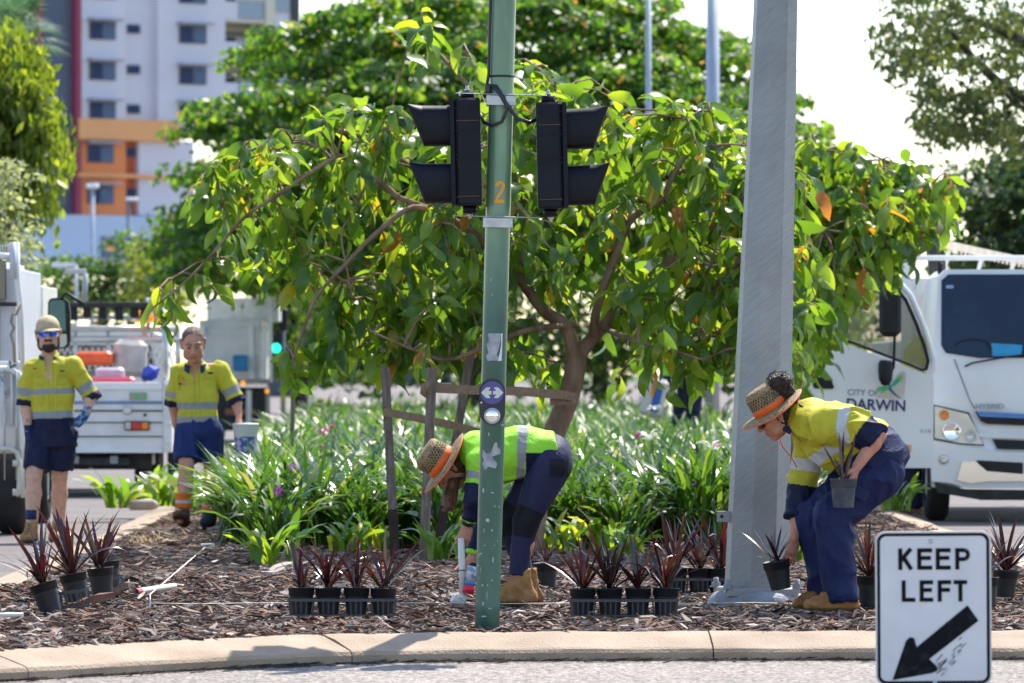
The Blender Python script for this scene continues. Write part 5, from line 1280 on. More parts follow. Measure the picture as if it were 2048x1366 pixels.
# ------------------------------------------------------------------ pots, trays, young cordylines
cord_leaf = leafmat('cordyline_leaf', [(0,(.020,.011,.016)),(.3,(.034,.010,.015)),(.48,(.060,.011,.016)),(.6,(.016,.014,.022)),(.8,(.045,.026,.016)),(1,(.09,.065,.03))], trans=.16, rough=.25, tcol=(3.0,1.4,1.2), spec=.8)
pot_m = M('nursery_pot', (.014,.016,.022), .5, var=.3, scale=8, spec=.5, bump=.15, bscale=40)
pot_old = M('dusty_pot', (.045,.052,.065), .7, c2=(.085,.095,.11), scale=16, bump=.2)
tray_m = M('tray_plastic', (.05,.052,.062), .42, var=.25, scale=12)
mix_m = M('potting_mix', (.05,.03,.02), .95, var=.5, scale=60, bump=1)
def blade_mesh(name, L, w_, droop, rise, mat, fold=.25, nseg=7):
    V = []; Fc = []
    x = z = 0; a = rise
    for i in range(nseg+1):
        t = i/nseg; wd = w_*(math.sin(math.pi*min(1, (t*.88+.12)))**.7 if t < .99 else .03)/2*1.1
        V += [(x,-wd,z+wd*fold),(x,0,z),(x,wd,z+wd*fold)]
        if i < nseg: x += math.cos(a)*L/nseg; z += math.sin(a)*L/nseg; a -= droop/nseg*(.4+1.4*t)
    for i in range(nseg):
        for k in range(2): Fc.append((i*3+k, i*3+k+1, i*3+4+k, i*3+3+k))
    me = bpy.data.meshes.new(name); me.from_pydata(V, [], Fc); me.materials.append(mat); me.polygons.foreach_set('use_smooth', [True]*len(Fc)); return me
rr = random.Random(2)
CL = [blade_mesh('leaf', L_, .0155, dr, ri, cord_leaf) for (L_, dr, ri) in ((.29,.35,1.32),(.28,.5,1.1),(.28,.7,.92),(.29,.3,1.45),(.26,1.1,.8),(.31,1.9,.95),(.20,.5,1.2),(.27,.2,1.2))]
def inst(me, name, parent, loc, rot):
    o = bpy.data.objects.new(name, me); col(o); o.parent = parent; o.location = loc; o.rotation_euler = rot; return o
def potted(loc, label, seed, rh=.14, rt=.066, rb=.052, n=18, tilt=(0,0,0), sc=1.0, spread=1.0, group='potted red cordylines waiting to be planted', pm=None, lh=None, held=False):
    r = random.Random(seed); root = thing('potted_cordyline', label, 'potted plant', loc, 0, group); root.rotation_euler = (tilt[0]+r.uniform(-.04,.04), tilt[1]+r.uniform(-.05,.05), tilt[2])
    MB().lathe([(0,.0),(rb,.0),(rb+.001,.006),(rt-.004,rh-.045),(rt-.003,rh-.040),(rt+.001,rh-.038),(rt+.003,rh-.002),(rt+.0055,rh-.001),(rt+.0055,rh+.004),(rt,rh+.004),(rt-.003,rh-.02)], (0,0,0), 28).build('pot', pm or pot_m, root)
    MB().lathe([(rt-.003,rh-.022),(.03,rh-.016),(0,rh-.014)], (0,0,0), 16).build('potting_mix', mix_m, root)
    n = int(n*1.2); sz = r.uniform(.84,1.08); az1 = r.uniform(0, 6.28)
    for i in range(n):
        u = i/n; me = CL[r.choice([0,1,3,7,2,6]) if r.random() < .82 else r.choice([4,5])]
        o = inst(me, 'leaf', root, (r.gauss(0,.008), r.gauss(0,.008), rh-.012+.03*(1-u)*r.random()), (r.gauss(0,.25), r.gauss(0,.14)+(.0 if u < .5 else .18)*spread-.1, az1+i*2.4+r.uniform(-.45,.45)))
        s = sc*sz*r.uniform(.6,1.12); o.scale = (s, s*r.uniform(.8,1.2), s)
    return root
def tray(loc, n, sp, label, rz=0, tilt=(0,0), rows=1, group='black plant trays'):
    root = thing('pot_tray', label, 'plant tray', loc, 0, group); root.rotation_euler = (tilt[0], tilt[1], rz)
    L = (n-1)*sp; mb = MB(); R = .075
    def loop(z, h_, r_, t_=.003):
        pts = []
        for k in range(9): a = math.radians(90+180*k/8); pts.append((-L/2+math.cos(a)*r_, math.sin(a)*r_))
        for k in range(9): a = math.radians(-90+180*k/8); pts.append((L/2+math.cos(a)*r_, math.sin(a)*r_))
        m = MB(); vs = []
        for (x,y) in pts:
            l = math.hypot(x-max(-L/2,min(L/2,x)), y) or 1; nx, ny = (x-max(-L/2,min(L/2,x)))/l, y/l
            vs += [(x,y,z),(x+nx*t_,y+ny*t_,z),(x+nx*t_,y+ny*t_,z+h_),(x,y,z+h_)]
        N = len(pts); m._add(vs, [(i*4+k, ((i+1)%N)*4+k, ((i+1)%N)*4+(k+1)%4, i*4+(k+1)%4) for i in range(N) for k in range(4)]); return m
    loop(.076,.015,R).build('rim', tray_m, root); loop(.0,.008,.066).build('foot_ring', tray_m, root)
    for i in range(n):
        for a in (-150,-112,-90,-68,-30,30,90,150):
            if 0 < i < n-1 and abs(a) in (150,30): continue
            x = -L/2+i*sp; c, s = math.cos(math.radians(a)), math.sin(math.radians(a))
            MB().bar((x+c*.067, s*.067, .004), (x+c*R, s*R, .080), .008, .004, Vector((0,1,.2))).build('rib', tray_m, root)
    return root
D = 29.7; p = ptv(D)
def G0(px, py, dd=0):
    D_ = mulch_d(py); q = W(px, py, D_); return Vector((q.x, q.y+dd, .0))
zz = .012
c = G0(685,1234); sp = 54.6*c.y/F
tray(c+Vector((0,0,zz-.004)), 4, sp, 'black tray ring round the row of four pots left of the green pole')
for i, nm in enumerate(('first', 'second', 'third', 'fourth')):
    potted(c+Vector((-1.5*sp+i*sp, 0, zz)), nm+' red cordyline from the left in the tray left of the green pole', 100+i, n=(14,22,18,18)[i], sc=(1.0,1.15,1.12,1.1)[i], spread=(1,.4,1,1.3)[i])
c = G0(1248,1235)
tray(c+Vector((0,0,zz-.004)), 4, sp, 'black tray ring round the four pots between the green pole and steel post')
for i, nm in enumerate(('first', 'second', 'third', 'fourth')):
    potted(c+Vector((-1.5*sp+i*sp, 0, zz)), nm+' red cordyline from the left in the tray before the steel post', 110+i, n=(20,20,16,22)[i], sc=1.15, spread=1.3)
# left group: two doubles leaning on the slope
tl = (0,-.20,0)
potted(G0(103,1228)+Vector((0,0,.01)), 'leftmost red cordyline in a tilted black pot by the left kerb', 120, n=24, sc=1.25, spread=1.2, rh=.16, rt=.072, rb=.055, tilt=(0,-.27,0))
potted(G0(157,1215)+Vector((0,0,.03)), 'tall red cordyline in the tilted pot on the bark slab', 121, n=30, sc=1.45, spread=.8, rh=.155, rt=.072, rb=.055, tilt=(0,-.22,0))
potted(G0(205,1200)+Vector((0,0,.03)), 'red cordyline in the tilted pot behind the tall one at left', 122, n=26, sc=1.3, spread=1.0, rh=.15, rt=.072, rb=.055, tilt=(0,-.10,0))
potted(G0(222,1185)+Vector((0,0,.03)), 'red cordyline in the rearmost ribbed pot of the left group', 123, n=8, sc=1.1, spread=1.2, rh=.15, rt=.066, rb=.055, tilt=(0,-.10,0))
tray(G0(130,1224)+Vector((0,0,.018)), 2, .15, 'tilted black tray under the two left front pots', 0, (0,-.16)); tray(G0(212,1194)+Vector((0,0,.022)), 2, .09, 'tilted black tray of the pots behind at left', .6, (0,-.1))
# behind the steel post
c = G0(1405,1190)
tray(c+Vector((0,0,zz-.004)), 3, .15, 'black tray ring half hidden behind the steel post')
for i, px in enumerate((1352,1398,1438)): potted(G0(px,1190)+Vector((0,0,zz)), ('red cordyline behind the fourth pot of the front tray','red cordyline in the middle of the tray behind the steel post','red cordyline against the left face of the steel post')[i], 130+i, n=20, sc=1.25, spread=1.0)
potted(G0(1093,1178)+Vector((0,0,zz)), 'small red cordyline in a banded pot right of the tan boots', 140, n=12, sc=.8, rt=.07)
potted(G0(1060,1172)+Vector((0,0,zz)), 'dark pot plant almost hidden behind the tan boots', 141, n=10, sc=.8)
potted(G0(1738,1218)+Vector((0,0,zz)), 'red cordyline between the crouching woman and the white sign', 142, n=24, sc=1.4, rh=.165, rt=.08, rb=.062)
potted(G0(2010,1198)+Vector((0,0,zz)), 'red cordyline in the square-shouldered pot right of the white sign', 143, n=26, sc=1.35, rh=.15, rt=.072, spread=1.6)
potted(G0(1972,1215)+Vector((0,0,zz)), 'pot half hidden behind the right edge of the white sign', 144, n=9, sc=.9, rh=.15)
# held ones
D = 30.5; p = ptv(D)
potted(p(1562,1178,.0), 'thin red cordyline in a black pot held low before the steel post', 150, n=12, sc=1.0, rh=.15, rt=.070, rb=.052, tilt=(0,-.22,0), spread=1.2)
potted(p(1679,1012,-.36), 'sparse dark cordyline in a dusty pot held at the knee', 151, n=8, sc=.85, rh=.15, rt=.068, rb=.054, tilt=(0,-.03,0), spread=.8, pm=pot_old)

# ------------------------------------------------------------------ pipe, can, bucket, string, small litter
D = 31.15; p = ptv(D)
pvc = M('white_pvc', (.70,.68,.62), .35, var=.05, scale=10)
q = p(924,1208); root = thing('pvc_pipe', 'white plastic pipe with elbow held upright on the mulch by the lime-shirted woman', 'pipe', (q.x, q.y, 0)); off = root.location.copy()
mb = MB(); mb.tube([p(922,1076), p(924,1140), p(925,1196)], .0175, 16); mb.build('tube', pvc, root, off)
mb = MB(); mb.tube([p(925,1188), p(925,1200), p(921,1208), p(912,1200,-.02), p(905,1196,-.03)], .022, 16); mb.build('elbow', pvc, root, off)
mb = MB(); mb.tube([p(924,1139.5), p(924,1141.5)], .0185, 16); mb.build('ink_ring', dark_plastic, root, off)
q = p(945,1160); a = p(936,1186,-.02); b = p(948,1128,-.02); root = thing('spray_can', 'red white and blue spray can in the bending woman\'s lower hand', 'spray can', a); off = a.copy()
ax = (b-a).normalized(); L_ = (b-a).length
for nm, t0, t1, mat in (('red_base', 0,.28,M('can_red',(.75,.02,.05),.35)),('blue_band',.28,.42,M('can_blue',(.06,.25,.5),.35)),('label_white',.42,.93,M('can_white',(.6,.62,.68),.35,c2=(.25,.3,.45),scale=26,thr=(.5,.56)))):
    MB().tube([a.lerp(b,t0), a.lerp(b,t1)], .0315, 20, cap=True).build(nm, mat, root, off)
MB().lathe([(.031,L_*.93),(.022,L_*1.0),(.016,L_*1.04),(0,L_*1.05)], a, 16, ax).build('dome', dark_plastic, root, off)
a = G0(272,1199)+Vector((0,0,.045)); b = G0(349,1189)+Vector((0,0,.05)); mb = MB(); mb.tube([a, b], .017, 18, cap=False); mb.tube([b, a], .0145, 18, cap=False)
o = mb.build('pipe_offcut', pvc, None, a); tag(o, 'short white pipe offcut lying on the mulch with a pink-painted end', 'pipe')
mb = MB(); mb.tube([a+Vector((0.0,0,0)), a.lerp(b,.11)], .0175, 18, cap=False); mb.build('pink_paint', M('pink_paint', (.85,.08,.14), .5), o, None).data.transform(Matrix.Translation(-a))
strg = M('white_string', (.75,.72,.62), .7)
mb = MB(); mb.tube([G0(410,1103)+Vector((0,0,.03)), G0(300,1205)+Vector((0,0,.045)), G0(301,1207)+Vector((0,0,.0))], .0035, 5); o = mb.build('guy_string', strg, None, G0(300,1205)); tag(o, 'pale string running from the pipe offcut up across the mulch', 'string')
mb = MB(); mb.tube([W(300,1206,30.6)]+[W(x, 1206.5+1.2*math.sin(x*.02), 30.9) for x in range(400,1900,100)], .0022, 4); o = mb.build('set_out_string', strg, None, W(1024,1206,30.9)); tag(o, 'thin taut white string stretched level across the mulch bed', 'string')
MB().tube([G0(300,1230), G0(300,1230)+Vector((0,0,.085))], .005, 6).build('string_peg', steel); o = bpy.data.objects['string_peg']; tag(o, 'small metal peg in the mulch below the pipe offcut', 'peg')
c = G0(415,1098); o = MB().lathe([(0,.0),(.048,0),(.05,.035),(.044,.04),(0,.04)], c, 18).build('white_cap', pvc, None, c); tag(o, 'small round white cap on the mulch at the end of the string', 'cap')
c = G0(8,1243)+Vector((0,0,.03)); o = MB().tube([c-Vector((.15,0,.0)), c+Vector((.10,0,.004))], .013, 12).build('pipe_offcut', pvc, None, c); tag(o, 'white pipe offcut at the far left edge of the mulch', 'pipe')
# bucket carried by the older man
D = 47.0; p = ptv(D); c = p(492,914,-.05); root = thing('bucket', 'white plastic bucket with a blue label hanging from the older man\'s hand', 'bucket', c); off = c.copy(); hb = .275
MB().lathe([(0,0),(.083,0),(.088,.01),(.100,hb-.06),(.106,hb-.055),(.106,hb-.01),(.110,hb-.008),(.110,hb),(.103,hb+.004),(0,hb+.006)], (0,0,0), 28).build('pail', M('pail_white', (.72,.73,.76), .4, var=.05), root)
mb = MB(); n = 14; vs = []
for i in range(n+1):
    a = math.radians(-80+130*i/n); vs += [(math.sin(a)*.0895,-math.cos(a)*.0895,.03),(math.sin(a)*.0985,-math.cos(a)*.0985,.17)]
mb._add(vs, [(i*2, i*2+2, i*2+3, i*2+1) for i in range(n)], True); mb.build('blue_label', M('bucket_label', (.03,.09,.33), .5, c2=(.45,.42,.5), scale=22, thr=(.48,.56)), root)
hp = p(479,856,-.06)-c; mb = MB(); mb.tube([(-.105,0,hb-.02), (-.095,0,hb+.0), (hp.x-.03, hp.y, hp.z-.015), (hp.x, hp.y, hp.z), (hp.x+.03, hp.y, hp.z-.006), (.095,0,hb-.0), (.106,0,hb-.02)], .004, 6); mb.build('handle', steel, root)
# bag carried by the far worker
D = 71.5; p = ptv(D); c = p(1312,905)
root = thing('tool_sack', 'pale bag with a blue panel beside the far bending worker', 'bag', p(1305,948)); off = root.location.copy()
MB().bbox(p(1308,795), (.30,.22,.50), .05, Matrix.Rotation(.22,3,'Y')).build('bag', M('sack', (.55,.48,.44), .8), root, off); MB().bbox(p(1312,800,-.115), (.10,.01,.32), .005, Matrix.Rotation(.22,3,'Y')).build('blue_panel', M('sack_blue', (.02,.10,.35), .6), root, off)
# ------------------------------------------------------------------ vehicles
def wheel(root, off, c, r=.38, wd=.22, dual=False, face=1):
    c = Vector(c); t = MB(); prof = [(r*.55,-wd/2),(r*.9,-wd/2),(r*.985,-wd/2+.03),(r,-wd/4),(r,wd/4),(r*.985,wd/2-.03),(r*.9,wd/2),(r*.55,wd/2)]
    ty = t.lathe(prof, c, 32, Vector((1,0,0))).build('tyre', black_rubber, root, off)
    w_ = MB().lathe([(r*.56,wd/2-.02),(r*.5,wd/2-.05),(r*.3,wd/2-.09),(r*.18,wd/2-.05),(0,wd/2-.05)] if face > 0 else [(r*.56,-wd/2+.02),(r*.5,-wd/2+.05),(r*.3,-wd/2+.09),(r*.18,-wd/2+.05),(0,-wd/2+.05)], c, 24, Vector((1,0,0))).build('rim', worn_white, ty, None)
    w_.data.transform(Matrix.Translation(-off)); return ty
lens_red = M('lamp_red', (.55,.02,.015), .25, var=.1, coat=.6); lens_amb = M('lamp_amber', (.75,.22,.01), .25, var=.1, coat=.6); lens_clr = M('lamp_clear', (.55,.55,.53), .15, var=.1, coat=.6, metal=.3)
truck_white = M('truck_white', (.72,.72,.71), .35, var=.06, scale=1.5, coat=.35, c2=(.80,.80,.79), detail=8); tray_white = M('tray_white', (.66,.64,.62), .5, var=.12, scale=3, c2=(.79,.78,.76), bump=.08, detail=8)
glass = glassmat('windscreen_glass', (.020,.045,.095), .05, .45, .5); glass_s = glassmat('side_glass', (.02,.05,.045), .04, .5)
# ---- white cab-over truck at right, facing us, door open
D = 53.3; p = ptv(D); s_ = D/F
cxr = 2072     # centre column of the cab
root = thing('truck', 'white council truck facing us at right with its door swung wide open', 'truck', (p(cxr,0).x, D+1, ROAD)); off = root.location.copy(); cx = off.x
def mir(pts): return [(2*cxr-x, y) for x, y in reversed(pts)]
def face(pts, y0, depth, name, mat, par=None, both=True, one=False):
    """outline in photo px at this depth -> solid panel"""
    out = []
    outs = [pts]+([mir(pts)] if both else [])
    for q in outs:
        mb = MB(); mb.prism([((x-1024)*s_, CH+(HZ-y)*s_) for x, y in q], depth, Matrix.Translation((0, D+y0, 0)))
        o = mb.build(name, mat, par or root, off if par is None else None)
        if par is not None: o.data.transform(Matrix.Translation(-off))
        out.append(o)
    return out
# cab shell: loft of front outline backwards
half = [(1868,975),(1866,880),(1867,808),(1866,760),(1872,640),(1880,552),(1896,538)]
full = half+mir(half); mb = MB(); vs = []; n = len(full)
prof = []
for (dy, k) in ((0,0),(1.65,1)):
    for x, y in full:
        zz = CH+(HZ-y)*s_; slope = max(0, (zz-1.05))*.16 if k == 0 else 0
        vs.append(((x-1024)*s_, D+.02+dy+slope, zz))
mb._add(vs, [tuple(range(2*n-1,n-1,-1))]+[(i, i+n, (i+1)%n+n, (i+1)%n) for i in range(n)])
cabo = mb.build('cab', truck_white, root, off)
def fr(px, py, out=.0):
    z = CH+(HZ-py)*s_; return Vector(((px-1024)*s_, D+.02+max(0, z-1.05)*.16-out, z))
def fpanel(pts, th, name, mat, out=.004, both=True):
    os_ = []
    for q in ([pts]+([mir(pts)] if both else [])):
        vs = [fr(x, y, out+th) for x, y in q]+[fr(x, y, out) for x, y in q]; n = len(q); mb = MB()
        mb._add(vs, [tuple(range(n)), tuple(range(2*n-1,n-1,-1))]+[(i, i+n, (i+1)%n+n, (i+1)%n) for i in range(n)])
        os_.append(mb.build(name, mat, root, off))
    return os_
scr = [(1886,560),(1900,548),(2244,548),(2258,560),(2262,700),(2250,716),(1960,716),(1893,706),(1884,690)]
fpanel([(1866,760),(1867,716),(2072,716),(2072,975),(1868,975),(1866,880),(1867,808)], .002, 'front_panel', truck_white, -.002)
fpanel([(1867,716),(1868,700),(1872,640),(1880,552),(1896,538),(2072,538),(2072,548),(1900,548),(1886,560),(1884,690),(1893,706),(1960,716)], .002, 'pillar', truck_white, -.002)
seal = [(1886,560),(1900,548),(2072,548),(2072,553),(1902,553),(1891,563),(1889,688),(1896,702),(1960,711),(2072,711),(2072,716),(1960,716),(1893,706),(1884,690)]
fpanel(seal, .006, 'windscreen_seal', dark_plastic, .002)
inn_m = M('cab_interior', (.05,.055,.07), .8, var=.2, scale=3)
MB().box((cx, D+1.2, ROAD+1.75), (1.78,.04,1.1)).build('cab_back', inn_m, root, off)
MB().bbox((cx, D+.55, ROAD+1.33), (1.75,.5,.12), .03).build('dashboard', inn_m, root, off)
fpanel(scr, .006, 'windscreen', glass, .008, False)
fpanel([(1895,570),(1910,570),(1910,576),(1895,576)], .002, 'inspection_label', M('label_blue', (.3,.4,.6), .5), .015, False)
fpanel([(1984,686),(2046,690),(2044,712),(1986,712)], .002, 'blue_folder', M('folder_blue', (.02,.30,.55), .4), .0145, False)
mb = MB(); mb.tube([fr(1930,733,.04), fr(1945,726,.05), fr(2000,716,.04), fr(2120,700,.03)], .010, 6); mb.build('wiper', dark_plastic, root, off)
mb = MB(); mb.tube([fr(1912,690,.016), fr(1925,682,.016), fr(1950,678,.016), fr(1975,684,.016), fr(1985,700,.016)], .008, 6); mb.build('steering_wheel', dark_plastic, root, off)
for q in ([[(1908,552),(1990,560),(2000,600),(1990,660),(1935,670)]]): 
    pass
mb = MB(); mb.tube([fr(1910,718,.003), fr(1925,760,.003), fr(1940,800,.003), fr(1950,818,.003)], .004, 4); mb.build('panel_gap', dark_metal, root, off)
hl = [(1869,812),(1935,828),(1948,850),(1966,889),(1920,886),(1869,876)]
fpanel([(x-3 if x < 1900 else x+3, y-3 if y < 850 else y+3) for x, y in hl], .004, 'headlight_surround', dark_plastic, .002)
hls = fpanel(hl, .03, 'headlight', lens_clr, .006)
for k, sx in enumerate((1,-1)):
    q = lambda x, y, o_: (fr(x, y, o_) if sx > 0 else fr(2*cxr-x, y, o_))
    for (x, y, r_, m_) in ((1903,862,.085,chrome),(1942,872,.055,lens_clr),(1888,830,.045,lens_amb)):
        o = MB().lathe([(r_,0),(r_*1.04,.010),(r_*.86,.008),(r_*.5,.0),(0,-.0)], q(x, y, .037), 24, Vector((0,-1,0))).build('lamp_bowl', m_, hls[k]); o.data.transform(Matrix.Translation(-off))
fpanel([(1950,822),(2072,829),(2072,852),(1974,848),(1962,842)], .012, 'grille', dark_plastic, .006)
fpanel([(1952,822),(2072,829),(2072,838),(1960,833)], .010, 'blue_grille_strip', M('grille_blue', (.03,.18,.55), .3, coat=.5), .019)
fpanel([(1985,878),(2072,882),(2072,900),(1995,898)], .010, 'lower_grille', dark_plastic, .006)
fpanel([(1950,866),(2072,872),(2072,878),(1958,874)], .016, 'grille_bar', truck_white, .008)
# bumper
bp_ = [(1860,886),(1868,882),(1960,897),(1966,902),(2072,906),(2072,976),(1930,976),(1900,966),(1862,962)]
fpanel(bp_, .10, 'bumper', truck_white, .012)
fpanel([(1922,924),(1948,922),(1972,942),(2072,950),(2072,962),(1975,962),(1940,966),(1912,960)], .02, 'chrome_bar', chrome, .116)
fpanel([(1951,920),(2044,925),(2044,948),(1966,946)], .006, 'number_plate_recess', dark_plastic, .118, False)
fpanel([(1868,964),(1930,978),(2072,980),(2072,1000),(1960,1000),(1950,998),(1875,985)], .06, 'valance', dark_metal, .03)
for x in (1886,2*cxr-1886): MB().lathe([(.045,0),(.047,.012),(.03,.016),(0,.012)], fr(x, 918, .112), 20, Vector((0,-1,0))).build('fog_lamp', lens_clr, root, off)
t_ = text_mesh('HYBRID', .062, M('badge_grey', (.30,.31,.33), .4, .5), 'badge', root, Matrix.Translation(fr(1980,813,.008)-off) @ Matrix.Rotation(math.radians(90), 4, 'X'), .003, .002, 1.25)
# inner cab seats seen through glass
st_m = M('seat_cloth', (.11,.13,.17), .8)
for x in (1945,2185):
    q = p(x,690,.95); mb = MB(); mb.bbox(q, (.48,.16,.55), .07); o = mb.build('seat', st_m, root, off); MB().bbox(q+Vector((0,0,.36)), (.26,.12,.18), .04).build('head_rest', st_m, root, off)
# wheels
for x in (1878, 2*cxr-1878):
    wheel(root, off, (p(x,0).x+(.03 if x < cxr else -.03), D+.75, ROAD+.385), .385, .21, face=-1 if x < cxr else 1)
for x in (1800,1826, 2*cxr-1826, 2*cxr-1800): wheel(root, off, (p(x,0).x*1.0+.12*(1 if x < cxr else -1), D+3.8, ROAD+.385), .385, .20, face=-1 if x < cxr else 1)
# tray body behind the cab
mb = MB(); mb.bbox((cx, D+4.3, ROAD+1.25), (2.26,4.6,.95), .02); mb.build('tray_body', tray_white, root, off)
bx0 = cx-1.13
mb = MB(); mb.bbox((cx, D+2.02, ROAD+2.03), (2.2,.06,.6), .01); mb.build('headboard', tray_white, root, off)
for x in (-1.08, 1.08): MB().bbox((cx+x, D+2.0, ROAD+2.02), (.09,.08,.95), .01).build('headboard_post', truck_white, root, off)
MB().bbox((cx, D+2.0, ROAD+2.52), (2.26,.08,.05), .01).build('top_rail', truck_white, root, off)
for i in range(9):
    x = -1.0+i*.25
    for s in (-1,1): MB().bar((cx+x, D+1.975, ROAD+1.95), (cx+x+.13*s, D+1.975, ROAD+2.22), .014, .010, Vector((0,1,0))).build('mesh_bar', tray_white, root, off)
rk = (W(1862,482,56.5), W(2046,522,59.5))
mb = MB(); mb.bar(rk[0], rk[1]+(rk[1]-rk[0])*.6, .05, .07); mb.build('ladder_rail', M('rail_cream', (.72,.62,.50), .5), root, off)
for i in range(26):
    q = rk[0].lerp(rk[1], i/22); MB().bbox(q-Vector((0,0,.05)), (.022,.05,.04), .004).build('rung_end', M('rail_cream', (.7,.6,.5)), root, off)
for t in (.2,.55,.9):
    q = rk[0].lerp(rk[1], t); MB().bar(q, q+Vector((-.1,0,-.42)), .04, .04).build('rail_strut', truck_white, root, off)
MB().bbox(W(1873,515,56), (.16,.3,.34), .01).build('tool_locker', dark_metal, root, off)
MB().tube([p(1888,522,.5), p(1890,548,.5)], .03, 10).build('marker_lamp', dark_plastic, root, off)
mb = MB(); mb.bbox((cx, D+3.0, ROAD+.62), (.8,5.4,.22), .02); mb.build('chassis', dark_metal, root, off)
MB().bbox((p(1812,0).x, D+2.3, ROAD+.55), (.42,.5,.42), .03).build('battery_box', M('rusty_brown', (.22,.11,.06), .8, var=.3), root, off)
# open door
DD = 52.7; pd = ptv(DD); sd = DD/F
hin = pd(1868, 800)
door = MB()
lo = [(1617,660),(1650,668),(1700,690),(1760,713),(1820,736),(1862,752),(1868,756),(1866,936),(1800,936),(1640,930),(1618,926),(1613,800)]
mb = MB(); mb.prism([((x-1024)*sd, CH+(HZ-y)*sd) for x, y in lo], .07, Matrix.Translation((0, DD, 0))); dr = mb.build('door', truck_white, root, off)
fro = [(1640,668),(1636,640),(1660,610),(1700,580),(1745,560),(1775,556),(1800,566),(1822,592),(1843,640),(1860,690),(1868,720),(1864,744),(1858,748)]
mb = MB(); mb.tube([pd(x, y, .035) for x, y in fro], .028, 8); o = mb.build('window_frame', truck_white, dr); o.data.transform(Matrix.Translation(-off))
mb = MB(); inn = [(1648,668),(1646,644),(1668,616),(1705,590),(1746,572),(1772,568),(1793,576),(1812,600),(1832,645),(1850,695),(1857,722),(1853,738),(1846,740)]
mb.tube([pd(x, y, .02) for x, y in inn+[(1820,729),(1760,706),(1700,683),(1648,668)]], .017, 6); o = mb.build('window_seal', dark_plastic, dr); o.data.transform(Matrix.Translation(-off))
mb = MB(); mb.prism([((x-1024)*sd, CH+(HZ-y)*sd) for x, y in inn+[(1820,729),(1760,706),(1700,683)]], .006, Matrix.Translation((0, DD+.03, 0))); o = mb.build('window_glass', glass_s, dr); o.data.transform(Matrix.Translation(-off))
def dpart(o): o.data.transform(Matrix.Translation(-off)); return o
dpart(MB().prism([((x-1024)*sd, CH+(HZ-y)*sd) for x, y in [(1626,756),(1630,753),(1650,755),(1664,762),(1668,775),(1664,778),(1630,777),(1626,772)]], .02, Matrix.Translation((0, DD-.016, 0))).build('door_handle', dark_plastic, dr))
dpart(MB().prism([((x-1024)*sd, CH+(HZ-y)*sd) for x, y in [(1805,889),(1822,890),(1822,904),(1805,902)]], .015, Matrix.Translation((0, DD-.014, 0))).build('side_marker', lens_amb, dr))
txt_d = M('lettering_navy', (.025,.02,.12), .5, var=.05); txt_g = M('lettering_grey', (.17,.21,.27), .5, var=.05)
TM = lambda px, py: Matrix.Translation(pd(px, py, -.004)-off) @ Matrix.Rotation(math.radians(90), 4, 'X') @ Matrix.Rotation(math.radians(-2.0), 4, 'Z')
o = text_mesh('CITY OF', .078, txt_g, 'lettering', dr, TM(1726,786), .001, .0005, 1.0)
o = text_mesh('DARWIN', .142, txt_d, 'lettering', dr, TM(1752,811), .001, .0035, .96)
o = text_mesh('616', .055, M('lettering_faded', (.45,.45,.5), .5), 'lettering', dr, TM(1851,862), .001, .001, 1.3)
# dragonfly emblem: two wings, body and tail on a sandy fading panel
def dmark(pts, mat, name, k):
    return dpart(MB().prism([((x-1024)*sd, CH+(HZ-y)*sd) for x, y in pts], .0012, Matrix.Translation((0, DD-.002-.0016*k, 0))).build(name, mat, dr))
dmark([(1752,795),(1775,770),(1795,748),(1804,742),(1812,745),(1811,770),(1808,799),(1780,798)], M('emblem_sand', (.56,.49,.40), .6, c2=(.64,.63,.60), scale=8), 'emblem_panel', 0)
wt = M('wing_teal', (.02,.30,.40), .5, c2=(.05,.42,.18), scale=9, thr=(.4,.6)); wg = M('wing_green', (.16,.50,.10), .5, c2=(.30,.55,.22), scale=9)
dmark([(1780,773),(1786,762),(1797,752),(1804,748),(1806,754),(1800,764),(1790,772)], wg, 'wing', 1)
dmark([(1779,775),(1786,765),(1795,757),(1799,760),(1794,768),(1785,774)], wt, 'wing', 2)
dmark([(1777,774),(1768,771),(1757,773),(1752,777),(1756,783),(1764,787),(1771,784),(1777,779)], wg, 'wing', 1)
dmark([(1778,775),(1770,772),(1761,775),(1760,779),(1768,782),(1776,779)], wt, 'wing', 2)
dmark([(1776,768),(1780,768),(1782,776),(1790,786),(1802,797),(1799,797),(1787,789),(1778,780)], M('emblem_body', (.05,.12,.22), .5), 'dragonfly_body', 3)
# mirrors in front of the door
mb = MB(); mb.tube([pd(1790,590,-.2), pd(1786,650,-.28), pd(1784,735,-.2), pd(1770,762,-.1)], .014, 8); mb.build('mirror_arm', dark_plastic, root, off)
MB().bbox(pd(1776,620,-.30), (.20,.12,.50), .045).build('mirror', dark_plastic, root, off)
MB().lathe([(0,-.14),(.04,-.125),(.062,-.08),(.070,0),(.068,.07),(.05,.10),(0,.105)], pd(1768,742,-.22), 20, Vector((0,0,1)), sy=.8).build('mirror', dark_plastic, root, off)

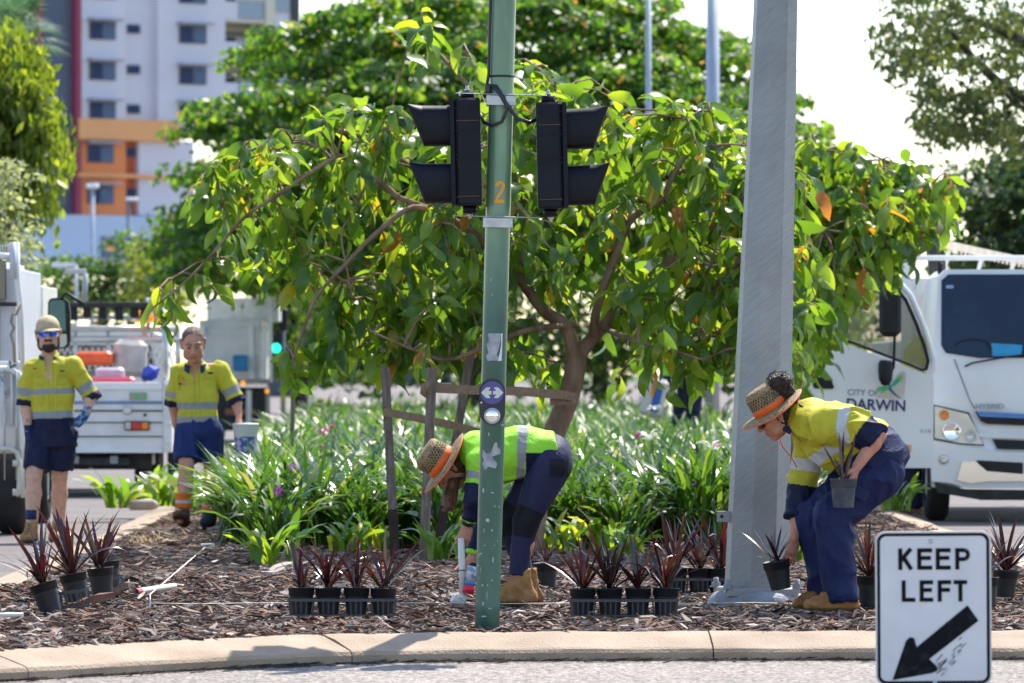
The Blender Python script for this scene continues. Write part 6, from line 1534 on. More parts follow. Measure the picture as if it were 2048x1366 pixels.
# ---- white utility truck with cage tray, facing away, left
D = 64.0; p = ptv(D); s_ = D/F
root = thing('utility_truck', 'white utility truck with mesh headboard and open tray behind the capped man', 'utility truck', (p(190,0).x, D+2, ROAD)); off = root.location.copy()
def bxp(x0, y0, x1, y1, dz, dep, name, mat, par=None, r=.008):
    a = p(x0, y0); b = p(x1, y1); c = ((a.x+b.x)/2, D+dz+dep/2, (a.z+b.z)/2)
    o = MB().bbox(c, (abs(b.x-a.x), dep, abs(a.z-b.z)), min(r, abs(b.x-a.x)*.3, abs(a.z-b.z)*.3)).build(name, mat, par or root, off if par is None else None)
    if par is not None: o.data.transform(Matrix.Translation(-off))
    return o
tg = bxp(30,764,326,906,0,.05,'tailgate',tray_white)
for (y0, y1, m_) in ((764,780,truck_white),(802,808,M('stripe_blue',(.18,.24,.42),.5)),(820,823,dark_metal),(844,846,dark_metal),(872,874,dark_metal),(898,906,truck_white)): bxp(32,y0,325,y1,-.02,.018,'rib',m_,tg)
bxp(259,785,294,799,-.02,.014,'sticker',M('sticker_green',(.10,.45,.16),.5,c2=(.5,.25,.3),scale=26,thr=(.5,.56)),tg)
lt = bxp(249,842,299,861,-.04,.035,'tail_light',dark_plastic,tg)
bxp(264,844,283,859,-.052,.012,'red_lens',lens_red); bxp(284,844,297,859,-.052,.012,'amber_lens',lens_amb); bxp(251,844,262,859,-.052,.012,'clear_lens',lens_clr)
bxp(246,813,263,828,-.04,.035,'latch',steel,tg); MB().tube([p(290,830,-.03), p(290,830,.01)], .018, 12).build('lock', dark_metal, root, off)
bxp(326,760,344,905,-.02,2.6,'drop_side',tray_white); bxp(8,764,30,905,-.02,2.6,'drop_side',tray_white)
bxp(30,895,326,906,.05,2.6,'tray_floor',dark_metal)
for (x0, y0, x1, y1) in ((330,766,342,772),(330,842,343,850),(330,880,343,886)): bxp(x0,y0,x1,y1,-.05,.02,'side_rib',truck_white)
# underside
bxp(60,906,300,940,.3,2.2,'chassis',dark_metal); bxp(140,915,258,932,.1,.12,'tow_bar',dark_metal)
for x in (150,228): bxp(x-9,912,x+7,928,.06,.02,'plate_holder',M('grey_plate',(.3,.3,.32),.5))
bxp(263,908,304,930,.35,.4,'mudguard_box',tray_white); bxp(264,930,309,972,.42,.03,'mudflap',black_rubber)
wheel(root, off, (p(292,0).x, D+.9, ROAD+.37), .37, .24); wheel(root, off, (p(70,0).x, D+.9, ROAD+.37), .37, .24); wheel(root, off, (p(328,0).x-.05, D+3.6, ROAD+.37), .36, .22); wheel(root, off, (p(50,0).x, D+3.6, ROAD+.37), .36, .22)
mb = MB(); mb.tube([p(346,770,1.0), p(350,830,1.0), p(345,870,1.0), p(331,892,1.0)], .03, 8); mb.build('guard_edge', truck_white, root, off)
# headboard rack
for x in (52,118,186,262,331): MB().tube([p(x,765,2.4), p(x,648,2.4)], .022 if x in (118,186) else .03, 8).build('rack_post', steel, root, off)
MB().tube([p(47,655,2.4), p(334,655,2.4)], .040, 10).build('rack_rail', M('rail_alloy',(.55,.55,.55),.4,.4), root, off); MB().tube([p(47,676,2.4), p(334,676,2.4)], .045, 10).build('rack_rail', M('rail_alloy2',(.6,.6,.6),.35,.5), root, off); MB().tube([p(324,600,.1), p(330,700,.06), p(330,770,.05)], .03, 10).build('corner_post', M('rail_alloy',(.5,.5,.5)), root, off)
mb = MB(); x = 50
for i in range(22):
    x = 50+i*12.8
    for s in (-1,1):
        a = p(x, 694, 2.45); b = p(x+s*22, 742, 2.45); MB().bar(a, b, .012, .008, Vector((0,1,0))).build('mesh_wire', steel, root, off)
# cab beyond
mb = MB(); vs = []; prof = [(45,905),(38,760),(60,672),(80,662),(300,662),(322,672),(338,760),(332,905)]
mb.prism([((x-1024)*(D+3.4)/F, CH+(HZ-y)*(D+3.4)/F) for x, y in prof], 1.7, Matrix.Translation((0, D+3.3, 0))); mb.build('cab', truck_white, root, off)
mb = MB(); mb.prism([((x-1024)*(D+3.4)/F, CH+(HZ-y)*(D+3.4)/F) for x, y in [(66,752),(78,690),(302,690),(314,752)]], .01, Matrix.Translation((0, D+3.28, 0))); mb.build('rear_window', M('rear_glass',(.02,.03,.045),.08,spec=1), root, off)
for (x0,y0,x1,y1,m_) in ((48,600,276,612,dark_metal),):
    bxp(x0,y0,x1,y1,1.9,.2,'light_bar',m_)
for i, x in enumerate((58,84,112,140,172,206,238,258)): bxp(x,611,x+16,632+3*(i%3),1.95,.12,'bar_lamp',dark_plastic)
bxp(46,628,276,636,2.0,.05,'bar_lower',M('pale_green_bar',(.35,.42,.40),.5))
for x in (262,305): 
    MB().lathe([(.10,0),(.11,.03),(.10,.11),(.06,.135),(0,.14)], p(x,641,2.3), 20).build('beacon', M('beacon_orange',(.9,.28,.01),.3,var=.05,emit=.35), root, off)
bxp(272,590,290,618,2.3,.1,'work_lamp',M('lamp_box',(.5,.52,.56),.4)); MB().tube([p(268,590,2.3), p(270,655,2.3)], .02, 6).build('lamp_post', steel, root, off)
MB().tube([p(140,540,2.3), p(138,600,2.3)], .035, 8).build('sign_mast', M('mast_grey',(.42,.43,.45),.5), root, off); bxp(98,530,142,541,2.3,.03,'mast_panel',M('mast_panel',(.5,.5,.52),.5))
# load
def load(name, label, cat, c, size, mat, rot=None, r=.03):
    o = MB().bbox((0,0,0), size, r, rot).build(name, mat); o.location = c; tag(o, label, cat); return o
load('toolbox', 'orange-red tool case standing in the utility tray behind the capped man', 'tool case', p(178,716,.9), (.40,.3,.16), M('case_orange',(.75,.10,.02),.5))
load('cool_box', 'pink and white cool box with dark straps in the utility tray', 'cool box', p(214,748,.5), (.32,.28,.15), M('cooler_pink',(.55,.38,.45),.5,c2=(.6,.55,.62),scale=5))
load('red_tub', 'flat red tub on the edge of the utility tray', 'tub', p(222,762,.25), (.52,.25,.09), M('tub_red',(.55,.04,.08),.4))
load('paper_sack', 'large pale sack leaning in the utility tray', 'sack', p(247,716,1.1), (.38,.3,.42), M('sack_pale',(.50,.46,.42),.9,var=.15,bump=.5), Matrix.Rotation(.06,3,'Y'), .06)
load('blue_bag', 'bright blue bag at the right end of the utility tray', 'bag', p(294,746,.6), (.24,.22,.17), M('bag_blue',(.02,.05,.40),.6), Matrix.Rotation(-.5,3,'Y'), .08)

# ---- tipper truck further up the road
D = 114.0; p = ptv(D); root = thing('tipper_truck', 'white tipper truck seen from behind further up the road at left', 'truck', (p(465,0).x, D+2, ROAD)); off = root.location.copy()
bxp(398,655,522,760,0,3.6,'tipper_body',tray_white); bxp(398,592,545,640,2.9,1.4,'cab',M('far_white',(.74,.76,.80),.5)); MB().prism([((x-1024)*s_, CH+(HZ-y)*s_) for x, y in [(405,622),(524,620),(524,634),(490,641),(450,648),(405,652)]], 2.4, Matrix.Translation((0, D-.05, 0))).build('tarpaulin', M('tarp_black',(.02,.022,.035),.7), root, off); bxp(398,640,522,660,.1,3.4,'body_top',tray_white)
tgl = bxp(408,668,502,752,-.06,.05,'tailgate',M('gate_white',(.68,.65,.62),.6,c2=(.78,.75,.72),scale=4))
for x in (404,500,526,538): bxp(x,650 if x < 530 else 590,x+7,765,-.08,.08,'corner_post',truck_white)
for x in (508,516,530): bxp(x,700,x+3,756,-.1,.05,'side_rib',truck_white)
bxp(398,758,540,768,-.1,.1,'sill',M('sill_brown',(.35,.30,.26),.7)); bxp(410,775,530,862,.4,2,'chassis',dark_metal)
wheel(root, off, (p(512,0).x, D+1.2, ROAD+.45), .45, .30); wheel(root, off, (p(428,0).x, D+1.2, ROAD+.45), .45, .30)
bxp(483,762,490,772,-.14,.04,'amber_lamp',M('lamp_amber_lit',(1.0,.35,.02),.4,emit=.6)); bxp(531,778,538,786,-.14,.04,'amber_lamp',M('lamp_amber_lit',(1,.35,.02))); bxp(493,780,503,850,-.05,.05,'mudflap_strip',worn_white); bxp(450,818,510,830,.1,.05,'rust_bar',M('rusty_bar',(.30,.11,.05),.8))
load('blue_crate', 'blue crate hanging at the back of the far tipper', 'crate', p(482,726,-.3), (.30,.2,.32), M('crate_blue',(.01,.20,.42),.5), None, .02)

# ---- truck at the left edge of the picture, facing away
D = 49.0; p = ptv(D); root = thing('drop_side_truck', 'white drop-side truck cut by the left edge with a big wing mirror', 'truck', (p(-150,0).x, D+2, ROAD)); off = root.location.copy()
bxp(-420,722,40,905,0,.06,'tailgate',tray_white); bxp(-420,855,42,906,-.02,.05,'rear_sill',worn_white)
mb = MB(); mb.tube([p(-420,738,-.03), p(20,738,-.03), p(38,748,-.03), p(42,780,-.03), p(42,905,-.03)], .030, 10); mb.build('gate_rail', truck_white, root, off)
for x in (-60,-20,8,24): MB().tube([p(x,748,-.03), p(x,850,-.03)], .014, 6).build('gate_rib', truck_white, root, off)
MB().tube([p(-2,752,-.05), p(12,775,-.05), p(16,790,-.05)], .016, 6).build('gate_stay', steel, root, off)
for x in (10,34): MB().tube([p(x,740,-.06), p(x,960,-.06)], .008, 6).build('tie_rod', steel, root, off)
bxp(-430,520,-8,738,.25,2.6,'box_body',M('box_panel',(.50,.51,.56),.55,c2=(.56,.57,.62),scale=3)); bxp(-8,535,26,738,.3,2.6,'box_side',M('box_panel',(.5,.51,.56)))
bxp(-30,520,8,600,.2,.03,'dark_window',M('rear_glass',(.02,.03,.045)))
MB().tube([p(31,484,.1), p(32,560,.1), p(38,610,.1), p(41,740,.1)], .028, 10).build('corner_post', truck_white, root, off); MB().tube([p(25,484,.0), p(27,558,.0)], .030, 8).build('corner_post', M('post_lilac',(.58,.58,.64),.4), root, off); MB().tube([p(-20,510,.05), p(30,514,.05)], .03, 8).build('head_rail', truck_white, root, off)
for i in range(12): MB().bar(p(-30+i*5,488,.05), p(-30+i*5,508,.05), .008, .008).build('rail_tooth', truck_white, root, off)
bxp(-8,603,34,612,.15,.06,'side_strap',dark_metal)
rp_ = M('old_rope',(.30,.24,.17),.9,var=.3); mb = MB(); mb.tube([p(44,606,-.1), p(34,630,-.12), p(27,628,-.12), p(25,645,-.12), p(31,655,-.12), p(24,670,-.12), p(30,690,-.12), p(32,725,-.12)], .014, 6); mb.build('rope', rp_, root, off)
MB().tube([p(22,722,-.1), p(24,735,-.1), p(34,728,-.1)], .012, 6).build('hook', dark_metal, root, off)
bxp(-420,906,28,985,.25,.9,'storage_locker',M('locker_dark',(.035,.03,.03),.6)); mb = MB(); mb.tube([p(-30,897,-.1), p(22,897,-.1), p(36,905,-.1), p(42,930,-.1), p(40,985,-.1), p(34,990,-.1)], .022, 8); mb.build('under_run_bar', M('bar_cream',(.62,.60,.52),.5), root, off)
for y in (926,984): MB().tube([p(28,y,-.12), p(38,y,-.12)], .03, 10).build('bar_collar', M('bar_cream',(.62,.60,.52)), root, off)
MB().tube([p(44,750,-.05), p(46,995,-.05)], .02, 6).build('side_edge', truck_white, root, off)
wheel(root, off, (p(14,0).x, D+.6, ROAD+.42), .42, .26); wheel(root, off, (p(-320,0).x, D+.6, ROAD+.42), .42, .26)
bxp(-400,560,20,860,3.4,1.7,'cab',truck_white); bxp(-400,900,0,960,.3,5,'chassis',dark_metal)
wheel(root, off, (p(-8,0).x, D+4.2, ROAD+.40), .40, .24)
# mirror standing out to the right, glass towards us
mb = MB(); mb.tube([p(40,590,3.4), p(62,588,3.3), p(72,575,3.3), p(95,590,3.3), p(112,602,3.3)], .016, 8); mb.build('mirror_arm', dark_plastic, root, off)
Dm = D+3.3; pm_ = ptv(Dm); sm = Dm/F
mp_ = [(96,604),(100,598),(128,597),(137,604),(140,622),(141,680),(137,692),(128,697),(104,697),(98,690),(95,660)]
mo = MB().prism([((x-1024)*sm, CH+(HZ-y)*sm) for x, y in mp_], .10, Matrix.Translation((0, Dm, 0))).build('mirror', dark_plastic, root, off)
o = MB().prism([((x-1024)*sm, CH+(HZ-y)*sm) for x, y in [(99,606),(103,601),(124,600),(130,606),(132,662),(98,662)]], .004, Matrix.Translation((0, Dm-.005, 0))).build('mirror_glass', M('mirror_green_reflection',(.03,.13,.11),.12,var=.2,scale=3,spec=1), mo); o.data.transform(Matrix.Translation(-off))  # dark green reflection is painted as the glass colour
o = MB().prism([((x-1024)*sm, CH+(HZ-y)*sm) for x, y in [(98,668),(133,668),(134,688),(128,694),(104,694),(99,688)]], .004, Matrix.Translation((0, Dm-.005, 0))).build('mirror_glass', M('mirror_pale_reflection',(.5,.55,.5),.15,c2=(.6,.6,.4),scale=12), mo); o.data.transform(Matrix.Translation(-off))  # pale mottled reflection painted into the lower glass
# ------------------------------------------------------------------ trees and plants
bark = M('tree_bark', (.15,.085,.055), .9, var=.3, scale=8, c2=(.33,.22,.155), bump=.9, bscale=22, stretch=(1,1,.35))
bark_d = M('dark_bark', (.06,.045,.035), .9, var=.3, scale=6, bump=.6)
def inpoly(px, py, poly):
    c = False; n = len(poly); j = n-1
    for i in range(n):
        xi, yi = poly[i]; xj, yj = poly[j]
        if (yi > py) != (yj > py) and px < (xj-xi)*(py-yi)/(yj-yi)+xi: c = not c
        j = i
    return c
def leaf_geo(L, w_, droop, seed, nseg=6):
    r = random.Random(seed); V = []; x = z = 0; a = 0; fold = r.uniform(.1,.45); tw = r.uniform(-.25,.25)
    for i in range(nseg+1):
        t = i/nseg; wd = w_/2*max(.02, math.sin(math.pi*min(1, t**.85))**.8) if 0 < i < nseg else .0015
        wav = .010*math.sin(t*9+seed)
        V += [(x, -wd, z+wd*fold+wav-tw*wd), (x, 0, z), (x, wd, z+wd*fold-wav+tw*wd)]
        if i < nseg: x += math.cos(a)*L/nseg; z += math.sin(a)*L/nseg; a -= droop/nseg
    Fc = [(i*3+k, i*3+k+1, i*3+4+k, i*3+3+k) for i in range(nseg) for k in range(2)]
    return np.array(V), np.array(Fc)
big_leaf = leafmat('broad_leaf', [(0,(.034,.085,.016)),(.3,(.055,.125,.020)),(.55,(.080,.165,.024)),(.78,(.115,.20,.028)),(.95,(.16,.23,.03)),(.975,(.24,.20,.02)),(.992,(.28,.11,.02)),(1,(.14,.08,.04))], trans=.48, rough=.32, tcol=(3.9,3.15,1.0), spec=.6)
LG = [leaf_geo(.245, w_, dr, i) for i, (dr, w_) in enumerate(((.5,.10),(1.2,.085),(.9,.095),(1.8,.09),(.25,.08),(1.4,.105),(2.3,.08),(.7,.11)))]
def tree_limb(mb, pts, r0, r1, n=9):
    pts = [Vector(p_) for p_ in pts]; fine = []; N = len(pts)
    for i in range(N-1):
        p0, p1, p2, p3 = pts[max(i-1,0)], pts[i], pts[i+1], pts[min(i+2,N-1)]
        for k in range(5):
            t = k/5; fine.append(.5*((2*p1)+(p2-p0)*t+(2*p0-5*p1+4*p2-p3)*t*t+(3*p1-p0-3*p2+p3)*t**3))
    fine.append(pts[-1]); M_ = len(fine); mb.tube(fine, [r0+(r1-r0)*i/(M_-1) for i in range(M_)], n); return fine
def broad_tree(label, D, limbs, poly, nclus, seed, depth, root_px, group, nleaf=8, nobj=300, sc=1.0, dens=None, mat=None, gap=None):
    r = random.Random(seed); rg = np.random.default_rng(seed); p = ptv(D)
    b = p(*root_px); b.z = 0; root = thing('tree', label, 'tree', b, 0, group); off = b.copy()
    sk = []
    for k, (pts, r0, r1) in enumerate(limbs):
        mb = MB(); fine = tree_limb(mb, [p(x, y, d) for x, y, d in pts], r0, r1); mb.build('trunk' if k == 0 else 'branch', bark, root, off)
        if k or len(limbs) == 1: sk += fine
        else: sk += fine[-4:]
    SK = np.array([tuple(v) for v in sk]); xs = [q[0] for q in poly]; ys = [q[1] for q in poly]
    tw = MB(); A = []    # leaves: position, dir, up
    n = 0; tries = 0; ends = [(q[0][-1][0], q[0][-1][1]) for q in limbs[1:]]+[(.6*q[0][-1][0]+.4*q[0][-2][0], .6*q[0][-1][1]+.4*q[0][-2][1]) for q in limbs[1:]]
    while n < nclus and tries < 60000:
        tries += 1; px = r.uniform(min(xs), max(xs)); py = r.uniform(min(ys), max(ys))
        if tries <= len(ends): px, py = ends[tries-1]
        elif not inpoly(px, py, poly) or not inpoly(px, py+18, poly): continue
        elif dens and r.random() > dens(px, py): continue
        dz = r.gauss(0, depth*.5); dz = max(-depth, min(depth, dz))
        if gap and inpoly(px, py, gap) and dz < .25: continue
        E = np.array(tuple(p(px, py, dz)))
        dd = SK-E; dist = np.linalg.norm(dd*np.array([1,1,1.15]), axis=1)+np.where(SK[:,2] > E[2]+.05, .0, .12); j = int(np.argmin(dist)); S = Vector(SK[j]); Ev = Vector(E); L = (Ev-S).length
        if L > 1.25: continue
        mid = S.lerp(Ev, .55)+Vector((r.uniform(-.06,.06), r.uniform(-.06,.06), .10*L+r.uniform(0,.08)))
        out = (Ev-mid); out = out.normalized() if out.length > 1e-6 else Vector((0,0,-1)); tip = Ev+out*.10+Vector((0,0,-.08))
        cur = [S, S.lerp(mid, .6)+Vector((0,0,.02)), mid, Ev, tip]
        tw.tube(cur, [.0095,.008,.0065,.0045,.002], 5, cap=False)
        # add a few points to the skeleton so later twigs branch off
        if r.random() < .3: SK = np.vstack([SK, np.array(tuple(mid))[None]])
        k = nleaf+r.randint(-2,2); az0 = r.uniform(0, 6.28)
        for i in range(k):
            t = i/(k-1) if k > 1 else 1; base = (mid.lerp(Ev, t*1.6) if t < .6 else Ev.lerp(tip, (t-.6)/.4))
            az = az0+i*2.5+r.uniform(-.4,.4); h = Vector((math.cos(az), math.sin(az), 0))
            d = (h*r.uniform(.5,1.3)+out*.45+Vector((0,0,r.uniform(-.8,.35) if py < 330 else r.uniform(-1.0,.0)))).normalized()
            A.append((base, d, (.5+.62*r.random()**.6)*sc, r.randrange(len(LG)), r.gauss(0,.75)))
        n += 1
    o = tw.build('twigs', bark, root, off); o['kind'] = 'stuff'
    # nearest leaves are objects, the rest one part
    A.sort(key=lambda a: a[0].y)
    mm = mat or big_leaf
    mes = []
    for i, (V, Fc) in enumerate(LG):
        me = bpy.data.meshes.new('leaf'); me.from_pydata(V.tolist(), [], Fc.tolist()); me.materials.append(mm); me.polygons.foreach_set('use_smooth', [True]*len(Fc)); mes.append(me)
    def fr_(d, roll):
        s = Vector((0,0,1)).cross(d)
        s = s.normalized() if s.length > .05 else Vector((1,0,0)); u = d.cross(s); s2 = s*math.cos(roll)+u*math.sin(roll); u2 = d.cross(s2); return s2, u2
    # a spread of the nearest: every visible front leaf first
    for a in A[:nobj]:
        s2, u2 = fr_(a[1], a[4]); Mx = Matrix((a[1], s2, u2)).transposed().to_4x4(); Mx.translation = a[0]-off
        o = bpy.data.objects.new('leaf', mes[a[3]]); col(o); o.parent = root; o.matrix_local = Mx @ Matrix.Scale(a[2], 4)
    VV = []; FF = []; nb = 0
    for a in A[nobj:]:
        V, Fc = LG[a[3]]; s2, u2 = fr_(a[1], a[4]); R = np.array([tuple(a[1]), tuple(s2), tuple(u2)]); VV.append((V*a[2])@R+np.array(tuple(a[0]))); FF.append(Fc+nb); nb += len(V)
    o = mesh_obj('foliage', np.concatenate(VV), np.concatenate(FF), mm, root, off); o['kind'] = 'stuff'
    return root
limbs = [([(1060,1102,0),(1078,980,0),(1100,890,0),(1134,805,0),(1152,735,0),(1152,712,0)], .095, .072),
 ([(1152,722,0),(1132,655,-.05),(1088,622,-.1),(1040,560,-.15),(985,500,-.3),(900,440,-.5),(800,400,-.6)], .058, .020),
 ([(1154,716,0),(1180,682,.0),(1205,655,.05),(1258,590,.1),(1318,540,.1),(1400,470,.2),(1470,430,.2)], .055, .018),
 ([(1186,676,0),(1195,610,-.1),(1235,500,-.2),(1262,440,-.3),(1320,400,-.4),(1345,350,-.4),(1380,300,-.4)], .036, .014),
 ([(1040,560,-.15),(1050,470,0),(1030,360,.2),(990,240,.3),(920,150,.3),(870,95,.3),(850,60,.3)], .034, .008),
 ([(800,400,-.6),(740,350,-.7),(690,322,-.7),(640,345,-.8),(560,400,-.8),(500,440,-.8),(440,510,-.9),(382,570,-.9),(322,618,-.9)], .022, .006),
 ([(985,500,-.3),(900,400,.2),(820,330,.3),(700,262,.3),(600,270,.2),(500,300,.1),(430,350,0)], .026, .007),
 ([(900,440,-.5),(830,420,-.7),(760,470,-.8),(700,530,-.8),(640,600,-.9),(610,680,-.9),(592,730,-.9)], .024, .006),
 ([(1318,540,.1),(1400,560,-.3),(1450,620,-.5),(1500,680,-.5),(1560,720,-.3)], .022, .007),
 ([(1345,350,-.4),(1400,330,.0),(1460,290,.2),(1520,300,.3),(1600,360,.4)], .018, .007),
 ([(1235,500,-.2),(1150,380,.2),(1120,260,.3),(1110,170,.3)], .022, .007),
 ([(1150,650,0),(1060,660,-.5),(980,690,-.7),(900,720,-.7),(830,700,-.8),(740,660,-.9)], .026, .007),
 ([(1205,655,.05),(1260,680,-.6),(1330,700,-.8),(1400,720,-.7)], .022, .007),
 ([(740,350,-.7),(720,420,-.8),(690,470,-.8),(700,540,-.8),(712,600,-.8)], .010, .005)]
crown = [(318,612),(345,560),(385,505),(430,430),(372,395),(425,320),(480,272),(590,268),(680,215),(800,205),(850,150),(822,110),(830,50),(862,46),(905,110),(960,125),(1040,110),(1130,165),(1180,210),(1300,190),(1400,205),(1500,260),(1560,320),(1620,420),(1640,520),(1655,640),(1590,720),(1500,760),(1440,775),(1350,760),(1270,745),(1200,790),(1160,790),(1060,800),(960,760),(900,720),(860,770),(780,735),(720,745),(680,700),(625,735),(600,800),(562,790),(570,720),(640,690),(620,610),(560,560),(500,560),(430,575),(370,615)]
def dn(px, py):
    if px < 560: return .8
    if 800 < px < 960 and py < 200: return .35
    if 640 < px < 830 and 415 < py < 585: return .3
    if 1000 < px < 1270 and 590 < py < 820: return .4
    return 1.0 if py < 700 else .6
broad_tree('young broad-leaved tree with large drooping leaves tied to stakes, behind the green pole', 41.0, limbs, crown, 450, 5, 1.25, (1060,1102), 'broad-leaved trees in the median', nleaf=8, dens=dn, gap=[(1030,560),(1110,600),(1125,520),(1215,600),(1200,700),(1185,820),(1080,900),(1085,760),(1100,690),(1010,590)])
limbs2 = [([(1590,1010,0),(1580,860,0),(1585,720,0),(1600,600,0)], .10, .06), ([(1600,600,0),(1660,500,0),(1720,420,0),(1800,380,0),(1860,370,0)], .045, .01), ([(1600,600,0),(1620,480,.2),(1650,380,.3),(1700,330,.3)], .04, .01),
 ([(1660,500,0),(1720,520,-.3),(1770,520,-.5)], .02, .006), ([(1600,620,0),(1570,500,.2),(1500,400,.4),(1400,300,.5)], .04, .01), ([(1600,640,0),(1650,600,-.2),(1690,590,-.3)], .02, .006)]
crown2 = [(1590,300),(1640,290),(1700,300),(1760,330),(1840,318),(1885,370),(1895,440),(1840,470),(1800,515),(1760,540),(1710,560),(1690,620),(1660,650),(1640,720),(1600,790),(1590,700),(1590,500),(1480,420),(1400,320),(1400,220),(1480,240)]
broad_tree('broad-leaved tree behind the steel post reaching over the open truck door', 49.0, limbs2, crown2, 330, 9, 1.4, (1590,1010), 'broad-leaved trees in the median', nleaf=8, nobj=160, sc=1.05)

# ---- strap-leaved lilies
lily_m = leafmat('lily_blade', [(0,(.018,.05,.012)),(.4,(.035,.095,.018)),(.75,(.06,.14,.02)),(.93,(.11,.19,.025)),(1,(.25,.24,.10))], trans=.30, rough=.36, tcol=(3.0,2.8,1.1), spec=.9)
def blades(n, rg, L=(.45,.8), w_=.030, spread=.10, droop=(.7,2.3), nseg=6, cx=0., cy=0., lean=(1.0,1.5)):
    az = rg.random(n)*2*math.pi; Ls = L[0]+(L[1]-L[0])*rg.random(n); rise = lean[0]+(lean[1]-lean[0])*rg.random(n); dr = droop[0]+(droop[1]-droop[0])*rg.random(n)
    ox = cx+rg.normal(0, spread, n); oy = cy+rg.normal(0, spread, n); tw = rg.normal(0, .5, n)
    V = np.zeros((n, (nseg+1)*2, 3)); x = np.zeros(n); z = np.zeros(n); a = rise.copy()
    ca, sa = np.cos(az), np.sin(az)
    for i in range(nseg+1):
        t = i/nseg; wd = w_/2*(.55+.9*t if t < .5 else 1.0)*(1 if t < .8 else max(.06, (1-t)/.2)); wd = wd*(.7+.5*((az*7)%1))
        nx, ny, nz = -sa*np.cos(tw*t), ca*np.cos(tw*t), np.sin(tw*t)
        X = ox+ca*x; Y = oy+sa*x
        V[:,i*2] = np.stack([X-nx*wd, Y-ny*wd, z-nz*wd], 1); V[:,i*2+1] = np.stack([X+nx*wd, Y+ny*wd, z+nz*wd], 1)
        x = x+np.cos(a)*Ls/nseg; z = z+np.sin(a)*Ls/nseg; a = a-dr/nseg*(.4+1.3*t); z = np.maximum(z, .01)
    f = np.array([[i*2,i*2+1,i*2+3,i*2+2] for i in range(nseg)]); Fc = (np.arange(n)[:,None,None]*(nseg+1)*2+f[None]).reshape(-1,4); return V.reshape(-1,3), Fc
rg = np.random.default_rng(21)
protos = [blades(58+6*i, rg, spread=.075) for i in range(6)]; pmesh = []
for V, Fc in protos:
    o = mesh_obj('lily_proto', V, Fc, lily_m); pmesh.append(o.data); bpy.data.objects.remove(o)
front = [(512,1084,'large lily clump arching towards the older man at the left end of the bed'),(565,1098,'lily clump behind the first pots of the left tray'),(640,1080,'lily clump left of the leftmost stake, second row'),(720,1092,'lily clump directly left of the leftmost tree stake'),
 (812,1088,'lily clump between the leftmost and middle tree stakes'),(905,1098,'lily clump behind the straw hat of the lime-shirted woman'),(985,1085,'lily clump hidden mostly by the bending woman and green pole'),(1080,1090,'lily clump just right of the bending woman\'s legs'),
 (1165,1082,'lily clump behind the first pots of the right tray'),(1245,1094,'lily clump in the middle between the green pole and steel post'),(1325,1084,'lily clump with tall upright blades left of the steel post'),(1405,1092,'lily clump pressed against the left face of the steel post'),(1500,1088,'lily clump hidden behind the steel post'),(1590,1078,'lily clump just right of the steel post behind the crouching woman\'s arms')]
for i, (px, py, lb) in enumerate(front):
    q = G0(px, py); o = bpy.data.objects.new('lily_clump', pmesh[i%6]); col(o); o.location = (q.x, q.y, .0); o.rotation_euler = (0,0,i*1.3); s = .92+.12*((i*7)%3); o.scale = (s,s,s*.95); tag(o, lb, 'lily', 'strap-leaved lilies along the front of the bed')
VV = []; FF = []; nb = 0; rr = random.Random(4)
def bed_edges(y):
    L_ = float(np.interp(y, [41,46,60,80,120,150], [-1.85,-2.25,-2.75,-3.2,-4.2,-5.0])); R_ = float(np.interp(y, [41,46,60,80,120,150], [2.05,2.3,2.7,3.2,3.8,4.2])); return L_, R_
y = 42.3
while y < 128:
    L_, R_ = bed_edges(y); st = .35+(y-42)*.009; x = L_+rr.uniform(0,st)
    while x < R_:
        V, Fc = protos[rr.randrange(6)]
        if y > 52: k = len(V)//14; keep = np.arange(k) % 2 == 0; V = V.reshape(k,14,3)[keep].reshape(-1,3); Fc = Fc[:len(Fc)//2*1][: (keep.sum())*6]
        a = rr.uniform(0,6.28); c, s = math.cos(a), math.sin(a); q = rr.uniform(.85,1.15)*(1.0 if y < 60 else 1.12); Rm = np.array([[c,s,0],[-s,c,0],[0,0,1]])
        VV.append((V*q)@Rm+np.array([x+rr.gauss(0,.06), y+rr.gauss(0,.12), 0])); FF.append(Fc+nb); nb += len(V); x += st*rr.uniform(.8,1.25)
    y += .44+(y-42)*.016
o = mesh_obj('lily_bed', np.concatenate(VV), np.concatenate(FF), lily_m); tag(o, kind='stuff')
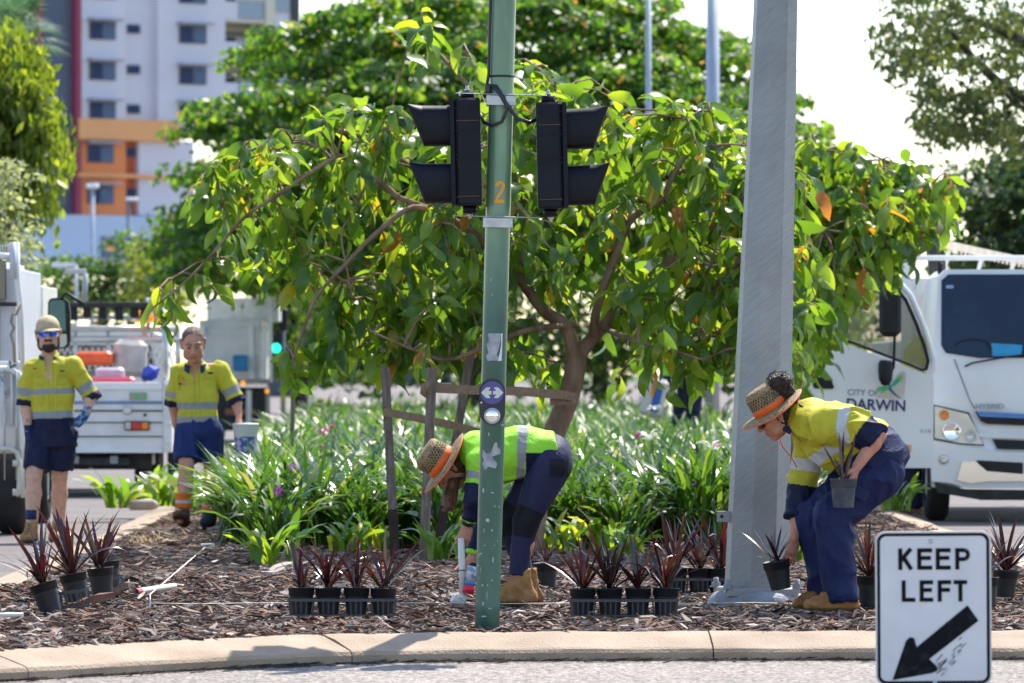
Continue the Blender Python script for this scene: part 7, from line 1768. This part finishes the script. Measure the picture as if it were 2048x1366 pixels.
# low leafy plants in front of the lilies and along the left kerb
brd_m = leafmat('soft_leaf', [(0,(.04,.10,.015)),(.5,(.09,.18,.02)),(.85,(.20,.28,.03)),(1,(.35,.33,.04))], trans=.38, rough=.35, tcol=(3.2,3.0,1.2), spec=.7)
rg = np.random.default_rng(5); Vb, Fb = blades(26, rg, L=(.18,.36), w_=.042, spread=.05, droop=(.9,2.4)); o = mesh_obj('x', Vb, Fb, brd_m); bm_ = o.data; bpy.data.objects.remove(o)
for i, (px, py, s, lb) in enumerate([(540,1128,1.25,'pale green low plant at the front edge below the large left lily'),(700,1105,.9,'low yellow-green plant behind the left tray of pots'),(748,1100,.9,'low yellow-green plant at the foot of the leftmost stake'),(880,1118,1.1,'low green plant behind the bending woman\'s pipe'),(1130,1100,1.0,'low bright plant right of the bending woman\'s boots'),(1205,1098,1.0,'low broad-leaved plant behind the front right tray'),(1595,1120,1.0,'small rounded green plant right of the steel post'),(1260,1112,.8,'small green plant behind the third pot of the right tray'),
    (232,1016,1.3,'limp light green leaves on the left kerb nearest the road'),(275,1010,1.3,'light green leaves beside the white log on the left kerb'),(330,1012,1.4,'green leafy plant left of the older man\'s boots'),(392,1018,1.5,'green leafy plant between the older man\'s boots'),(1790,1022,1.2,'green tuft beside the right kerb behind the crouching woman')]):
    q = G0(px, py); o = bpy.data.objects.new('leafy_plant', bm_); col(o); o.location = (q.x, q.y, 0); o.rotation_euler = (0,0,i*2.1); o.scale = (s*1.15,s*1.15,s); tag(o, lb, 'plant', 'low leafy plants edging the bed')
c = G0(283,1022); o = MB().tube([c+Vector((-.10,0,.05)), c+Vector((.07,.1,.06)), c+Vector((.12,.15,.05))], [.045,.055,.04], 12).build('pale_log', M('pale_log',(.42,.36,.30),.9,var=.2,bump=.5), None, c); tag(o, 'short pale log lying on the left kerb edge', 'log')
# dry grass tuft on the mulch
rg = np.random.default_rng(8); Vg, Fg = blades(70, rg, L=(.08,.2), w_=.006, spread=.07, droop=(1.2,2.8), lean=(.3,1.2)); q = G0(298,1088); o = mesh_obj('dry_grass', Vg, Fg, M('dry_straw',(.42,.30,.15),.8)); o.location = q; tag(o, 'tuft of dry straw lying on the mulch near the walking men', 'straw')
# flowers
pur = leafmat('purple_petal', [(0,(.22,.02,.26)),(1,(.38,.05,.40))], trans=.3, tcol=(1.8,1.3,1.8)); pnk = leafmat('pink_petal', [(0,(.55,.05,.30)),(1,(.60,.12,.38))], trans=.3, tcol=(1.5,1.2,1.4)); whp = leafmat('white_petal', [(0,(.62,.64,.55)),(1,(.75,.75,.70))], trans=.35, tcol=(1.1,1.1,1.0)); stem_m = M('flower_stem', (.08,.14,.04), .6)
for i, (px, py, Dp, r_, m_, lb) in enumerate([(584,938,43,.045,pur,'deep purple flower head above the left lilies, left of the stake'),(558,984,41.5,.05,pur,'widest purple flower head, above the left lily clump'),(620,969,43,.022,pur,'tiny purple flower right of the two left flower heads'),(648,862,52,.05,pnk,'pink flower spray far left above the lilies'),(664,852,52,.02,pnk,'small pink bloom beside the pink spray far left'),(858,1025,40,.028,pur,'small purple flower beside the middle tree stake'),(1275,870,50,.022,pnk,'pink flower in the middle of the lilies right of the tree'),(1433,888,46,.030,pnk,'pink flower close to the left edge of the steel post'),(1388,968,42,.032,pur,'purple flower low in the lilies left of the steel post'),(642,893,50,.018,pnk,'small pink bloom under the far left pink spray')]):
    c = W(px, py, Dp); root = thing('flower', lb, 'flower', (c.x, c.y, 0), group='flowers among the lilies'); MB().tube([(0,0,0),(.01,0,c.z*.5),(0,0,c.z)], [.005,.004,.003], 5).build('stem', stem_m, root)
    rg = np.random.default_rng(i); n = 40; q = rg.normal(0, 1, (n,3)); q /= np.linalg.norm(q, axis=1)[:,None]; q = q*rg.random(n)[:,None]**.4*np.array([r_*1.2,r_,r_*.8])+np.array([0,0,c.z]); d1 = rg.normal(0,1,(n,3)); d1 /= np.linalg.norm(d1,axis=1)[:,None]; d2 = np.cross(d1, rg.normal(0,1,(n,3))); d2 /= np.linalg.norm(d2,axis=1)[:,None]; k = .012
    V = np.stack([q-d1*k, q+d2*k*.7, q+d1*k, q-d2*k*.7], 1).reshape(-1,3); mesh_obj('petals', V, np.arange(n*4).reshape(-1,4), m_, root)
for i, (px, py, Dp, lb) in enumerate([(716,912,45,'white spider lily flower right of the leftmost stake'),(1300,880,50,'white spider lily flower highest in the lilies right of the tree'),(1425,900,45,'white spider lily flower beside the steel post'),(1310,820,60,'white spider lily flower before the far bending worker'),(530,870,55,'white spider lily flower behind the bucket')]):
    c = W(px, py, Dp); root = thing('spider_lily', lb, 'flower', (c.x, c.y, 0), group='white spider lilies'); MB().tube([(0,0,0),(.01,0,c.z*.5),(0,0,c.z)], [.008,.007,.006], 6).build('stem', stem_m, root)
    rg = np.random.default_rng(40+i); V, Fc = blades(22, rg, L=(.09,.17), w_=.010, spread=.008, droop=(1.8,3.4), lean=(.2,1.3)); V[:,2] += c.z; mesh_obj('petals', V, Fc, whp, root)

# ---- background foliage: many small leaves spread through clumps
def puff_tree(label, D, puffs, nl, size, ramp, seed, trunk=None, trans=.35, flat=.6, name='tree', cat='tree', hang=0.0, aspect=.55, top=.5, tcol=(3.2,3.0,1.2), group=None, rough=.45, pink=None, kind=None):
    rg = np.random.default_rng(seed); P = []; N = []
    for (px, py, dz, R) in puffs:
        c = np.array(tuple(W(px, py, D, dz))); k = max(8, int(nl*R*R)); q = rg.normal(0, 1, (k,3)); q /= np.linalg.norm(q, axis=1)[:,None]
        q[:,2] = np.where((q[:,2] < 0)&(rg.random(k) < top), -q[:,2], q[:,2]); rad = R*(.55+.45*rg.random(k))*(1+.25*(vnoise(q+c[None]*.37, 1.7, seed)-.5)*2)
        P.append(c+q*rad[:,None]*np.array([1,1,flat])); N.append(q)
    P = np.concatenate(P); N = np.concatenate(N); n = len(P); N = N+rg.normal(0, .75, (n,3))+np.array([0,0,.35]); N /= np.linalg.norm(N,axis=1)[:,None]
    A = np.cross(N, rg.normal(0,1,(n,3)));
    if hang: A = A*(1-hang)+np.array([0,0,-1])*hang*1.2
    A /= np.linalg.norm(A,axis=1)[:,None]; B = np.cross(N, A); B /= np.linalg.norm(B,axis=1)[:,None]+1e-9; s = size*(.6+.8*rg.random(n))[:,None]
    V = np.stack([P-A*s*.5, P+B*s*aspect*.5-A*s*.1, P+A*s*.5, P-B*s*aspect*.5-A*s*.1], 1).reshape(-1,3); Fc = np.arange(n*4).reshape(-1,4)
    b = W(trunk[0][0][0], 0, D) if trunk else Vector(P.mean(0)); b = Vector((b.x, D+(trunk[0][0][2] if trunk and len(trunk[0][0]) > 2 else 0), ROAD)); m = leafmat(name+'_leaf_'+str(seed), ramp, trans=trans, rough=rough, tcol=tcol)
    if trunk:
        root = thing(name, label, cat, b, 0, group)
        for k, pts in enumerate(trunk):
            mb = MB(); r0 = pts[0][3]; r1 = pts[-1][3]; tree_limb(mb, [W(x, y, D, d) if y is not None else Vector((W(x,0,D).x, D+d, ROAD)) for x, y, d, _ in pts], r0, r1, 8); mb.build('trunk' if k == 0 else 'branch', bark_d, root, b)
        o = mesh_obj('crown', V, Fc, m, root, b); o['kind'] = 'stuff'
    else:
        o = mesh_obj(name, V, Fc, m, None, b); tag(o, label, cat, group); 
        if kind: o['kind'] = kind
    return o
def scatter(poly, n, seed, Rr, dz=(-1,1), bulge=None):
    r = random.Random(seed); xs = [q[0] for q in poly]; ys = [q[1] for q in poly]; out = []
    while len(out) < n:
        px = r.uniform(min(xs), max(xs)); py = r.uniform(min(ys), max(ys))
        if inpoly(px, py, poly): out.append((px, py, (bulge(px, py) if bulge else 0)+r.uniform(*dz), r.uniform(*Rr)))
    return out
G_ = [(0,(.02,.06,.012)),(.45,(.04,.10,.016)),(.8,(.08,.155,.022)),(.97,(.13,.19,.03)),(1,(.30,.15,.10))]
dome = [(365,480),(352,400),(390,340),(375,285),(450,205),(500,145),(530,100),(570,45),(620,35),(680,50),(760,14),(820,20),(880,2),(960,-20),(1100,-30),(1300,-20),(1400,30),(1480,90),(1540,160),(1600,240),(1640,290),(1640,420),(1600,520),(660,560),(600,590),(385,590)]
bul = lambda px, py: 3.0-6.5*math.sqrt(max(0, 1-((px-970)/720)**2-((py-560)/640)**2))
pf = scatter(dome, 300, 3, (.45,.95), (-.7,.7), bul)+scatter(dome, 120, 4, (.9,1.4), (2,5), None)
puff_tree('broad spreading rain tree with a domed crown filling the sky behind the signal pole', 112, pf, 340, .20, G_, 31, trunk=[[(960,None,2,.5),(965,640,2,.42),(980,520,2,.35)],[(980,540,2,.3),(800,420,1,.2),(600,330,0,.1),(480,280,0,.05)],[(980,540,2,.3),(1100,380,1,.2),(1300,260,0,.1),(1450,200,0,.05)],[(980,530,2,.28),(950,350,1,.18),(900,150,0,.06)]], flat=.5, top=.85, tcol=(4.4,4.0,1.3), trans=.45)
wp = [(-60,90),(10,95),(62,130),(72,200),(92,270),(100,330),(92,390),(78,440),(50,430),(20,400),(-60,420)]
puff_tree('yellow-green weeping tree hanging down at the left edge of the picture', 78, scatter(wp, 150, 8, (.26,.46), (-1,1)), 560, .19, [(0,(.05,.09,.014)),(.5,(.09,.14,.02)),(1,(.15,.19,.035))], 33, trunk=[[(-70,None,.5,.25),(-60,500,.5,.2),(-40,200,.3,.12)],[(-50,300,.3,.1),(20,180,0,.06),(80,160,0,.03)]], flat=1.3, hang=.6, aspect=.4, trans=.5, tcol=(3.6,3.2,1.0))
puff_tree('silvery grey-green shrub above the left-hand truck', 66, scatter([(-40,330),(20,320),(50,380),(55,470),(100,520),(70,600),(-40,600)], 40, 9, (.15,.32), (-.6,.6)), 700, .08, [(0,(.10,.13,.08)),(1,(.30,.33,.24))], 34, trunk=[[(-10,None,0,.1),(0,600,0,.08),(5,420,0,.04)]], flat=.9)
puff_tree('dark round bush in front of the pale blue podium', 150, scatter([(60,560),(100,535),(160,530),(215,545),(225,500),(270,478),(330,490),(350,620),(60,640)], 42, 10, (.4,.9), (-1,1)), 160, .22, G_, 35, trunk=[[(200,None,0,.2),(205,640,0,.15),(215,560,0,.08)]], flat=.8)
puff_tree('yellow-green shrub glowing in front of the rain tree at left', 125, scatter([(270,600),(280,500),(310,462),(345,470),(362,530),(360,640),(290,640)], 26, 11, (.35,.6), (-1,1)), 240, .18, [(0,(.07,.11,.015)),(1,(.20,.23,.04))], 36, trunk=[[(315,None,0,.15),(318,640,0,.1),(320,540,0,.06)]], flat=.9)
puff_tree('light green trees far up the road beyond the green signal light', 185, scatter([(540,560),(600,575),(640,600),(700,590),(730,735),(540,735)], 60, 12, (.7,1.3), (-2,2)), 110, .3, [(0,(.04,.09,.015)),(.6,(.09,.15,.02)),(1,(.16,.22,.03))], 37, trunk=[[(600,None,0,.3),(602,700,0,.25),(604,620,0,.1)]], flat=.8)
puff_tree('dark hedge of trees closing the far end of the median', 165, scatter([(640,560),(800,520),(1600,500),(1700,560),(1760,720),(1760,752),(640,752)], 150, 13, (.8,1.5), (-2,2)), 70, .32, [(0,(.02,.05,.01)),(.6,(.05,.10,.015)),(1,(.12,.18,.025))], 38, trunk=[[(1200,None,0,.3),(1200,700,0,.25),(1200,600,0,.1)]], flat=.8)
gm_ = [(1790,-60),(2120,-60),(2120,330),(2040,330),(1990,300),(1900,290),(1850,300),(1810,200),(1790,120),(1770,60)]
puff_tree('sparse gum tree with sky showing through, top right corner', 82, scatter(gm_, 165, 14, (.16,.42), (-2,2)), 520, .15, [(0,(.035,.06,.02)),(.6,(.06,.09,.025)),(1,(.12,.14,.04))], 39,
  trunk=[[(2150,None,0,.3),(2140,400,0,.25),(2110,200,0,.2),(2080,60,0,.12)],[(2130,240,0,.13),(2040,200,0,.08),(1960,130,0,.05),(1900,60,0,.03)],[(2110,120,0,.1),(2000,60,0,.06),(1880,20,0,.03)],[(2140,260,0,.1),(2040,260,0,.05),(1930,270,0,.03)]], flat=.7, trans=.25, hang=.4, aspect=.35)
puff_tree('dark dense tree behind the white council truck', 98, scatter([(1915,520),(1900,420),(1930,340),(1990,300),(2120,280),(2120,560),(1915,560)], 75, 15, (.5,.9), (-1.5,1.5)), 190, .17, [(0,(.015,.035,.012)),(.7,(.03,.06,.018)),(1,(.07,.12,.03))], 40, trunk=[[(2010,None,0,.3),(2010,560,0,.22),(2010,430,0,.12)]], flat=.8)
puff_tree('bright green bush between the steel post and the open truck door', 84, scatter([(1580,600),(1620,570),(1700,600),(1720,680),(1720,760),(1580,760)], 34, 16, (.3,.6), (-1,1)), 260, .15, [(0,(.05,.11,.015)),(.6,(.10,.19,.02)),(1,(.2,.28,.03))], 41, trunk=[[(1640,None,0,.12),(1640,760,0,.1),(1645,680,0,.05)]], flat=.9)
puff_tree('rounded green tree in the distance right of the steel post', 140, scatter([(1560,240),(1600,235),(1630,260),(1650,300),(1650,520),(1540,520)], 34, 17, (.4,.8), (-1,1)), 200, .2, G_, 42, trunk=[[(1600,None,0,.2),(1600,520,0,.18),(1600,380,0,.08)]], flat=.7)
# fan palm top left
D = 92; b = W(15,90,D); root = thing('palm_tree', 'fan palm showing above the weeping tree, top left', 'palm tree', (b.x, D, ROAD)); off = root.location.copy()
mb = MB(); tree_limb(mb, [Vector((b.x,D,ROAD)), W(14,400,D), W(15,100,D)], .2, .16, 10); mb.build('trunk', bark_d, root, off)
pm2 = leafmat('palm_frond', [(0,(.04,.10,.05)),(1,(.10,.19,.09))], trans=.3, tcol=(2.4,2.4,1.6)); rr = random.Random(6)
for k in range(26):
    az = k*2.4; el = rr.uniform(-.5,1.3); st = b+Vector((0,0,.1)); d = Vector((math.cos(az)*math.cos(el), math.sin(az)*math.cos(el), math.sin(el))); hub = st+d*rr.uniform(.35,.6); sd = d.cross(Vector((0,0,1))).normalized(); mb = MB()
    for j in range(13):
        a = -1.3+2.6*j/12; v = d*math.cos(a)+sd*math.sin(a); e = hub+v*.62+Vector((0,0,-.12)); w2 = v.cross(d.cross(sd)).normalized()*.022; mb.quad(hub, hub+v*.35-w2, e, hub+v*.35+w2)
    mb.tube([st, hub], .012, 5); mb.build('frond', pm2, root, off)
# ------------------------------------------------------------------ apartment tower, far left
D = 400.0; sB = D/F; ang = math.radians(36)
B0 = W(-80,0,D); B0.z = ROAD
ub = Vector((math.cos(ang), math.sin(ang), 0)); nb_ = Vector((math.sin(ang), -math.cos(ang), 0))   # along the facade, outwards
root = thing('apartment_tower', 'white apartment tower with an orange lower corner and dark grey and red stripes', 'building', B0); off = B0.copy()
def uv(px, py):
    """photo column/row -> (distance along facade, height) on the facade plane"""
    k = (px-1024)/F; u = (k*B0.y-B0.x)/(ub.x-k*ub.y); d = B0.y+u*ub.y; return u, CH+(HZ-py)*d/F
def slab(px0, py0, px1, py1, out, dep, name, mat, par=None, ref=None):
    u0, z0 = uv(px0, py0); u1, z1 = uv(px1, py1); z0 = uv((px0+px1)/2, py0)[1]; z1 = uv((px0+px1)/2, py1)[1]
    um = (u0+u1)/2; c = B0+ub*um+nb_*(out-dep/2); c.z = (z0+z1)/2; R = Matrix.Rotation(ang, 3, 'Z')
    o = MB().box(c, (abs(u1-u0), dep, abs(z0-z1)), R).build(name, mat, par or root, off if par is None else None)
    if par is not None: o.data.transform(Matrix.Translation(-off))
    return o
bw = M('render_lilac_white', (.70,.66,.74), .8, var=.03, scale=.2); bgrey = M('panel_slate', (.10,.12,.18), .7, var=.05, scale=.3); bred = M('panel_maroon', (.32,.05,.10), .7, var=.05); bor = M('render_orange', (.80,.26,.09), .8, var=.06, scale=.3); bor2 = M('render_orange_light', (.85,.40,.17), .8, var=.05, scale=.3)
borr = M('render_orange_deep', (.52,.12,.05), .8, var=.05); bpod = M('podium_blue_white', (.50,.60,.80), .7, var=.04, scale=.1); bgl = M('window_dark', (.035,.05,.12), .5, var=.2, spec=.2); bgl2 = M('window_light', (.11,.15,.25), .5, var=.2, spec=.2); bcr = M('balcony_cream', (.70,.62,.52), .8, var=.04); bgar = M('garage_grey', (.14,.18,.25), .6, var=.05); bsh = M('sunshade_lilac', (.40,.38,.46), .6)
slab(-80,-60,66,520,0,12,'wall',bw); slab(60,-60,80,520,.4,6,'stripe_panel',bred); slab(76,-60,144,520,.2,8,'stripe_panel',bgrey); slab(140,-60,151,430,.8,6,'stripe_panel',bred)
slab(150,-60,243,240,.6,12,'wall',bw); slab(243,-60,306,240,0,12,'wall',bw); slab(306,-60,440,262,.7,12,'wall',bw); slab(440,-60,521,262,-1.6,10,'wall',bcr); slab(521,-60,540,200,.7,12,'wall',bcr); slab(540,-60,578,200,.3,12,'wall',bw); slab(576,-60,592,200,.5,12,'stripe_panel',M('edge_dark',(.06,.06,.07),.7))
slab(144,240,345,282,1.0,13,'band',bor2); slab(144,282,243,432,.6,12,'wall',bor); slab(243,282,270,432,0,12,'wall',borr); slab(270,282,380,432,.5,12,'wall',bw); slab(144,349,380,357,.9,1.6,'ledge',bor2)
slab(50,432,380,545,1.2,12,'podium',bpod); slab(184,474,256,520,1.3,.3,'garage_door',bgar); slab(50,518,380,530,1.8,2,'kerb_wall',M('wall_pale',(.5,.48,.48),.8))
def win(cx, cy, w_, h_, out, light=True, shade=True):
    f = slab(cx-w_/2, cy-h_/2, cx+w_/2, cy+h_/2, out+.12, .3, 'window', M('window_frame_grey',(.16,.16,.2),.6))
    slab(cx-w_/2+2, cy-h_/2+2, cx-2, cy+h_/2-2, out+.18, .1, 'pane', bgl, f); slab(cx-1, cy-h_/2+2, cx+w_/2-2, cy+h_/2-2, out+.18, .1, 'pane', bgl2 if light else bgl, f)
    if shade: slab(cx-w_/2-6, cy-h_/2-6, cx+w_/2+6, cy-h_/2-2, out+.9, .8, 'sunshade', bsh, f)
for k, (y1, y2) in enumerate(((-20,-10),(62,70),(143,152),(222,226))):
    win(195,y1,52,36,.6); win(266,y1-4,26,18,0,False,False); win(374,y2,54,36,.7)
    slab(450,y2-8,512,y2-2,-1.5,.3,'balcony_shade_strip',M('balcony_shadow',(.20,.19,.2),.9)); slab(438,y2+14,466,y2+52,.6,.3,'balcony_wall',bw); slab(466,y2+12,520,y2+48,.55,.1,'balcony_glass',M('balcony_glazing',(.22,.30,.40),.2,spec=.8)); slab(438,y2+50,522,y2+56,.6,3,'balcony_floor',bcr)  # grey strip paints the shade on the recessed balcony wall
    slab(456,y2+2,494,y2+40,-1.55,.1,'balcony_door',bgl)
    slab(544,y2-14,572,y2+34,.45,.1,'side_glazing',M('balcony_glazing',(.22,.3,.4))); win(22,y1,60,30,0)
for y in (308,390): win(191,y,52,36,.6); win(257,y-4,26,20,0,False,False)
# ------------------------------------------------------------------ street lamps and poles in the distance
lp_m = M('lamp_pole_grey', (.40,.44,.50), .45, .4, var=.06); lp_d = M('lamp_pole_dark', (.16,.2,.24), .5, .3)
def pole(px, ytop, Dp, r, label, name='distant_pole', mat=None, ybot=None, lean=0, cat='pole', grp=None):
    a = W(px, 0, Dp); a.z = ROAD; t = W(px+lean, ytop, Dp); root = thing(name, label, cat, a, 0, grp); MB().tube([a, t], [r, r*.8], 12).build('pole', mat or lp_m, root, a); return root, t, a
pole(1297,-60,92,.055,'slim pale pole nearer the signal, in front of the rain tree crown', grp='tall poles beyond the trees')
pole(1424,-60,92,.125,'thick pale pole in front of the rain tree crown, left of the steel post', lean=2, grp='tall poles beyond the trees')
pole(1891,360,90,.03,'thin grey pole left of the truck, below the gum tree')
r_, t, a = pole(183,375,230,.10,'street lamp with a bright square head before the orange wall', 'street_lamp', lp_m, cat='street lamp', lean=2); MB().bbox(t+Vector((0,0,.05)), (.5,.4,.18), .04).build('lamp_head', M('lamp_white',(.8,.82,.85),.4), r_, a)
r_, t, a = pole(257,400,200,.08,'dark street lamp right of the orange wall', 'street_lamp', lp_d, cat='street lamp'); MB().bbox(t+Vector((.12,0,.03)), (.42,.3,.12), .03).build('lamp_head', M('lamp_white',(.8,.82,.85)), r_, a)
r_, t, a = pole(152,530,140,.05,'small white street sign on a post before the hedge', 'street_sign', lp_m, cat='street sign'); MB().bbox(t+Vector((-.3,0,0)), (.62,.03,.12), .01).build('panel', M('lamp_white',(.8,.8,.8)), r_, a)
# far traffic signals
Dp = 128; r_, t, a = pole(566,622,Dp,.06,'far traffic signal showing green beyond the tipper', 'far_signal', lp_d, cat='traffic signal')
MB().bbox(W(553,688,Dp,-.1), (.24,.2,.50), .03).build('signal_box', dark_plastic, r_, a)
MB().lathe([(.105,0),(.09,.02),(0,.03)], W(553,692,Dp,-.22)+Vector((0,0,-.05)), 20, Vector((0,-1,0))).build('green_light', M('green_light',(.02,.85,.45),.4,emit=1.3,var=.02), r_, a)
MB().bbox(W(566,640,Dp,-.1), (.22,.2,.52), .03).build('signal_box', dark_plastic, r_, a); MB().bbox(W(571,655,Dp,-.12), (.10,.1,.2), .02).build('white_unit', white_paint, r_, a)
Dp = 300; c = W(577,724,Dp); z0 = ROAD+.9; r_ = thing('traffic_cone', 'orange traffic cone far up the road near the green light', 'traffic cone', (c.x, Dp, z0)); MB().lathe([(.36,0),(.08,.95),(.0,.97)], (0,0,.02), 16).build('cone', M('cone_orange',(.85,.12,.02),.5), r_); MB().box((0,0,.01), (.9,.9,.06)).build('foot', M('cone_orange',(.85,.12,.02)), r_)
# plinth the cone stands on + far low wall
o = MB().bbox((W(640,0,560).x, 560, (ROAD+W(0,734,560).z)/2), (26,.5,W(0,734,560).z-ROAD), .03).build('low_wall', M('far_wall_grey',(.08,.09,.11),.9,var=.2)); o['label'] = 'low dark wall across the far end of the left road'; o['category'] = 'wall'

o = MB().bbox((W(577,0,300).x, 300, (ROAD+.45)), (2.2,.8,.88), .03).build('barrier_block', M('far_wall_grey',(.08,.09,.11))); tag(o, 'low dark block under the orange cone far up the road', 'barrier')
o = MB().bbox((W(680,0,86).x, 86, .36), (.34,.3,.30), .02).build('dark_crate', dark_plastic); tag(o, 'small dark box among the lilies near the left road', 'box')
